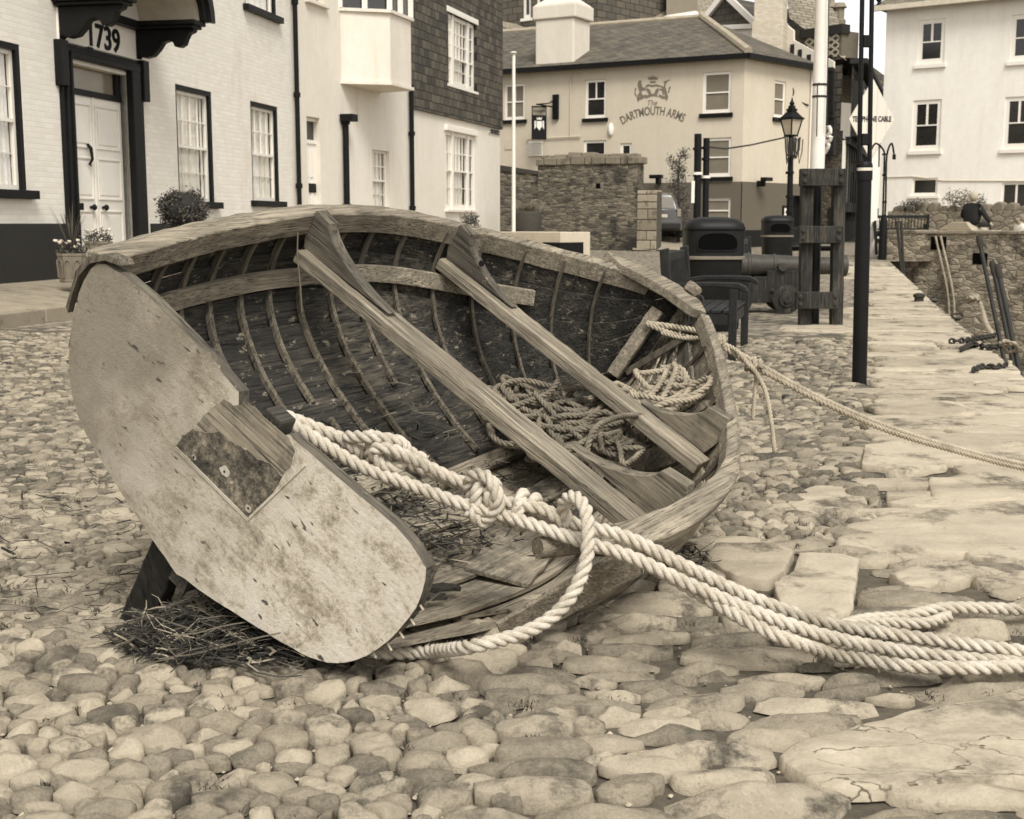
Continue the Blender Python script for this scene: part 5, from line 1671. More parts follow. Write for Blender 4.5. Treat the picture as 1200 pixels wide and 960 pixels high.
# the board hangs square to the wall; it shows obliquely
bu = (PA.u * .75 - PA.n * .66).normalized(); bn = V((bu.y, -bu.x, 0)); bo = PA.P(s_ - .38, 0, .75)
zt = PA.uv(643, 126)[1]; zb = PA.uv(643, 165)[1]
def bbox(mb, a0, a1, z0, z1, d0, d1):
    a = [bo + bu * a0 + bn * d0, bo + bu * a1 + bn * d0, bo + bu * a1 + bn * d1, bo + bu * a0 + bn * d1]
    return mb.hexa([q + V((0, 0, z0)) for q in a] + [q + V((0, 0, z1)) for q in a])
bd = hs.p('board', bbox(MB(), -.3, .3, zb, zt, -.03, .03), M_BLACK)
hs.p('header', bbox(MB(), -.27, .27, zt - .36, zt - .06, .03, .036), m_plain('sign_header', .2, .7), bd)
mb = text('DARTMOUTH', .12, bo + bn * .036 + V((0, 0, zt - .21)), bu, Z3, bn, M_BLACK, .004, sx=.65); hs.p('lettering', mb, M_BLACK, bd)
K_ = lambda P: [(x * .72, z * .72) for x, z in P]
mb = MB(); zc_ = (zt + zb) / 2 - .15
mb.prism(K_([(-.13, .38), (-.16, .52), (-.07, .44), (0, .54), (.07, .44), (.16, .52), (.13, .38)]), bo + V((0, 0, zc_)), bu, Z3, bn, .04)
mb.prism(K_([(-.15, .3), (.15, .3), (.15, .0), (0, -.2), (-.15, 0)]), bo + V((0, 0, zc_)), bu, Z3, bn, .04)
mb.prism(K_([(-.27, .3), (-.2, .34), (-.18, 0), (-.27, -.16)]), bo + V((0, 0, zc_)), bu, Z3, bn, .04).prism(K_([(.27, .3), (.2, .34), (.18, 0), (.27, -.16)]), bo + V((0, 0, zc_)), bu, Z3, bn, .04)
hs.p('crest', mb, M_WHITE, bd)

# ---------------- houses climbing behind the pub
def tilebox(name, px0, px1, ytop, ybase, d, depth, mat, label, cat='house', ret=None):
    a = pix(px0, 262, d); b = pix(px1, 262, d); a.z = b.z = 0
    pl2 = PL(a, b - a); z0 = 0; z1 = pl2.uv((px0 + px1) / 2, ytop)[1]
    return pl2, (b - a).length, z1
M_SLATE2 = m_courses('slate_cladding', (1, 0, 0), (0, 0, 1), .5, .32, .07, .12, .03, msz=.02, bump=.6, bd=.03, wob=.03)
M_SLATE3 = m_courses('pale_roof_slates', (1, 0, 0), (0, .4, .9), .42, .2, .19, .30, .10, msz=.02, bump=.7, bd=.03, wob=.04, stain=.16, st=(.55, .75))
M_CREAM = m_render('pale_render', .68, .85)
# slate clad house, far left
a = pix(585, 262, 66); b = pix(641, 262, 64); a.z = b.z = 0; pl2 = PL(a, b - a); L = (b - a).length
h1 = T('slate_clad_house', tuple(pl2.P(L / 2, 1)), 'tall grey slate clad house rising behind the pub chimney', 'house')
r1 = pl2.rect(613, -30, 622, 21); r2 = pl2.rect(629, -30, 640, 8)
h1.p('wall', facade(MB(), pl2, -2, L + 3, .3, 18, [r1, r2], rev=.2, ends=7), M_SLATE2)
window(h1, pl2, r1, cols=1, rows=(1, 1), fw=.14, pane=M_DKGLASS, sill=.14, sillm=M_WHITE); window(h1, pl2, r2, cols=2, rows=(1, 1), fw=.14, pane=M_DKGLASS, sill=.14, sillm=M_WHITE)
g_ = [pl2.uv(590, 41), pl2.uv(605, 28), pl2.uv(628, 38), pl2.uv(628, 44), pl2.uv(590, 44)]
h1.p('porch_roof', MB().prism(g_, pl2.P(0, 0, 0), pl2.u, Z3, pl2.n, 3.0), M_SLATE3)
mb = MB(); 
for (xa, ya), (xb, yb) in (((589, 42), (605, 27)), ((605, 27), (629, 37))):
    p_, q_ = pl2.uv(xa, ya), pl2.uv(xb, yb); mb.beam(pl2.P(p_[0], p_[1], 3.05), pl2.P(q_[0], q_[1], 3.05), .2, .2)
h1.p('porch_coping', mb, M_CREAM)
# house with balcony bay and pale roof
a = pix(630, 262, 68); b = pix(692, 262, 68); a.z = b.z = 0; pl2 = PL(a, b - a); L = (b - a).length
h2 = T('bay_windowed_house', tuple(pl2.P(L / 2, 1)), 'pale house with white framed windows right behind the pub chimney', 'house')
rr = [pl2.rect(636, -20, 650, 12), pl2.rect(657, -20, 672, 14)]
h2.p('wall', facade(MB(), pl2, 0, L, .3, 17.5, rr, rev=.2, ends=7), m_render('grey_render', .2, .9))
for r in rr:
    window(h2, pl2, r, cols=2, rows=(1, 1), fw=.16, pane=M_DKGLASS)
mb = MB(); z = pl2.uv(650, 17)[1]; wbox(mb, pl2, 0, L * .8, z, z + .3, 0, .8); h2.p('balcony_edge', mb, M_CREAM)
mb = MB(); q = pl2.uv(684, 22); mb.tube([pl2.P(q[0], q[1], .5), pl2.P(q[0], 18, .5)], .45, 12); h2.p('flue', mb, M_CREAM, smooth=50)
# pale slate roof
h3 = T('slate_roofed_house', tuple(pix(740, 262, 66) * 1), 'house with a broad pale slate roof and a low dormer behind the pub ridge', 'house')
h3.e.location.z = 1; h3.org = tuple(h3.e.location)
A0, A1, A2, A3 = pix(690, 48, 62), pix(860, 48, 62), pix(850, -60, 72), pix(722, -60, 72)
h3.p('roof', MB().add([A0, A1, A2, A3, A0 - V((0, 0, .3)), A1 - V((0, 0, .3)), A2 + V((2, 8, -8)), A3 + V((-2, 8, -8))], [(0, 1, 2, 3), (0, 1, 5, 4), (2, 3, 7, 6), (1, 2, 6, 5), (0, 3, 7, 4)]), M_SLATE3)
mb = MB(); mb.hexa([V((A0.x, A0.y + .4, 0)), V((A1.x, A1.y + .4, 0)), V((A1.x, A1.y + 15, 0)), V((A0.x, A0.y + 15, 0)), V((A0.x, A0.y + .4, A0.z - .2)), V((A1.x, A1.y + .4, A1.z - .2)), V((A1.x, A1.y + 15, A1.z - .2)), V((A0.x, A0.y + 15, A0.z - .2))])
h3.p('wall', mb, M_CREAM)
c = pix(800, 21, 61); mb = MB().hexa([pix(772, 26, 61), pix(820, 24, 61), pix(820, 20, 64), pix(772, 24, 64), pix(779, 20, 61.4), pix(818, 14, 61.4), pix(818, 12, 63.5), pix(779, 18, 63.5)])
h3.p('roof_hatch', mb, M_WHITE, bevel=.15)
cp = [pix(783, 22, 63), pix(818, 16, 63)]
mb = MB().hexa([pix(781, 26, 64), pix(817, 26, 64), pix(817, 24, 66), pix(781, 24, 66), pix(781, -40, 64), pix(817, -40, 64), pix(817, -40, 66), pix(781, -40, 66)])
h3.p('dormer_cheek', mb, m_render('dormer_slate', .17, .9))
# gabled house
a = pix(826, 262, 60); b = pix(884, 262, 58); a.z = b.z = 0; pl2 = PL(a, b - a); L = (b - a).length
h4 = T('gabled_house', tuple(pl2.P(L / 2, 1)), 'house with a dark slate gable and white bargeboards above the pub roof', 'house')
g_ = [pl2.uv(822, 32), pl2.uv(851, -4), pl2.uv(884, 28), pl2.uv(884, 30), pl2.uv(822, 34)]
zg = g_[3][1]
h4.p('gable', MB().prism(g_, pl2.P(0, 0, 0), pl2.u, Z3, pl2.n, -6), m_courses('gable_slates', pl2.u, (0, 0, 1), .5, .3, .05, .085, .03, msz=.02, bump=.6, wob=.03))
wr = pl2.rect(857, 35, 866, 45)
h4.p('wall', facade(MB(), pl2, 0, L + .5, .3, zg - .05, [wr], rev=.2, ends=6), M_REND2)
window(h4, pl2, wr, cols=2, rows=(1,), fw=.1, pane=M_DKGLASS)
mb = MB()
for (xa, ya), (xb, yb) in (((818, 34), (851, -7)), ((851, -7), (888, 29))):
    p_, q_ = pl2.uv(xa, ya), pl2.uv(xb, yb); mb.beam(pl2.P(p_[0], p_[1], .12), pl2.P(q_[0], q_[1], .12), .2, .24)
p_, q_ = pl2.uv(840, 33), pl2.uv(884, 31); mb.beam(pl2.P(p_[0], p_[1], .1), pl2.P(q_[0], q_[1], .1), .15, .2)
h4.p('bargeboard', mb, M_WHITE)
# big pale brick chimney stack
a = pix(875, 262, 55.5); b = pix(911, 262, 55); a.z = b.z = 0; pl2 = PL(a, b - a); L = (b - a).length
h5 = T('brick_chimney', tuple(pl2.P(L / 2, 0)), 'broad pale painted brick chimney stack rising at the right end of the pub', 'chimney')
mb = MB(); wbox(mb, pl2, 0, L, 0, pl2.uv(890, 25)[1], -1.2, 0); wbox(mb, pl2, .06, L - .06, pl2.uv(890, 25)[1], 14, -1.15, -.06)
h5.p('stack', mb, m_courses('pale_painted_brick', pl2.u, (0, 0, 1), .23, .08, .42, .58, .42, msz=.01, bump=.5, wob=.01, stain=.4), bevel=.03)
# half-timbered corner house
ta = pix(902, 262, 57); tb = pix(984, 262, 54); tc_ = pix(1022, 262, 76)
for q in (ta, tb, tc_):
    q.z = 0
HA, HB = PL(ta, tb - ta), PL(tb, tc_ - tb); LH, LI = (tb - ta).length, (tc_ - tb).length
M_SHING = m_courses('dark_shingles', HB.u, (0, 0, 1), .5, .3, .07, .17, .03, msz=.03, bump=.8, wob=.05)
M_BEAM = m_plain('black_beam', .02, .8)
M_LATT = NT('leaded_lattice_glass'); t = M_LATT
ck = t.n('ShaderNodeTexBrick'); t.l(t.co((1, 1, 1), (math.pi / 2, 0, math.pi / 4)), ck.inputs['Vector'])
vc = planar(t, (.707, 0, .707), (-.707, 0, .707)); t.l(vc, ck.inputs['Vector'])
ck.offset = 0; ck.inputs['Scale'].default_value = 1; ck.inputs['Brick Width'].default_value = .2; ck.inputs['Row Height'].default_value = .2; ck.inputs['Mortar Size'].default_value = .035
ck.inputs['Color1'].default_value = ck.inputs['Color2'].default_value = sep(.025); ck.inputs['Mortar'].default_value = sep(.35)
M_LATT = t.fin(ck.outputs['Color'], .3, .5)
M_SLATE4 = m_courses('old_roof_slates', (1, 0, 0), (0, .4, .9), .5, .25, .15, .28, .08, msz=.03, bump=.8, wob=.06, stain=.12, st=(.5, .7))
ht = T('half_timbered_house', tuple(HA.P(LH / 2, .5)), 'old half timbered house with lattice windows and white plaster gable beside the pub', 'house')
zj1 = HA.uv(960, 80)[1]; zj0 = HA.uv(960, 155)[1]; zw = HA.uv(960, 95)[1]
mb = facade(MB(), HA, 0, LH, .2, zj0, [], ends=0); facade(mb, HB, 0, LI, .2, zj0 - .3, [], ends=0)
ht.p('wall', mb, m_rubble('dark_rubble', .05, .16, .07, sc=3, dark=.05))
mb = facade(MB(), HA, -.5, LH + .1, zj0, zj1, [], d=.3, ends=0); ht.p('shingle_cladding', mb, m_courses('front_shingles', HA.u, (0, 0, 1), .5, .3, .06, .14, .025, msz=.03, bump=.8, wob=.05)); mb = facade(MB(), HB, -.2, LI, zj0 - .3, zj1, [], d=.3, ends=0)
ht.p('shingle_cladding', mb, M_SHING)
# gable above with sloping left edge, white plaster and studs
g_ = [HA.uv(917, 60), HA.uv(917, 20), HA.uv(937, 37), HA.uv(937, 48), HA.uv(984, 73), HA.uv(984, 81), HA.uv(948, 84)]
ht.p('plaster_gable', MB().prism(g_, HA.P(0, 0, .3), HA.u, Z3, HA.n, .1), M_REND2)
mb = MB()
for x, y0, y1 in ((936, 53, 69), (945, 59, 77), (955.5, 65, 79), (967, 71, 79)):
    a0 = HA.uv(x, y0); a1 = HA.uv(x, y1); wbox(mb, HA, a0[0] - .1, a0[0] + .1, a1[1], a0[1], .4, .44)
p_, q_ = HA.uv(945, 84), HA.uv(984, 82); mb.beam(HA.P(p_[0], p_[1], .42), HA.P(q_[0], q_[1], .42), .12, .16)
for x, y0, y1 in ((950, 87, 155), (956, 92, 150), (981, 84, 160), (919, 170, 200)):
    a0 = HA.uv(x, y0); a1 = HA.uv(x, y1); wbox(mb, HA, a0[0] - .16, a0[0] + .16, a1[1], a0[1], .3, .42)
for x0, x1, y in ((948, 984, 128), (948, 984, 133), (938, 984, 140)):
    a0 = HA.uv(x0, y); a1 = HA.uv(x1, y); wbox(mb, HA, a0[0], a1[0], a0[1] - .1, a0[1] + .1, .3, .44)
ht.p('timber_frame', mb, M_BEAM)
mb = MB(); wbox(mb, HA, *HA.rect(952, 86, 978, 91), .3, .36); ht.p('plaster_strip', mb, M_REND2)
mb = MB(); wbox(mb, HA, *HA.rect(959, 93, 978, 126), .3, .35); ht.p('lattice_window', mb, M_LATT)
# dormer with lattice lights
a0 = HA.rect(941, 38, 984, 70); mb = MB(); wbox(mb, HA, a0[0], a0[1], HA.uv(960, 72)[1], HA.uv(960, 39)[1], -1.2, -.1); dm = ht.p('dormer', mb, m_plain('dormer_timber', .12, .8))
for r in ((943, 39, 957, 58), (971, 40, 981, 66)):
    mb = MB(); wbox(mb, HA, *HA.rect(*r), -.1, -.04); ht.p('lattice_window', mb, M_LATT, dm)
mb = MB(); r = HA.rect(940, 35, 985, 39); wbox(mb, HA, r[0] - .1, r[1] + .1, r[2], r[3], -.5, .05); ht.p('dormer_eaves', mb, M_BEAM, dm)
# roof slope and stack behind
mb = MB().add([HA.P(HA.s(917), HA.uv(917, 22)[1], -.05), HA.P(HA.s(984), HA.uv(984, 72)[1], -.05), HA.P(HA.uv(972, -30, -6)[0], HA.uv(966, -30, -6)[1], -6), HA.P(HA.uv(917, -40, -6)[0], HA.uv(917, -40, -6)[1], -6)], [(0, 1, 2, 3)])
ht.p('roof', mb, M_SLATE4)
st = [HA.uv(x, y, -4.2) for x, y in [(969, 30), (988, 28), (990, 60), (993, 88), (969, 88)]]
stk = ht.p('chimney_stack', MB().prism(st, HA.P(0, 0, -4.2), HA.u, Z3, HA.n, 1.6), m_render('stack_render', .25, .8))
for x in (974, 984):
    p_ = HA.uv(x, 24, -3.4); ht.p('chimney_pot', MB().lathe([(.24, -.6), (.28, 0), (.2, .05), (.2, .5), (.32, .55), (.2, .75)], 10, HA.P(p_[0], p_[1], -3.4)), m_plain('pot_clay', .2, .8), stk, smooth=50)
# lower black and white front along the street, brackets and street windows
mb = MB(); zz0 = HB.uv(992, 240)[1]; zz1 = HB.uv(992, 168)[1]
wbox(mb, HB, 0, LI, zz0, zz1, 0, .12); ht.p('plaster_strip', mb, M_REND2)
mb = MB()
for i in range(16):
    a0 = LI * (i + .5) / 16; wbox(mb, HB, a0 - LI / 75, a0 + LI / 75, zz0, zz1, .12, .17)
wbox(mb, HB, 0, LI, zz1 - .15, zz1 + .15, .1, .3); wbox(mb, HB, 0, LI, zz0 - .35, zz0 + .05, .1, .35)
ht.p('timber_frame', mb, M_BEAM)
for r in ((990, 95, 999, 135), (1003, 100, 1007, 132)):
    a0 = HB.uv(r[0], r[1]); a1 = HB.uv(r[2], r[3]); mb = MB(); wbox(mb, HB, a0[0], a1[0], HB.uv(r[0], r[3])[1], HB.uv(r[0], r[1])[1], .3, .75)
    wn = ht.p('oriel_window', mb, M_BEAM); mb = MB(); wbox(mb, HB, a0[0] + .5, a1[0] - .5, HB.uv(r[0], r[3])[1] + .4, HB.uv(r[0], r[1])[1] - .3, .75, .78); ht.p('lattice_window', mb, M_LATT, wn)
    mb = MB(); wbox(mb, HB, a0[0] + .3, a1[0] - .3, HB.uv(r[0], r[3])[1] - .9, HB.uv(r[0], r[3])[1], .3, .55); ht.p('oriel_bracket', mb, M_BEAM, wn)
mb = MB(); wbox(mb, HB, -.3, LI, zj1 + .02, zj1 + .22, .2, .9); ht.p('eaves', mb, M_BEAM)
mb = MB().add([HB.P(-.3, zj1 + .2, .9), HB.P(LI, zj1 + .2, .9), HB.P(LI, zj1 + .9, -4.5), HB.P(2.5, zj1 + .9, -4.5)], [(0, 1, 2, 3)]); ht.p('street_roof', mb, M_SLATE4)
for r in ((951, 243, 958, 275), (972, 243, 977, 275), (988, 258, 1003, 282)):
    mb = MB(); pl2 = HA if r[0] < 984 else HB; a0 = pl2.uv(r[0], r[1]); a1 = pl2.uv(r[2], r[3]); wbox(mb, pl2, a0[0], a1[0], .4, a0[1], -.02, .05); ht.p('door', mb, M_BEAM)
# crest bracket sign on the timbered house
s_, z = HA.uv(977, 165); so_ = T('crest_sign', tuple(HA.P(s_, z, .6)), 'white scrolled emblem sign fixed high on the half timbered house', 'sign')
mb = MB(); wbox(mb, HA, *HA.rect(969, 143, 985, 182), .3, .5); so_.p('board', mb, M_BEAM)
mb = MB()
for pts_ in ([(970, 160), (973, 152), (977, 150), (976, 158), (972, 164), (976, 168)], [(977, 152), (982, 150), (983, 156), (979, 160), (984, 162), (980, 168)], [(973, 168), (978, 166), (981, 171), (978, 177), (975, 181), (974, 174)], [(971, 156), (976, 162), (982, 158)]):
    c_ = [HA.P(*HA.uv(x, y), .56) for x, y in pts_]; mb.tube([V(q) for q in spline(c_, .1)], .09, 6)
so_.p('emblem', mb, M_WHITE)
# far street end: pale house behind the diamond sign
a = pix(1004, 262, 92); b = pix(1040, 262, 92); a.z = b.z = 0; pl2 = PL(a, b - a)
h6 = T('far_house', tuple(pl2.P(1, 1)), 'distant pale house closing the narrow street behind the lamp post', 'house')
h6.p('wall', facade(MB(), pl2, 0, (b - a).length, .3, pl2.uv(1020, 100)[1], [], ends=6), M_CREAM)
h6.p('roof', MB().prism([pl2.uv(1002, 100), pl2.uv(1018, 76), pl2.uv(1040, 92), pl2.uv(1040, 101)], pl2.P(0, 0, .2), pl2.u, Z3, pl2.n, -5), M_SLATE2)
# ---------------- tall white building on the right
wa = pix(1029, 262, 54); wb = pix(1230, 262, 50); wa.z = wb.z = 0
WP = PL(wa, wb - wa); LW = (wb - wa).length; zev2 = WP.uv(1040, 9)[1]
wh = T('white_house', tuple(WP.P(LW / 2, .5)), 'tall white rendered house with four pane sash windows beyond the quay wall', 'house')
rs = [WP.rect(1077, 24, 1106, 74), WP.rect(1186, 18, 1217, 70), WP.rect(1070, 118, 1101, 176), WP.rect(1178, 114, 1209, 174), WP.rect(1069, 209, 1098, 229), WP.rect(1174, 214, 1206, 262)]
M_WH = m_render('bright_white_render', .76, .88, bump=.2, amt=(.5, .78))
wh.p('wall', facade(MB(), WP, 0, LW, .2, zev2, rs, rev=.18, ends=9), M_WH)
for i, r in enumerate(rs):
    if i < 4:
        w_ = window(wh, WP, r, cols=2, rows=(1, 1), set_=.05, fw=.17, bar=.09, pane=M_DKGLASS, sill=.16, sillm=M_WHITE)
    else:
        w_ = window(wh, WP, r, cols=1 if i == 4 else 2, rows=(1,), set_=.05, fw=.09, bar=.08, pane=M_DKGLASS, sill=.12, sillm=M_WHITE)
a0 = WP.P(-.5, zev2, .5); a1 = WP.P(LW + .3, zev2, .5)
mb = MB().add([a0, a1, WP.P(LW - 2, zev2 + 3.2, -4.5), WP.P(3.2, zev2 + 3.2, -4.5), WP.P(-.5, zev2, -9.5), WP.P(LW, zev2, -9.5)], [(0, 1, 2, 3), (0, 3, 4), (3, 2, 5, 4)])
mb.add([a0 - V((0, 0, .02)), a1 - V((0, 0, .02)), WP.P(LW + .3, zev2 - .02, -.1), WP.P(-.5, zev2 - .02, -.1)], [(0, 1, 2, 3)])
wr_ = wh.p('roof', mb, m_courses('grey_roof_slates', WP.u, (0, .4, .9), .4, .2, .1, .2, .05, msz=.02, bump=.7))
mb = MB(); mb.beam(a0 - V((0, 0, .08)), a1 - V((0, 0, .08)), .2, .2); wh.p('gutter', mb, m_plain('pale_gutter', .5, .6), wr_)
p_ = WP.uv(1033, 4); wh.p('finial', MB().lathe([(.12, -.2), (.06, 0), (.15, .12), (.05, .3)], 8, WP.P(p_[0], p_[1], .3)), M_BLACK, wr_)
p_ = WP.uv(1140, 213); wh.p('wall_cable', MB().tube([WP.P(.2, WP.uv(1035, 208)[1], .03), WP.P(WP.s(1068), WP.uv(1068, 207)[1], .03), WP.P(WP.s(1103), WP.uv(1103, 212)[1], .03), WP.P(LW, WP.uv(1200, 213)[1], .03)], .02, 5), m_plain('cable_grey', .45, .7))
# ------------------------------------------------------------------ things on the quay and square
random.seed(11)


def atY(px, py, Y):
    r = ray(px, py); return EYE + r * (Y / r.y)


def at(px, Y, z=None):
    p = atY(px, 262, Y); p.z = gz(p.x, p.y) if z is None else z
    return p


M_TIMB = m_wood('dark_bench_timber', .007, .013, .03, axis=1, grain=20, rough=.55, bump=.3)
M_FRAMEW = m_wood('weathered_frame_timber', .008, .032, .11, axis=2, grain=18, stain=.02, bump=.7)
M_BINM = m_plain('black_bin_plastic', .010, .5, var=.4, sc=4, spec=.2)
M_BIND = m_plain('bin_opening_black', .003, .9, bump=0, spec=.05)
M_CAN = m_stone('painted_iron_cannon', .02, .075, isl=0, sc=9, bump=.4, rough=.5)
M_RUB = m_rubble('wall_rubble', .035, .22, .06, sc=3.4, squash=3.6, dark=.03, ew=.04)
M_RUBP = m_rubble('pale_wall_rubble', .13, .46, .20, sc=3.2, squash=2.6, bump=1, dark=.09, ew=.035)
M_LEAF = NT('leaf'); _g = M_LEAF.n('ShaderNodeNewGeometry')
M_LEAF = M_LEAF.fin(M_LEAF.ramp(_g.outputs['Random Per Island'], [(0, .02), (.6, .05), (1, .12)]), .7, .3)
M_LEAFP = NT('pale_leaf'); _g = M_LEAFP.n('ShaderNodeNewGeometry')
M_LEAFP = M_LEAFP.fin(M_LEAFP.ramp(_g.outputs['Random Per Island'], [(0, .08), (.6, .16), (1, .3)]), .7, .3)
M_SOIL = m_plain('soil', .03, .95)


def leaves(mb, c, rad, n, size, clump=6, shell=.55):
    c = V(c)
    for _ in range(n // clump):
        d = V((random.gauss(0, 1), random.gauss(0, 1), random.gauss(0, 1))).normalized() * (shell + (1 - shell) * random.random())
        cc = c + V((d.x * rad[0], d.y * rad[1], d.z * rad[2]))
        for _ in range(clump):
            p = cc + V((random.gauss(0, 1), random.gauss(0, 1), random.gauss(0, 1))) * size * 1.3
            a = V((random.gauss(0, 1), random.gauss(0, 1), random.gauss(0, 1))).normalized(); b = a.orthogonal().normalized() * size * .45 * random.uniform(.6, 1.2); a = a * size * random.uniform(.6, 1.2)
            mb.add([p - a, p + b, p + a, p - b], [(0, 1, 2, 3)])
    return mb


# --- litter bins
def rsq(mb, prof, n=28, pw=4.5):
    vs = []
    for r, z in prof:
        for k in range(n):
            a = 2 * math.pi * k / n; c, s_ = math.cos(a), math.sin(a); q = (abs(c) ** pw + abs(s_) ** pw) ** (-1 / pw)
            vs.append((r * q * c, r * q * s_, z))
    m = len(prof); fs = [(i * n + k, i * n + (k + 1) % n, (i + 1) * n + (k + 1) % n, (i + 1) * n + k) for i in range(m - 1) for k in range(n)] + [tuple(range(n - 1, -1, -1)), tuple((m - 1) * n + k for k in range(n))]
    return mb.add(vs, fs)


BINL = ['black litter bin with domed lid standing directly behind the near bench', 'smaller looking black litter bin farther off, seen over the cannon breech']
bp = at(836, 14.6)
bin_ = T('litter_bin', tuple(bp), BINL[0], 'bin', 'black litter bins on the quay', local=True)
bin_.p('body', rsq(MB(), [(.27, 0), (.29, .03), (.315, .80), (.32, .82)]), M_BINM, smooth=35)
bin_.p('band', rsq(MB(), [(.322, .80), (.338, .806), (.338, .835), (.322, .842)]), m_plain('bin_band', .16, .4), smooth=35)
bin_.p('hood', rsq(MB(), [(.325, .842), (.328, 1.12), (.335, 1.125), (.338, 1.15), (.32, 1.20), (.26, 1.245), (.15, 1.27), (.03, 1.275)]), M_BINM, smooth=50)
el = [(.215 * math.copysign(abs(math.cos(a)) ** .6, math.cos(a)), .985 + .09 * math.copysign(abs(math.sin(a)) ** .7, math.sin(a)) - .012 * math.cos(2 * a)) for a in np.linspace(0, 2 * math.pi, 29)[:-1]]
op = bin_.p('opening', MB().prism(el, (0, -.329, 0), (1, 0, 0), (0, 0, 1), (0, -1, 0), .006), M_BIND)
rim = [V((x * 1.04, -.336, .985 + (z - .985) * 1.08)) for x, z in el]; rim.append(rim[0])
bin_.p('opening_rim', MB().tube(rim, .007, 6, caps=False), M_BINM, smooth=60)
copy_thing(bin_.e, at(911, 28.5), label=BINL[1])

# --- benches (length along Y, facing +X)
def make_bench(loc, rz, label):
    b = T('wooden_bench', tuple(loc), label, 'bench', 'dark wooden benches on the quay', rotz=rz, local=True)
    Lb = 1.5
    for y in (0, Lb):
        b.p('leg', MB().box((.52, y, .33), (.07, .075, .66)), M_TIMB, bevel=.006)
        b.p('leg', MB().hexa([(-.05, y - .035, 0), (.03, y - .035, 0), (.03, y + .035, 0), (-.05, y + .035, 0), (-.13, y - .035, .97), (-.05, y - .035, .99), (-.05, y + .035, .99), (-.13, y + .035, .97)]), M_TIMB, bevel=.012)
        vs = []
        pr = [(-.09, .60), (.1, .645), (.35, .655), (.56, .64), (.635, .60), (.645, .625), (.625, .66), (.56, .69), (.35, .695), (.1, .69), (-.09, .66)]
        b.p('arm', MB().prism(pr, (0, y - .045, 0), (1, 0, 0), (0, 0, 1), (0, 1, 0), .09), M_TIMB, bevel=.008)
        b.p('side_rail', MB().box((.24, y, .37), (.5, .05, .09)), M_TIMB)
    for i in range(5):
        x = .06 + i * .105; b.p('seat_slat', MB().box((x, Lb / 2, .425 + (.012 if i else 0)), (.09, Lb + .06, .025)), M_TIMB, bevel=.004)
    b.p('front_rail', MB().box((.5, Lb / 2, .36), (.035, Lb - .08, .10)), M_TIMB)
    b.p('top_rail', MB().beam((-.095, .04, .90), (-.095, Lb - .04, .90), .04, .09), M_TIMB, bevel=.006)
    b.p('bottom_rail', MB().beam((-.04, .04, .53), (-.04, Lb - .04, .53), .04, .06), M_TIMB)
    n = 15
    for i in range(n):
        y = .1 + (Lb - .2) * i / (n - 1); b.p('back_slat', MB().beam((-.042, y, .55), (-.092, y, .87), .045, .02, up=(0, 1, 0)), M_TIMB)
    return b


brz = -math.atan2(.38, 1.5)
bench = make_bench(at(791, 11.3), brz, 'dark wooden armchair bench seen end on, right behind the bow of the boat')
b0 = at(876, 19.2); copy_thing(bench.e, b0, brz, 'dark wooden bench beyond the near bin, its arm showing above the cannon')
b0 = at(1087, 38.6, .50); copy_thing(bench.e, b0, math.radians(80), 'slatted back of a dark bench standing on the far wall top')
b0 = at(1029, 37.6, .30); copy_thing(bench.e, b0, math.radians(-10), 'dark bench end at the foot of the twin crook lamp post')
b0 = at(985, 34); copy_thing(bench.e, b0, math.radians(85), 'dark bench far off behind the timber frame, before the half timbered house')

# --- cannon
cp = at(915, 17.6)
cn = T('cannon', tuple(cp), 'old black iron cannon on a stepped truck carriage pointing right', 'cannon', rotz=math.radians(-3), local=True)
prof = [(.02, -.92), (.05, -.90), (.06, -.86), (.04, -.83), (.05, -.81), (.13, -.79), (.17, -.76), (.175, -.72), (.165, -.71), (.165, -.45), (.175, -.44), (.175, -.41), (.158, -.40), (.148, -.1), (.158, -.09), (.158, -.06), (.14, -.05), (.122, .5), (.130, .51), (.130, .54), (.12, .55), (.118, .74), (.135, .80), (.15, .86), (.145, .90), (.13, .905), (.125, .91), (.06, .91), (.055, .80), (.01, .79)]
cn.p('barrel', MB().lathe(prof, 24, (0, 0, .63), Matrix.Rotation(math.pi / 2, 3, 'Y')), M_CAN, smooth=35)
for s_ in (-1, 1):
    pr = [(-.75, .14), (.22, .14), (.26, .24), (.26, .50), (.2, .57), (.05, .57), (.03, .60), (-.07, .60), (-.09, .57), (-.2, .57), (-.2, .49), (-.38, .49), (-.38, .41), (-.56, .41), (-.56, .33), (-.75, .33)]
    cn.p('cheek', MB().prism(pr, (0, s_ * .21 - .045, 0), (1, 0, 0), (0, 0, 1), (0, 1, 0), .09), M_FRAMEW, bevel=.01)
    for x in (-.12, -.55):
        cn.p('bolt', MB().lathe([(.03, 0), (.03, .02), (.015, .03)], 8, (x, s_ * .255, .3), Matrix.Rotation(-s_ * math.pi / 2, 3, 'X')), M_IRON)
cn.p('trunnion', MB().tube([(0, -.3, .62), (0, .3, .62)], .055, 12), M_CAN, smooth=40)
cn.p('bed', MB().box((-.25, 0, .2), (.95, .34, .06)), M_FRAMEW)
for x, r_ in ((.05, .19), (-.58, .17)):
    cn.p('axle', MB().tube([(x, -.46, r_), (x, .46, r_)], .045, 10), M_FRAMEW, smooth=40)
    for s_ in (-1, 1):
        cn.p('wheel', MB().lathe([(.05, -.05), (r_ - .03, -.05), (r_, -.04), (r_, .04), (r_ - .03, .05), (.11, .05), (.1, .07), (.06, .075), (.055, .09)], 20, (x, s_ * .36, r_), Matrix.Rotation(-s_ * math.pi / 2, 3, 'X')), M_FRAMEW, smooth=35)

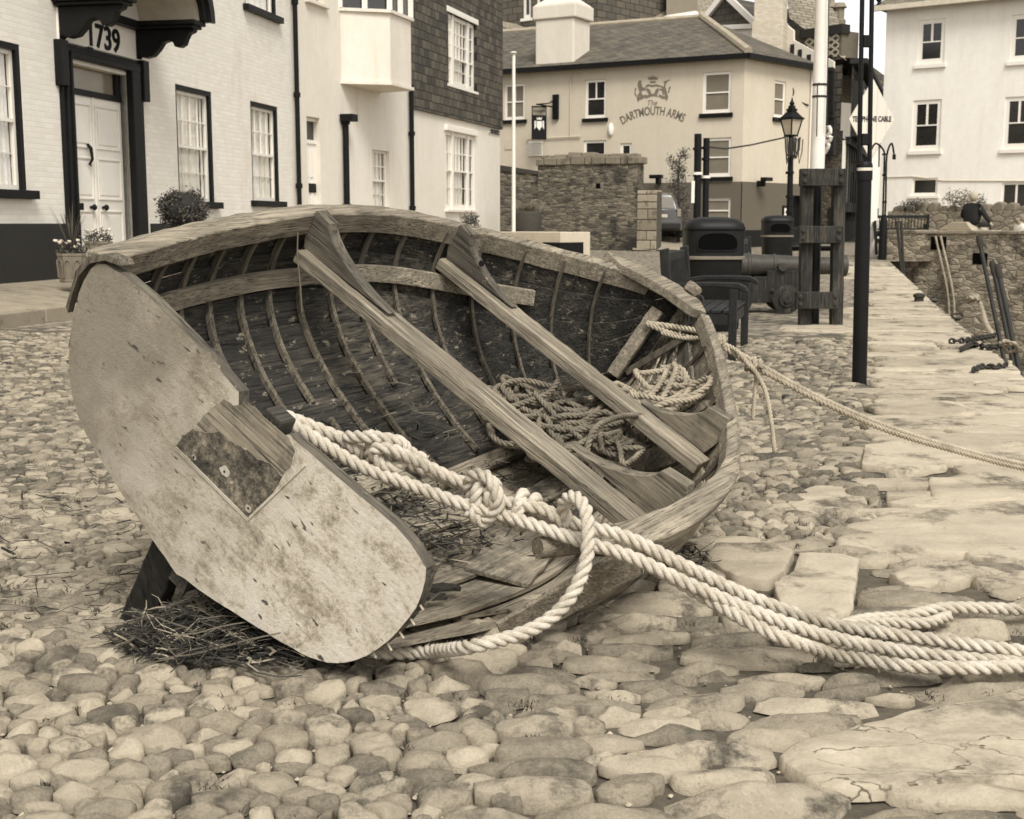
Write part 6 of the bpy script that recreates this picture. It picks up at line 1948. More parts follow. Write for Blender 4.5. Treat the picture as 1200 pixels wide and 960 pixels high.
# --- timber tabernacle with the mast
fp = at(962, 15.0)
tf = T('timber_frame', tuple(fp), 'weathered timber post frame with three bolted crossbeams standing round a mast foot', 'frame')
Yf = fp.y
for x0, x1, yb in ((936, 949.5, 381), (972.5, 987, 383)):
    a = atY((x0 + x1) / 2, yb, Yf); b = atY((x0 + x1) / 2 + 3, 199, Yf); a.z -= .05
    tf.p('post', plank(a, b, .135, .14, (0, 1, 0), amp=.004, seed=x0), M_FRAMEW, bevel=.012)
for y, x0, x1 in ((208, 940, 993), (275, 938, 990), (352, 935, 986)):
    a = atY(x0 - 3, y, Yf - .125); b = atY(x1 - 3, y, Yf - .125)
    bm_ = tf.p('crossbeam', plank(a, b, .10, .195, (0, 0, 1), amp=.004, seed=y), M_FRAMEW, bevel=.01)
    for f, dz in ((.1, .045), (.1, -.045), (.9, .045), (.9, -.045)):
        c = a.lerp(b, f) + V((0, -.05, dz)); tf.p('bolt', MB().lathe([(.028, 0), (.026, .012), (.01, .02)], 10, c, Matrix.Rotation(math.pi / 2, 3, 'X')), M_IRON, bm_)
mt = T('flag_mast', tuple(atY(955, 372, Yf + .22)), 'tall white mast with a black lower part rising out of the timber frame', 'mast')
a, m_, t_ = atY(954, 370, Yf + .22), atY(957.5, 203, Yf + .22), atY(965.5, -60, Yf + .22)
mt.p('mast_foot', MB().tube([a - V((0, 0, .1)), m_], .062, 14), M_BLACK, smooth=50)
mt.p('mast', MB().tube([m_ - V((0, .0, .05)), t_], [.085, .072], 16), m_plain('white_mast_paint', .70, .45, var=.12, sc=3), smooth=50)
mb = MB()
for y in (98, 112):
    c = m_.lerp(t_, (203 - y) / 263.); mt.p('mast_band', MB().tube([c - V((0, 0, .012)), c + V((0, 0, .012))], .085, 16), M_IRON, smooth=50)
mt.p('halyard', MB().tube([atY(969, 150, Yf + .1), atY(972, -60, Yf + .1)], .006, 5).tube([atY(957, 160, Yf + .1), atY(958, 100, Yf + .1), atY(960, 97, Yf + .1)], .007, 5), M_IRON)

# --- black lamp post in front
Yl = gnd(1007, 450).y
lp = T('lamp_post', tuple(gnd(1007, 450)), 'black cylindrical post carrying two slim parallel tubes, nearest on the quay', 'lamp post')
a = gnd(1007, 450) - V((0, 0, .05)); b = atY(1013, 192, Yl); tp = atY(1017, -60, Yl)
lp.p('column', MB().tube([a, a.lerp(b, .02), b], .055, 20), M_BLACK, smooth=50)
d = (b - a).normalized()
lp.p('collar', MB().tube([b - d * .12, b - d * .02, b, b + d * .015], [.061, .061, .058, .045], 20), M_BLACK, smooth=40)
lp.p('band', MB().tube([b - d * .052, b - d * .030], .0625, 20), m_plain('white_tape', .6, .6), smooth=50)
lp.p('clip', MB().box(b + V((-.08, -.01, -.03)), (.03, .05, .06)), M_BLACK)
for s_ in (-1, 1):
    lp.p('tube', MB().tube([b + V((s_ * .038, 0, -.02)), tp + V((s_ * .034, 0, 0))], .017, 12), M_BLACK, smooth=50)
for y in (163, 47):
    c = b.lerp(tp, (192 - y) / 252.); lp.p('spacer', MB().box(c, (.055, .05, .085)), M_BLACK, bevel=.006)

# --- twin posts, cable, lantern post
Y2 = 30.0
tw = T('black_post', tuple(at(817, Y2)), 'taller of two black posts by the pub window, a white plate on its side', 'post', 'pair of black posts')
tw.p('shaft', MB().tube([at(817, Y2), atY(818, 157, Y2)], .085, 12), M_BLACK, smooth=50)
for y in (176, 207):
    tw.p('collar', MB().tube([atY(817, y, Y2), atY(817, y - 3, Y2)], .1, 12), M_BLACK, smooth=50)
tw.p('clamp', MB().tube([atY(817, 205, Y2), atY(817, 202, Y2)], .13, 12), M_WHITE, smooth=50)
mb = MB().box(atY(812, 225, Y2 - .05), (.07, .05, .5)); tw.p('plate', mb, M_WHITE)
tw2 = T('black_post', tuple(at(827, Y2 + .1)), 'shorter of two black posts by the pub window', 'post', 'pair of black posts')
tw2.p('shaft', MB().tube([at(827, Y2 + .1), atY(828, 162, Y2 + .1)], .075, 12), M_BLACK, smooth=50)
tw2.p('clamp', MB().tube([atY(827, 209, Y2 + .1), atY(827, 206, Y2 + .1)], .11, 12), M_WHITE, smooth=50)
for y in (175, 188):
    tw2.p('collar', MB().tube([atY(827, y, Y2 + .1), atY(827, y - 3, Y2 + .1)], .095, 12), M_BLACK, smooth=50)
Yn = 34.0
solo('overhead_cable', MB().tube([atY(828, 172, Y2 + .1), atY(850, 174.5, 31), atY(880, 170, 32.3), atY(925, 160, Yn)], .02, 6), M_IRON, 'thin cable strung between the black posts and the lantern post', 'cable')
ln = T('street_lamp', tuple(at(926, Yn)), 'old fashioned lantern on a slim black post at the pub corner', 'street lamp')
k = Yn / FPX
mb = MB().tube([at(925, Yn), atY(925, 262, Yn), atY(927, 160, Yn)], [.11, .085, .065], 12)
for y in (204, 232, 250):
    mb.tube([atY(925.5, y, Yn), atY(925.5, y - 3, Yn)], .11, 12)
ln.p('post', mb, M_IRONB, smooth=50)
c = atY(927, 158, Yn)
def fr4(z0, z1, r0, r1, mb):
    R = Matrix.Rotation(math.radians(35), 3, 'Z')
    q = [V((-1, -1, 0)), V((1, -1, 0)), V((1, 1, 0)), V((-1, 1, 0))]
    return mb.hexa([c + R @ (v * r0) + V((0, 0, z0)) for v in q] + [c + R @ (v * r1) + V((0, 0, z1)) for v in q])
M_LAMPG = m_plain('lantern_glass', .42, .15, var=.15, sc=3, bump=0, spec=.6)
gl = ln.p('lantern_glass', fr4(0, .38, .115, .19, MB()), M_LAMPG)
mb = MB(); R = Matrix.Rotation(math.radians(35), 3, 'Z')
for q in ((-1, -1), (1, -1), (1, 1), (-1, 1)):
    v = R @ V((q[0], q[1], 0)); mb.beam(c + v * .117, c + v * .195 + V((0, 0, .39)), .035, .035)
fr4(-.05, .0, .13, .13, mb)
ln.p('lantern_frame', mb, M_IRONB, gl)
mb = fr4(.38, .43, .23, .235, MB()); fr4(.43, .60, .21, .08, mb); fr4(.60, .66, .10, .10, mb); fr4(.66, .74, .07, .06, mb); mb.tube([c + V((0, 0, .74)), c + V((0, 0, .80)), c + V((0, 0, .86)), c + V((0, 0, .95))], [.05, .07, .03, .01], 8)
ln.p('lantern_roof', mb, M_IRONB, gl)
mb = MB()
for i in range(14):
    a0 = random.uniform(-.14, .2); p0 = c + V((a0, -.15, -.08 - random.random() * .06)); mb.tube([p0 + V((-.05, 0, .02)), p0 + V((-.03, -.02, -.3)), p0 + V((0, 0, -.48 - random.random() * .15)), p0 + V((.07, .02, -.3)), p0 + V((.08, 0, .02))], .014, 5)
solo('hanging_line', mb, M_IRON, 'bunch of dark line hung up below the lantern of the street lamp', 'line')
# --- pub bracket on the corner
mb = MB(); p0 = PB.P(LBp - .3, PB.uv(940, 123)[1], .05); p1 = atY(925, 118, 46); p1 = p0 + (atY(922, 113, p0.y - .8) - p0)
mb.tube([p0, p1], .03, 6)
sc_ = [p1 + V((math.cos(a), 0, math.sin(a))) * (.26 - .02 * a) + V((.0, 0, .18)) for a in np.linspace(-1.5, 6.2, 26)]; mb.tube(sc_, .028, 5)
pub.p('scroll_bracket', mb, M_IRONB)

# --- telephone cable marker
Yd = 38.0
sgp = atY(1021, 140, Yd)
td = T('cable_marker', (sgp.x, sgp.y, .2), 'white diamond shaped sign reading TELEPHONE CABLE on a white post', 'sign')
hw_, hh2 = 26 * Yd / FPX, 45 * Yd / FPX
M_SIGNW = m_courses('white_sign_boards', (1, 0, 0), (0, 0, 1), .28, 6, .60, .70, .5, msz=.012, bump=.3, wob=0)
bd = td.p('board', MB().prism([(-hw_, 0), (0, -hh2), (hw_, 0), (0, hh2)], sgp, (1, 0, 0), (0, 0, 1), (0, -1, 0), .06), M_SIGNW)
mb = text('TELEPHONE CABLE', .21, sgp + V((0, -.06, 0)), (1, 0, 0), Z3, (0, -1, 0), M_BLACK, .006, bold=.006, sx=.62)
td.p('lettering', mb, M_BLACK, bd)
a = at(1024, Yd + .12); td.p('post', MB().beam(a - V((0, 0, .1)), atY(1024, 170, Yd + .12), .22, .16, up=(0, 1, 0)), M_WHITE)
td.p('cap', MB().box(atY(1021, 95, Yd), (.1, .1, .1)), M_IRONB)

# --- twin crook lamp
Yc = 36.5
ck_ = T('crook_lamp_post', tuple(at(1036, Yc)), 'slender black lamp post with two drooping crook arms at the quay end', 'lamp post')
for s_, x1, y1, xt in ((-1, 1020, 178, 1028), (1, 1048, 184, 1044)):
    top = atY(1037.5, 180, Yc); pts_ = [at(1035.5 + s_, Yc, .9), atY(1036.5 + s_ * 1.4, 234, Yc), atY(1037.5 + s_ * 1.2, 190, Yc), atY(1038 + s_ * 2.6, 176, Yc), atY(xt, 168.5, Yc), atY((xt + x1) / 2, 170, Yc), atY(x1, y1, Yc)]
    ck_.p('arm', MB().tube([V(q) for q in spline(pts_, .1)], .026, 6), M_IRONB, smooth=60)
    ck_.p('lamp_tip', MB().tube([atY(x1, y1 - 3, Yc), atY(x1 - .3, y1 + 3, Yc)], .05, 8), M_IRONB)
ck_.p('base', MB().tube([at(1035.5, Yc), at(1035.5, Yc, 1.25), at(1035.5, Yc, 1.4)], [.12, .11, .07], 10), M_IRONB, smooth=40)
for y in (182, 206, 238):
    ck_.p('spacer', MB().tube([atY(1036.5, y, Yc), atY(1036.5, y - 2, Yc)], .07, 8), M_IRONB)

# --- flagpole, planter box, rubble walls by the slate house
fl = T('flagpole', tuple(at(602, 39, .2)), 'thin white flagpole with a disc finial beside the slate hung house', 'flagpole')
fl.p('pole', MB().tube([at(602, 39, .2), atY(602, 64, 39)], [.06, .05], 10), M_WHITE, smooth=50); fl.p('finial', MB().tube([atY(602, 64, 39), atY(602, 62, 39), atY(602, 60.5, 39)], [.05, .12, .06], 10), M_WHITE, smooth=50)
RW = PL(pix(630, 262, 45.5), pix(746, 262, 44) - pix(630, 262, 45.5)); RW.O.z = 0
zt = RW.uv(690, 181)[1]; Lr = (pix(746, 262, 44) - pix(630, 262, 45.5)).length
rw = T('rubble_wall', tuple(RW.P(Lr / 2, .2)), 'high dark rubble stone wall with rough coping in front of the pub', 'wall')
mb = MB(); wbox(mb, RW, 0, Lr, 0, zt - .35, -.7, 0); rw.p('masonry', mb, M_RUB)
mb = MB(); x = -.08
while x < Lr:
    w_ = random.uniform(.25, .55); wbox(mb, RW, x, min(x + w_ - .02, Lr + .12), zt - .35, zt - .1 + random.uniform(-.04, .08), -.75, .06); x += w_
for i in range(7):
    x = i * Lr / 7; wbox(mb, RW, x + .05, x + Lr / 7 - .05, zt - .12, zt + random.uniform(0, .1), -.6, -.1)
rw.p('coping', mb.rough(.03, 2, 3), m_stone('coping_stone', .09, .26, isl=.4, sc=4, dirt=.05), bevel=.03)
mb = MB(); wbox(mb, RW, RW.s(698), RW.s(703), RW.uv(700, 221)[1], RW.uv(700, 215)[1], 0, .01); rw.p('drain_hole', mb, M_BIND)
pr = T('stone_pier', tuple(RW.P(Lr + .4, .2)), 'lower pier of squared stone blocks at the right end of the rubble wall', 'wall')
mb = MB(); z = .1; row = 0; x0 = Lr + .01; x1 = RW.s(770); zp = RW.uv(757, 223)[1]
while z < zp:
    h_ = min(random.uniform(.22, .38), zp - z + .02); x = x0
    while x < x1 - .05:
        w_ = random.uniform(.3, .75)
        if x + w_ > x1 - .2:
            w_ = x1 - x
        wbox(mb, RW, x, x + w_ - .025, z, z + h_ - .025, -.6, random.uniform(0, .03)); x += w_
    z += h_; row += 1
pr.p('blocks', mb, m_stone('pier_block', .12, .34, isl=.6, sc=6, dirt=.07), bevel=.02)
mb = MB(); wbox(mb, RW, x0, x1 - .02, .05, zp - .05, -.55, -.02); pr.p('mortar', mb, m_plain('old_mortar', .07, .95))
lw = T('low_rubble_wall', tuple(at(606, 46, .2)), 'lower rubble wall with a dark sloping top running to the slate house', 'wall')
a0, a1 = at(575, 46.5, 0), at(633, 46, 0); PW = PL(a0, a1 - a0); LW2 = (a1 - a0).length
za, zb = PW.uv(588, 199)[1], PW.uv(632, 205)[1]
mb = MB().hexa([PW.P(0, 0, 0), PW.P(LW2, 0, 0), PW.P(LW2, 0, -.6), PW.P(0, 0, -.6), PW.P(0, za, 0), PW.P(LW2, zb, 0), PW.P(LW2, zb, -.6), PW.P(0, za, -.6)]); lw.p('masonry', mb, M_RUB)
mb = MB().hexa([PW.P(0, za, .05), PW.P(LW2, zb, .05), PW.P(LW2, zb, -.65), PW.P(0, za, -.65), PW.P(0, za + .22, .05), PW.P(LW2, zb + .12, .05), PW.P(LW2, zb + .12, -.65), PW.P(0, za + .22, -.65)]); lw.p('coping', mb, m_plain('dark_coping', .05, .9))
pbx = T('stone_planter', tuple(at(622, 37, .2)), 'long white rendered planter box at the foot of the flagpole', 'planter')
a0, a1 = at(580, 38, 0), at(657, 36, 0); PP = PL(a0, a1 - a0); Lp = (a1 - a0).length
mb = MB(); wbox(mb, PP, 0, Lp, .05, PP.uv(640, 272)[1], -1.2, 0); pbx.p('trough', mb, m_render('planter_render', .46, .75), bevel=.02)
mb = MB(); wbox(mb, PP, PP.s(637), Lp + .02, .05, PP.uv(640, 284)[1], -.9, .03); pbx.p('dark_base', mb, M_BLACK)
gr = T('planted_tub', tuple(at(618, 40, .95)), 'dark tub of feathery grass standing on the white planter', 'plant')
gr.p('tub', MB().lathe([(.38, 0), (.42, .1), (.46, .62), (.43, .64)], 16, at(618, 40, .93), None), m_plain('tub', .06, .7), smooth=40)
mb = MB(); c0_ = at(618, 40, 1.5)
for _ in range(500):
    a = random.uniform(0, 6.28); r_ = random.random() * .35; l = random.uniform(.3, .65); p = c0_ + V((math.cos(a) * r_, math.sin(a) * r_, 0)); q = p + V((math.cos(a) * l * .5, math.sin(a) * l * .5, l * random.uniform(.3, .8))); mb.add([p - V((.012, 0, 0)), p + V((.012, 0, 0)), q], [(0, 1, 2)])
gr.p('foliage', mb, M_LEAFP)

# --- street behind the pier, car and young tree
a = [pix(742, 293, 43.9), pix(812, 293, 43.9), pix(835, 278.5, 45.6), pix(835, 277, 50), pix(735, 277, 50), pix(735, 278.5, 45.6)]
struct('street', MB().add(a, [(0, 1, 2, 3, 4, 5)]), m_plain('pale_asphalt', .22, .9, sc=2))
Yk = 45.6; cz = pix(780, 279, 45.6).z
car = T('parked_car', tuple(at(770, Yk, cz)), 'dark hatchback parked nose away beside the stone pier, its rear towards us', 'car', rotz=math.radians(-8), local=True)
M_CARP = m_plain('car_paint', .045, .25, var=.2, sc=2, bump=0, spec=.7)
def carsec(mb, secs):
    n = 9; vs = []
    for y, hw_, z0, z1, rt in secs:
        for i in range(n):
            a = i / (n - 1) * math.pi; x = math.cos(a); z = math.sin(a)
            vs.append((math.copysign(abs(x) ** .35, x) * hw_ * (1 - (1 - rt) * (z ** .5 if z > 0 else 0)), y, z0 + (z1 - z0) * (max(z, 0) ** .45)))
    m = len(secs); fs = [(i * n + k, i * n + (k + 1) % n, (i + 1) * n + (k + 1) % n, (i + 1) * n + k) for i in range(m - 1) for k in range(n)] + [tuple(range(n)), tuple((m - 1) * n + k for k in range(n))]
    return mb.add(vs, fs)
car.p('body', carsec(MB(), [(0, .80, .32, .72, .95), (.06, .87, .28, .98, .95), (.6, .9, .24, 1.02, .95), (2.6, .9, .22, 1.0, .95), (3.6, .88, .24, .92, .93), (4.05, .78, .3, .7, .9)]), M_CARP, smooth=50)
car.p('cabin', carsec(MB(), [(.08, .80, .95, 1.02, .9), (.35, .78, .95, 1.52, .80), (1.0, .79, .95, 1.62, .8), (1.9, .79, .95, 1.60, .8), (2.75, .78, .95, 1.0, .9)]), M_CARP, smooth=50)
car.p('rear_window', MB().hexa([(-.62, .09, 1.05), (.62, .09, 1.05), (.62, .13, 1.05), (-.62, .13, 1.05), (-.52, .28, 1.44), (.52, .28, 1.44), (.52, .34, 1.44), (-.52, .34, 1.44)]), m_plain('car_glass', .12, .1, bump=0, spec=.7))
car.p('bumper', MB().box((0, -.01, .42), (1.66, .12, .22)), m_plain('bumper', .02, .7), bevel=.04)
car.p('number_plate', MB().box((.1, -.02, .78), (.52, .02, .11)), m_plain('plate_pale', .5, .6))
for s_ in (-1, 1):
    car.p('tail_light', MB().box((s_ * .76, .03, .88), (.14, .06, .28)), m_plain('tail_lens', .2, .2, bump=0, spec=.6), bevel=.02)
    for y in (.8, 3.2):
        w_ = car.p('wheel', MB().lathe([(.1, -.1), (.28, -.1), (.31, -.07), (.31, .07), (.28, .1), (.1, .1)], 18, (s_ * .8, y, .31), Matrix.Rotation(math.pi / 2, 3, 'Y')), m_plain('tyre', .015, .9), smooth=40)
tr = T('young_tree', tuple(at(795, 46.5, .4)), 'narrow young tree growing against the pub wall beside the car', 'tree')
a = at(795, 46.5, .3)
mb = MB().tube([a, a + V((.03, 0, 1.2)), a + V((-.05, 0, 2.5)), atY(797, 185, 46.5)], [.06, .05, .04, .01], 7)
for i in range(14):
    z = .7 + i * .19; q = a + V((0, 0, z)); an = random.uniform(0, 6.28); mb.tube([q, q + V((math.cos(an) * .3, math.sin(an) * .3, .25))], [.02, .006], 5)
tr.p('trunk', mb, m_plain('bark', .05, .9), smooth=60)
mb = MB()
for i in range(13):
    z = .5 + i * .235; w_ = .48 * (1 - (i / 13) ** 1.6) + .12; leaves(mb, a + V((random.gauss(0, .1), random.gauss(0, .1), z)), (w_, w_, .2), 150, .055)
tr.p('crown', mb, M_LEAF)

# --- far quay wall with what stands on it
fw0, fw1 = pix(1033, 262, 36.6), pix(1300, 262, 31.0); fw0.z = fw1.z = 0
QW = PL(fw0, fw1 - fw0); LQ = (fw1 - fw0).length; zq = QW.uv(1160, 270)[1]
qw = T('harbour_wall', tuple(QW.P(LQ / 2, -3.2)), 'pale rubble harbour wall closing the slipway, people sitting on its top', 'wall')
mb = MB(); wbox(mb, QW, 0, LQ, -3.3, zq - .1, -6, 0); qw.p('masonry', mb, M_RUBP)
mb = MB(); x = 0
while x < LQ:
    w_ = random.uniform(.7, 1.4); wbox(mb, QW, x, x + w_ - .015, zq - .1, zq + random.uniform(-.03, .012), -1.2, .01 + random.uniform(0, .03)); x += w_
qw.p('coping', mb, m_stone('pale_coping', .10, .36, isl=.5, sc=4, dirt=.08), bevel=.015)
for x0, y0, w_, h_ in ((1091, 285, .5, .35), (1140, 303, .45, .3)):
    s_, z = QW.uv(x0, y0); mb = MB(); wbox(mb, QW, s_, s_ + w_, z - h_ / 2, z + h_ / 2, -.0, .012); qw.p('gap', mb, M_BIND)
bwl0, bwl1 = pix(1040, 262, 43), pix(1300, 262, 38); bwl0.z = bwl1.z = 0
BW = PL(bwl0, bwl1 - bwl0); LB2 = (bwl1 - bwl0).length; zb_ = BW.uv(1150, 247)[1]
bk = T('garden_wall', tuple(BW.P(LB2 / 2, .9)), 'rubble wall topped with upright stones in front of the white house', 'wall')
mb = MB(); wbox(mb, BW, 0, LB2, 0, zb_, -.5, 0); bk.p('masonry', mb, m_rubble('weathered_rubble', .10, .30, .12, sc=2.6, squash=1.6))
mb = MB(); x = .1; cs = m_stone('upright_coping', .10, .24, isl=.5, sc=5)
x = .1
while x < LB2:
    w_ = random.uniform(.28, .5); h_ = random.uniform(.14, .34)
    bk.p('coping_stone', MB().prism([(x, zb_ - .02), (x + w_ * .9, zb_ - .02), (x + w_ * .85, zb_ + h_ * .8), (x + w_ * .5, zb_ + h_), (x + w_ * .12, zb_ + h_ * .7)], BW.P(0, 0, -.05), BW.u, Z3, BW.n, -.4), cs, bevel=.04)
    x += w_
mb = leaves(MB(), BW.P(BW.s(1120), BW.uv(1120, 237)[1], -.3), (.55, .4, .35), 700, .06); solo('garden_shrub', mb, M_LEAFP, 'pale leafy shrub growing over the garden wall left of the seated person', 'shrub')
mb = leaves(MB(), BW.P(BW.s(1142), BW.uv(1142, 238)[1], -.3), (.2, .2, .25), 200, .05); solo('garden_shrub', mb, M_LEAF, 'small dark shrub above the garden wall behind the seated person', 'shrub')
mb = MB()
for x in range(1056, 1084, 4):
    leaves(mb, BW.P(BW.s(x), BW.uv(x, 244)[1], -.2), (.25, .2, .22), 160, .05)
solo('ivy', mb, M_LEAF, 'dark ivy hanging over the left end of the garden wall', 'ivy')
s_, z = QW.uv(1112, 270)
solo('sloping_stone', MB().prism([(s_ - .5, zq), (s_ + .62, zq), (s_ + .42, zq + .22), (s_ - .02, zq + .22)], QW.P(0, 0, -.9), QW.u, Z3, QW.n, .75), m_stone('dressed_stone', .28, .38, isl=0, sc=4), 'pale sloping stone block on the far wall left of the seated person', 'stone', bevel=.02)

# --- people on the wall
def skin(name, js, bones, mat, parent, org, sub=2):
    me = bpy.data.meshes.new(name); me.from_pydata([tuple(V(p) - V(org)) for p, r in js], bones, []); me.materials.append(mat)
    o = bpy.data.objects.new(name, me); COL.objects.link(o)
    if parent:
        o.parent = parent
    m = o.modifiers.new('skin', 'SKIN'); m.use_smooth_shade = True
    for i, (p, r) in enumerate(js):
        rr = r if isinstance(r, tuple) else (r, r)
        me.skin_vertices[0].data[i].radius = rr; me.skin_vertices[0].data[i].use_root = (i == 0)
    s_ = o.modifiers.new('sub', 'SUBSURF'); s_.levels = sub; s_.render_levels = sub
    return o


def sitter(base, face, label, jacket, hairc, arms, k=1.0):
    """seated person; base = seat point, face = direction looked towards"""
    f = V(face).normalized(); r = f.cross(Z3)
    P = lambda a, b, c: V(base) + (r * a + f * b + Z3 * c) * k
    th = T('person', tuple(base), label, 'person')
    # head, neck, body in one mesh
    js = [(P(0, 0, .14), (.12, .09)), (P(0, -.02, .32), (.11, .08)), (P(0, -.01, .48), (.10, .07)), (P(0, .02, .58), .065), (P(0, .04, .65), (.07, .085)), (P(0, .045, .72), (.078, .095)), (P(0, .04, .79), .06)]
    bones = [(0, 1), (1, 2), (2, 3), (3, 4), (4, 5), (5, 6)]
    for s_, (e, h) in zip((-1, 1), arms):
        i = len(js); js += [(P(s_ * .17, 0, .50), .04), (P(*e), .035), (P(*h), .03), (P(h[0] + (h[0] - e[0]) * .3, h[1] + (h[1] - e[1]) * .3, h[2] + (h[2] - e[2]) * .3), .03)]
        bones += [(2, i), (i, i + 1), (i + 1, i + 2), (i + 2, i + 3)]
    for s_ in (-1, 1):
        i = len(js); js += [(P(s_ * .1, .1, .09), .085), (P(s_ * .13, .45, .10), .065), (P(s_ * .13, .50, -.30), .045), (P(s_ * .13, .62, -.34), .035)]
        bones += [(0, i), (i, i + 1), (i + 1, i + 2), (i + 2, i + 3)]
    b = skin('body', js, bones, m_plain('skin_tone', .36, .6, var=.1), th.e, base)
    js = [(P(0, -.0, .04), (.27, .2)), (P(0, -.02, .26), (.25, .17)), (P(0, -.01, .46), (.25, .15)), (P(0, .01, .585), (.085, .08))]
    bones = [(0, 1), (1, 2), (2, 3)]
    for s_, (e, h) in zip((-1, 1), arms):
        i = len(js); js += [(P(s_ * .18, 0, .50), .10), (P(*e), .075), (P(*h), .055)]; bones += [(2, i), (i, i + 1), (i + 1, i + 2)]
    skin('jacket', js, bones, jacket, th.e, base)
    js = [(P(0, .02, .06), (.17, .12))]; bones = []
    for s_ in (-1, 1):
        i = len(js); js += [(P(s_ * .1, .12, .09), .095), (P(s_ * .13, .46, .10), .075), (P(s_ * .13, .50, -.24), .06)]; bones += [(0, i), (i, i + 1), (i + 1, i + 2)]
    skin('trousers', js, bones, m_plain('dark_trousers', .02, .8), th.e, base)
    mb = MB().ball(P(0, .015, .735), .105 * k, 14, 10, (1, 1.05, 1.15)); mb.v = [v for v in mb.v]
    for i, v in enumerate(mb.v):
        d = V(v) - P(0, .04, .71)
        if d.dot(f) > .05 * k and d.z < .06 * k:
            mb.v[i] = tuple(V(v) - f * (d.dot(f) - .05 * k))
    th.p('hair', mb.rough(.008, 30, 2), m_plain('hair', hairc, .8, var=.3, sc=30), smooth=180)
    for s_ in (-1, 1):
        th.p('eye', MB().ball(P(s_ * .033, .128, .725), .012 * k, 8, 6), M_WHITE, b)
    th.p('nose', MB().ball(P(0, .142, .695), .014 * k, 6, 6, (.8, 1.2, 1.5)), m_plain('nose_skin', .35, .6), b)
    return th


s_, _ = QW.uv(1139, 262, -.45); base = QW.P(s_, zq + .05, -.45)
sitter(base, -QW.n, 'person in a dark jacket sitting on the far wall, back turned, one arm stretched aside', m_plain('dark_jacket', .014, .85, var=.3), .34, [((-.27, -.02, .28), (-.17, .16, .2)), ((.32, 0, .33), (.46, .06, .12))], 1.15)
s_, _ = QW.uv(1197, 262, -1.4); base = QW.P(s_, zq - .42, -1.4)
sitter(base, QW.n * .9 + QW.u * -.4, 'person in a white top sitting low behind the far wall at the right edge', m_plain('white_top', .7, .8), .16, [((-.25, .02, .28), (-.12, .25, .16)), ((.25, .02, .28), (.12, .25, .16))], 1.0)

# --- quay edge: wall face, poles, rings, chains
mb = MB(); n = 30; vs = []
for i in range(n + 1):
    y = 2 + 33.6 * i / n; vs += [(qx(y) + .02, y, gz(qx(y), y) - .03), (qx(y) - .05, y, -3.3), (qx(y) - .9, y, -3.3), (qx(y) - .9, y, -.1)]
mb.add(vs, [(i * 4 + k, i * 4 + (k + 1) % 4, i * 4 + 4 + (k + 1) % 4, i * 4 + 4 + k) for i in range(n) for k in range(4)])
solo('quay_wall', mb, M_RUBP, 'vertical stone face of the quay dropping to the harbour bed along the slabs', 'wall', base=(6, 15, -3.3))
PO = [((1147, 279), (1169, 385), 14.5, 'longest of the three leaning mooring poles, its knobbed head against the far wall'), ((1163, 309), (1186, 420), 12.4, 'middle mooring pole leaning at the quay edge'), ((1169, 313), (1194, 432), 12.0, 'rightmost mooring pole leaning at the quay edge')]
for (x0, y0), (x1, y1), Y, lab in PO:
    a = atY(x0, y0, Y + .3); b = atY(x1, y1, Y); d = (b - a).normalized(); e = a + d * ((-3.2 - a.z) / d.z)
    t_ = T('mooring_pole', tuple(e), lab, 'pole', 'mooring poles leaning at the quay edge')
    t_.p('shaft', MB().tube([e, a], .024, 9), m_plain('tarred_pole', .025, .6, var=.5, sc=8), smooth=60)
    t_.p('head', MB().tube([a - d * .03, a, a + d * .09, a + d * .12], [.024, .033, .033, .024], 9), M_IRON, smooth=60)
mb = MB(); rope(mb, [atY(1172, 402, 12.2), atY(1180, 406, 12.0), atY(1188, 402, 11.9), atY(1192, 410, 12.0), atY(1180, 412, 12.1), atY(1176, 400, 11.9), atY(1190, 404, 12.1)], .018)
solo('pole_lashing', mb, M_ROPE3, 'pale rope lashing tied round the leaning mooring poles', 'rope', smooth=180)
for (x0, y0, x1, y1) in ((1098, 277, 1121, 352), (1104, 277, 1119, 350)):
    a = atY(x0, y0, 33.8); b = atY(x1, y1, 22); 
    s0 = QW.uv(x0, y0); mb = MB(); rope(mb, [QW.P(s0[0], s0[1], .06), QW.P(s0[0] + .5, s0[1] - 1.5, .09), QW.P(s0[0] + .62, s0[1] - 2.6, .09)], .035, ds=.05)
    solo('hanging_rope', mb, M_ROPE3, 'pale rope hanging down the harbour wall, %s of the pair' % ('left' if x0 < 1100 else 'right'), 'rope', 'ropes hanging on the harbour wall', smooth=180)
for (x0, y0, x1, y1, lab) in ((1051, 259, 1058, 312, 'left of the two thin iron rods rising before the harbour wall'), (1056, 259, 1060, 312, 'right of the two thin iron rods rising before the harbour wall')):
    p1 = gnd2(x1, y1); p0 = atY(x0, y0, p1.y); solo('iron_rod', MB().tube([p1 - V((0, 0, .3)), p0], .035, 6), M_IRON, lab, 'rod', 'thin iron rods at the quay end')


def chain(pts, link=.05, r=.008):
    P = spline(pts, link * .72); mb = MB()
    for i in range(len(P) - 1):
        a, b = V(P[i]), V(P[i + 1]); d = (b - a).normalized(); u = d.cross(Z3).normalized(); u = u if i % 2 else d.cross(u); c = (a + b) / 2
        ring = [c + d * (link * .5 * math.cos(t_)) + u * (link * .3 * math.sin(t_)) for t_ in np.linspace(0, 2 * math.pi, 11)]
        mb.tube(ring, r, 5, caps=False)
    return mb


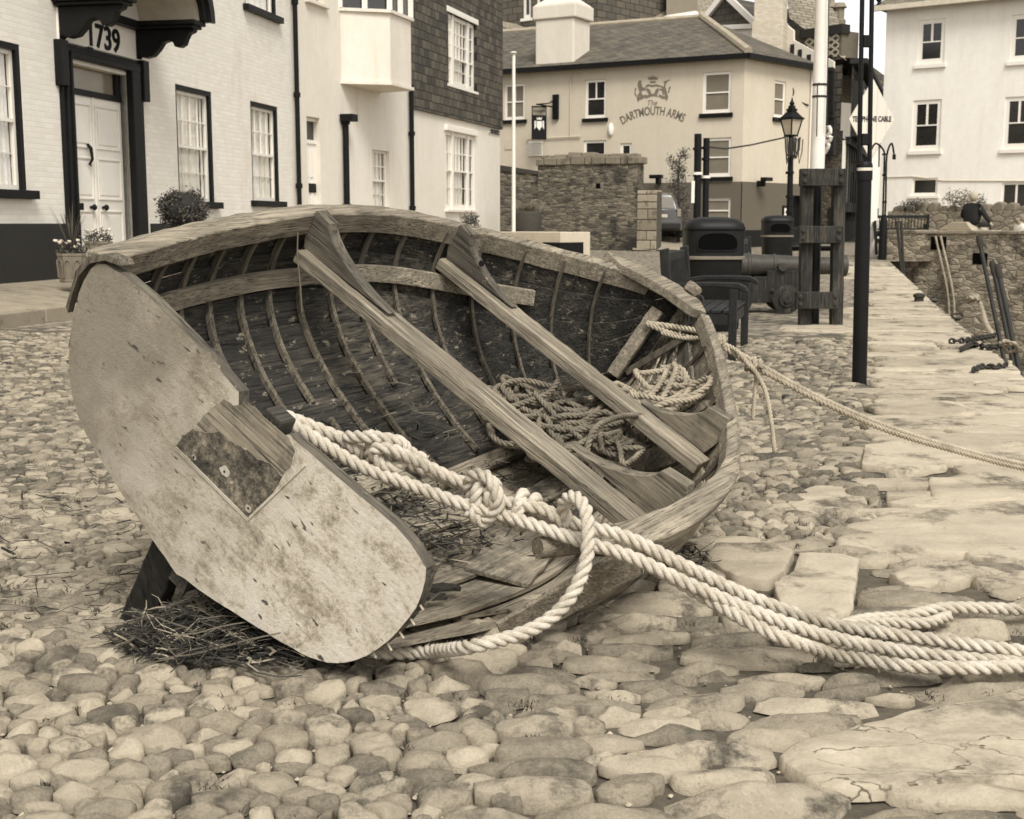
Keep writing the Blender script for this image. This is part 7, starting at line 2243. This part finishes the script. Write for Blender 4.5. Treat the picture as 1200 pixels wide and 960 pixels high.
for i, (pts_, lab) in enumerate(((((1113, 400), (1130, 399), (1150, 396), (1166, 393)), 'heavy chain lying across the quay slabs towards the leaning poles'), (((1126, 410), (1140, 404), (1158, 407), (1178, 405)), 'rusty chain heaped just nearer than the other chain on the quay edge'), (((1140, 434), (1152, 430), (1165, 431), (1180, 428)), 'nearest chain length on the quay edge slabs'))):
    P_ = [gnd2(x, y, .05) for x, y in pts_]; solo('chain', chain(P_, .075, .012), M_IRON, lab, 'chain', 'mooring chains on the quay edge', smooth=180)
for x, y, lab in ((1107, 353, 'small iron mooring ring standing up at the quay edge'), (1134, 374, 'iron mooring ring lying before the pale rope on the quay edge')):
    p = gnd2(x - 12, y, .03); ring = [p + V((.065 * math.cos(a), .035 * math.sin(a), .03 * math.sin(a) + .035)) for a in np.linspace(0, 2 * math.pi, 17)]
    th_ = T('mooring_ring', tuple(p), lab, 'mooring ring', 'iron mooring rings on the quay edge'); th_.p('ring', MB().tube(ring, .012, 6, caps=False), M_IRON, smooth=180); th_.p('staple', MB().box(p + V((.0, 0, 0)), (.06, .04, .04)), M_IRON)
p = gnd2(1077, 349, .08); solo('iron_bollard', MB().lathe([(.07, -.1), (.07, .0), (.09, .015), (.09, .05), (.04, .07)], 12, p), M_IRON, 'stub of an iron bollard low on the slabs near the far end of the quay', 'bollard', smooth=40)
mb = MB(); rope(mb, [gnd2(1134, 350, .25), gnd2(1140, 349, .3), gnd2(1147, 352, .15), gnd2(1152, 366, .05), gnd2(1156, 380, .04), gnd2(1163, 392, .04)], .028, ds=.03)
rope(mb, [gnd2(1134, 352, .1), gnd2(1138, 346, .25), gnd2(1145, 350, .28), gnd2(1136, 353, .2), gnd2(1146, 347, .2)], .028, ds=.03)
solo('edge_rope', mb, M_ROPE3, 'pale knotted rope end trailing over the quay edge beside the chains', 'rope', smooth=180)

# --- pots and bushes by the brick house
M_POT = m_plain('lead_planter', .16, .6, var=.25, sc=5)


M_PETAL = m_plain('pale_petals', .5, .8)


def pot(px, py, d, Rr, Hh, label, kind):
    p = pix(px, py, d); th = T('plant_pot', tuple(p), label, 'plant pot', 'planted pots by the front door')
    th.p('pot', MB().lathe([(Rr * .86, 0), (Rr * .88, .02), (Rr * .9, Hh * .08), (Rr * .86, Hh * .1), (Rr * .96, Hh * .9), (Rr, Hh * .92), (Rr, Hh), (Rr * .9, Hh), (Rr * .88, Hh * .93), (.01, Hh * .92)], 10, p), M_POT)
    for k in range(10):
        a = 2 * math.pi * (k + .5) / 10; c = p + V((math.cos(a), math.sin(a), 0)) * Rr * .9; u = V((-math.sin(a), math.cos(a), 0)); w_ = Rr * .22
        arch = [c - u * w_ + Z3 * Hh * .18] + [c + u * (-w_ * math.cos(t_)) + Z3 * (Hh * (.58 + .2 * math.sin(t_))) + V((math.cos(a), math.sin(a), 0)) * .01 for t_ in np.linspace(0, math.pi, 7)] + [c + u * w_ + Z3 * Hh * .18]
        th.p('arch_moulding', MB().tube(arch, .008, 5), M_POT)
    mb = MB(); c = p + Z3 * Hh
    if kind:
        for _ in range(34):
            a = random.uniform(0, 6.28); l = random.uniform(.35, .75); lean = random.uniform(.08, .55); q = c + V((math.cos(a) * l * lean, math.sin(a) * l * lean, l)); u = V((-math.sin(a), math.cos(a), 0)) * .007
            m2 = c.lerp(q, .5) + Z3 * .05; mb.add([c - u, c + u, m2 + u, m2 - u, q], [(0, 1, 2, 3), (3, 2, 4)])
    leaves(mb, c + Z3 * .05, (Rr * .95, Rr * .95, .08), 300, .026); th.p('foliage', mb, M_LEAF)
    for q in range(9):
        a = random.uniform(0, 6.28); r_ = Rr * random.uniform(.3, 1.05); th.p('flower', MB().ball(c + V((math.cos(a) * r_, math.sin(a) * r_, random.uniform(.04, .17))), .028, 7, 5, (1, 1, .7)).rough(.012, 60, q), M_PETAL)
    return th


pot(86, 331, 16.8, .20, .38, 'left planted pot with spiky leaves against the dark plinth', True)
pot(117, 315, 17.9, .20, .38, 'planted pot right of the spiky one, in front of the white door', False)
c = pix(214, 246, 19.5); tb_ = T('clipped_bush', (c.x, c.y, .4), 'round clipped evergreen bush between the door and the next window', 'bush')
mb = MB()
for q in range(26):
    a = random.uniform(0, 6.28); b = random.uniform(-.8, 1.2); e = V((math.cos(a) * math.cos(b) * .26, math.sin(a) * math.cos(b) * .26, math.sin(b) * .23)); leaves(mb, c + e, (.13, .13, .11), 240, .026, 6, .6)
tb_.p('foliage', mb, M_LEAF); tb_.p('core', MB().ball(c, .31, 14, 10, (1, 1, .85)).rough(.05, 5, 1), m_plain('bush_core', .02, .9), smooth=180)
tb_.p('trunk', MB().tube([(c.x, c.y, .4), (c.x, c.y, c.z)], .04, 8), m_plain('bush_stem', .05, .9)); tb_.p('tub', MB().lathe([(.2, 0), (.24, .35), (.26, .38), (.22, .39)], 14, (c.x, c.y, .4)), M_POT)
c = pix(551, 262, 36); tb_ = T('small_bush', (c.x, c.y, .5), 'small conical bush at the foot of the slate hung house', 'bush')
tb_.p('foliage', leaves(MB(), c - Z3 * .1, (.26, .26, .4), 900, .04, 8, .6), M_LEAF); tb_.p('trunk', MB().tube([(c.x, c.y, .4), (c.x, c.y, c.z)], .03, 6), m_plain('stem', .05, .9))
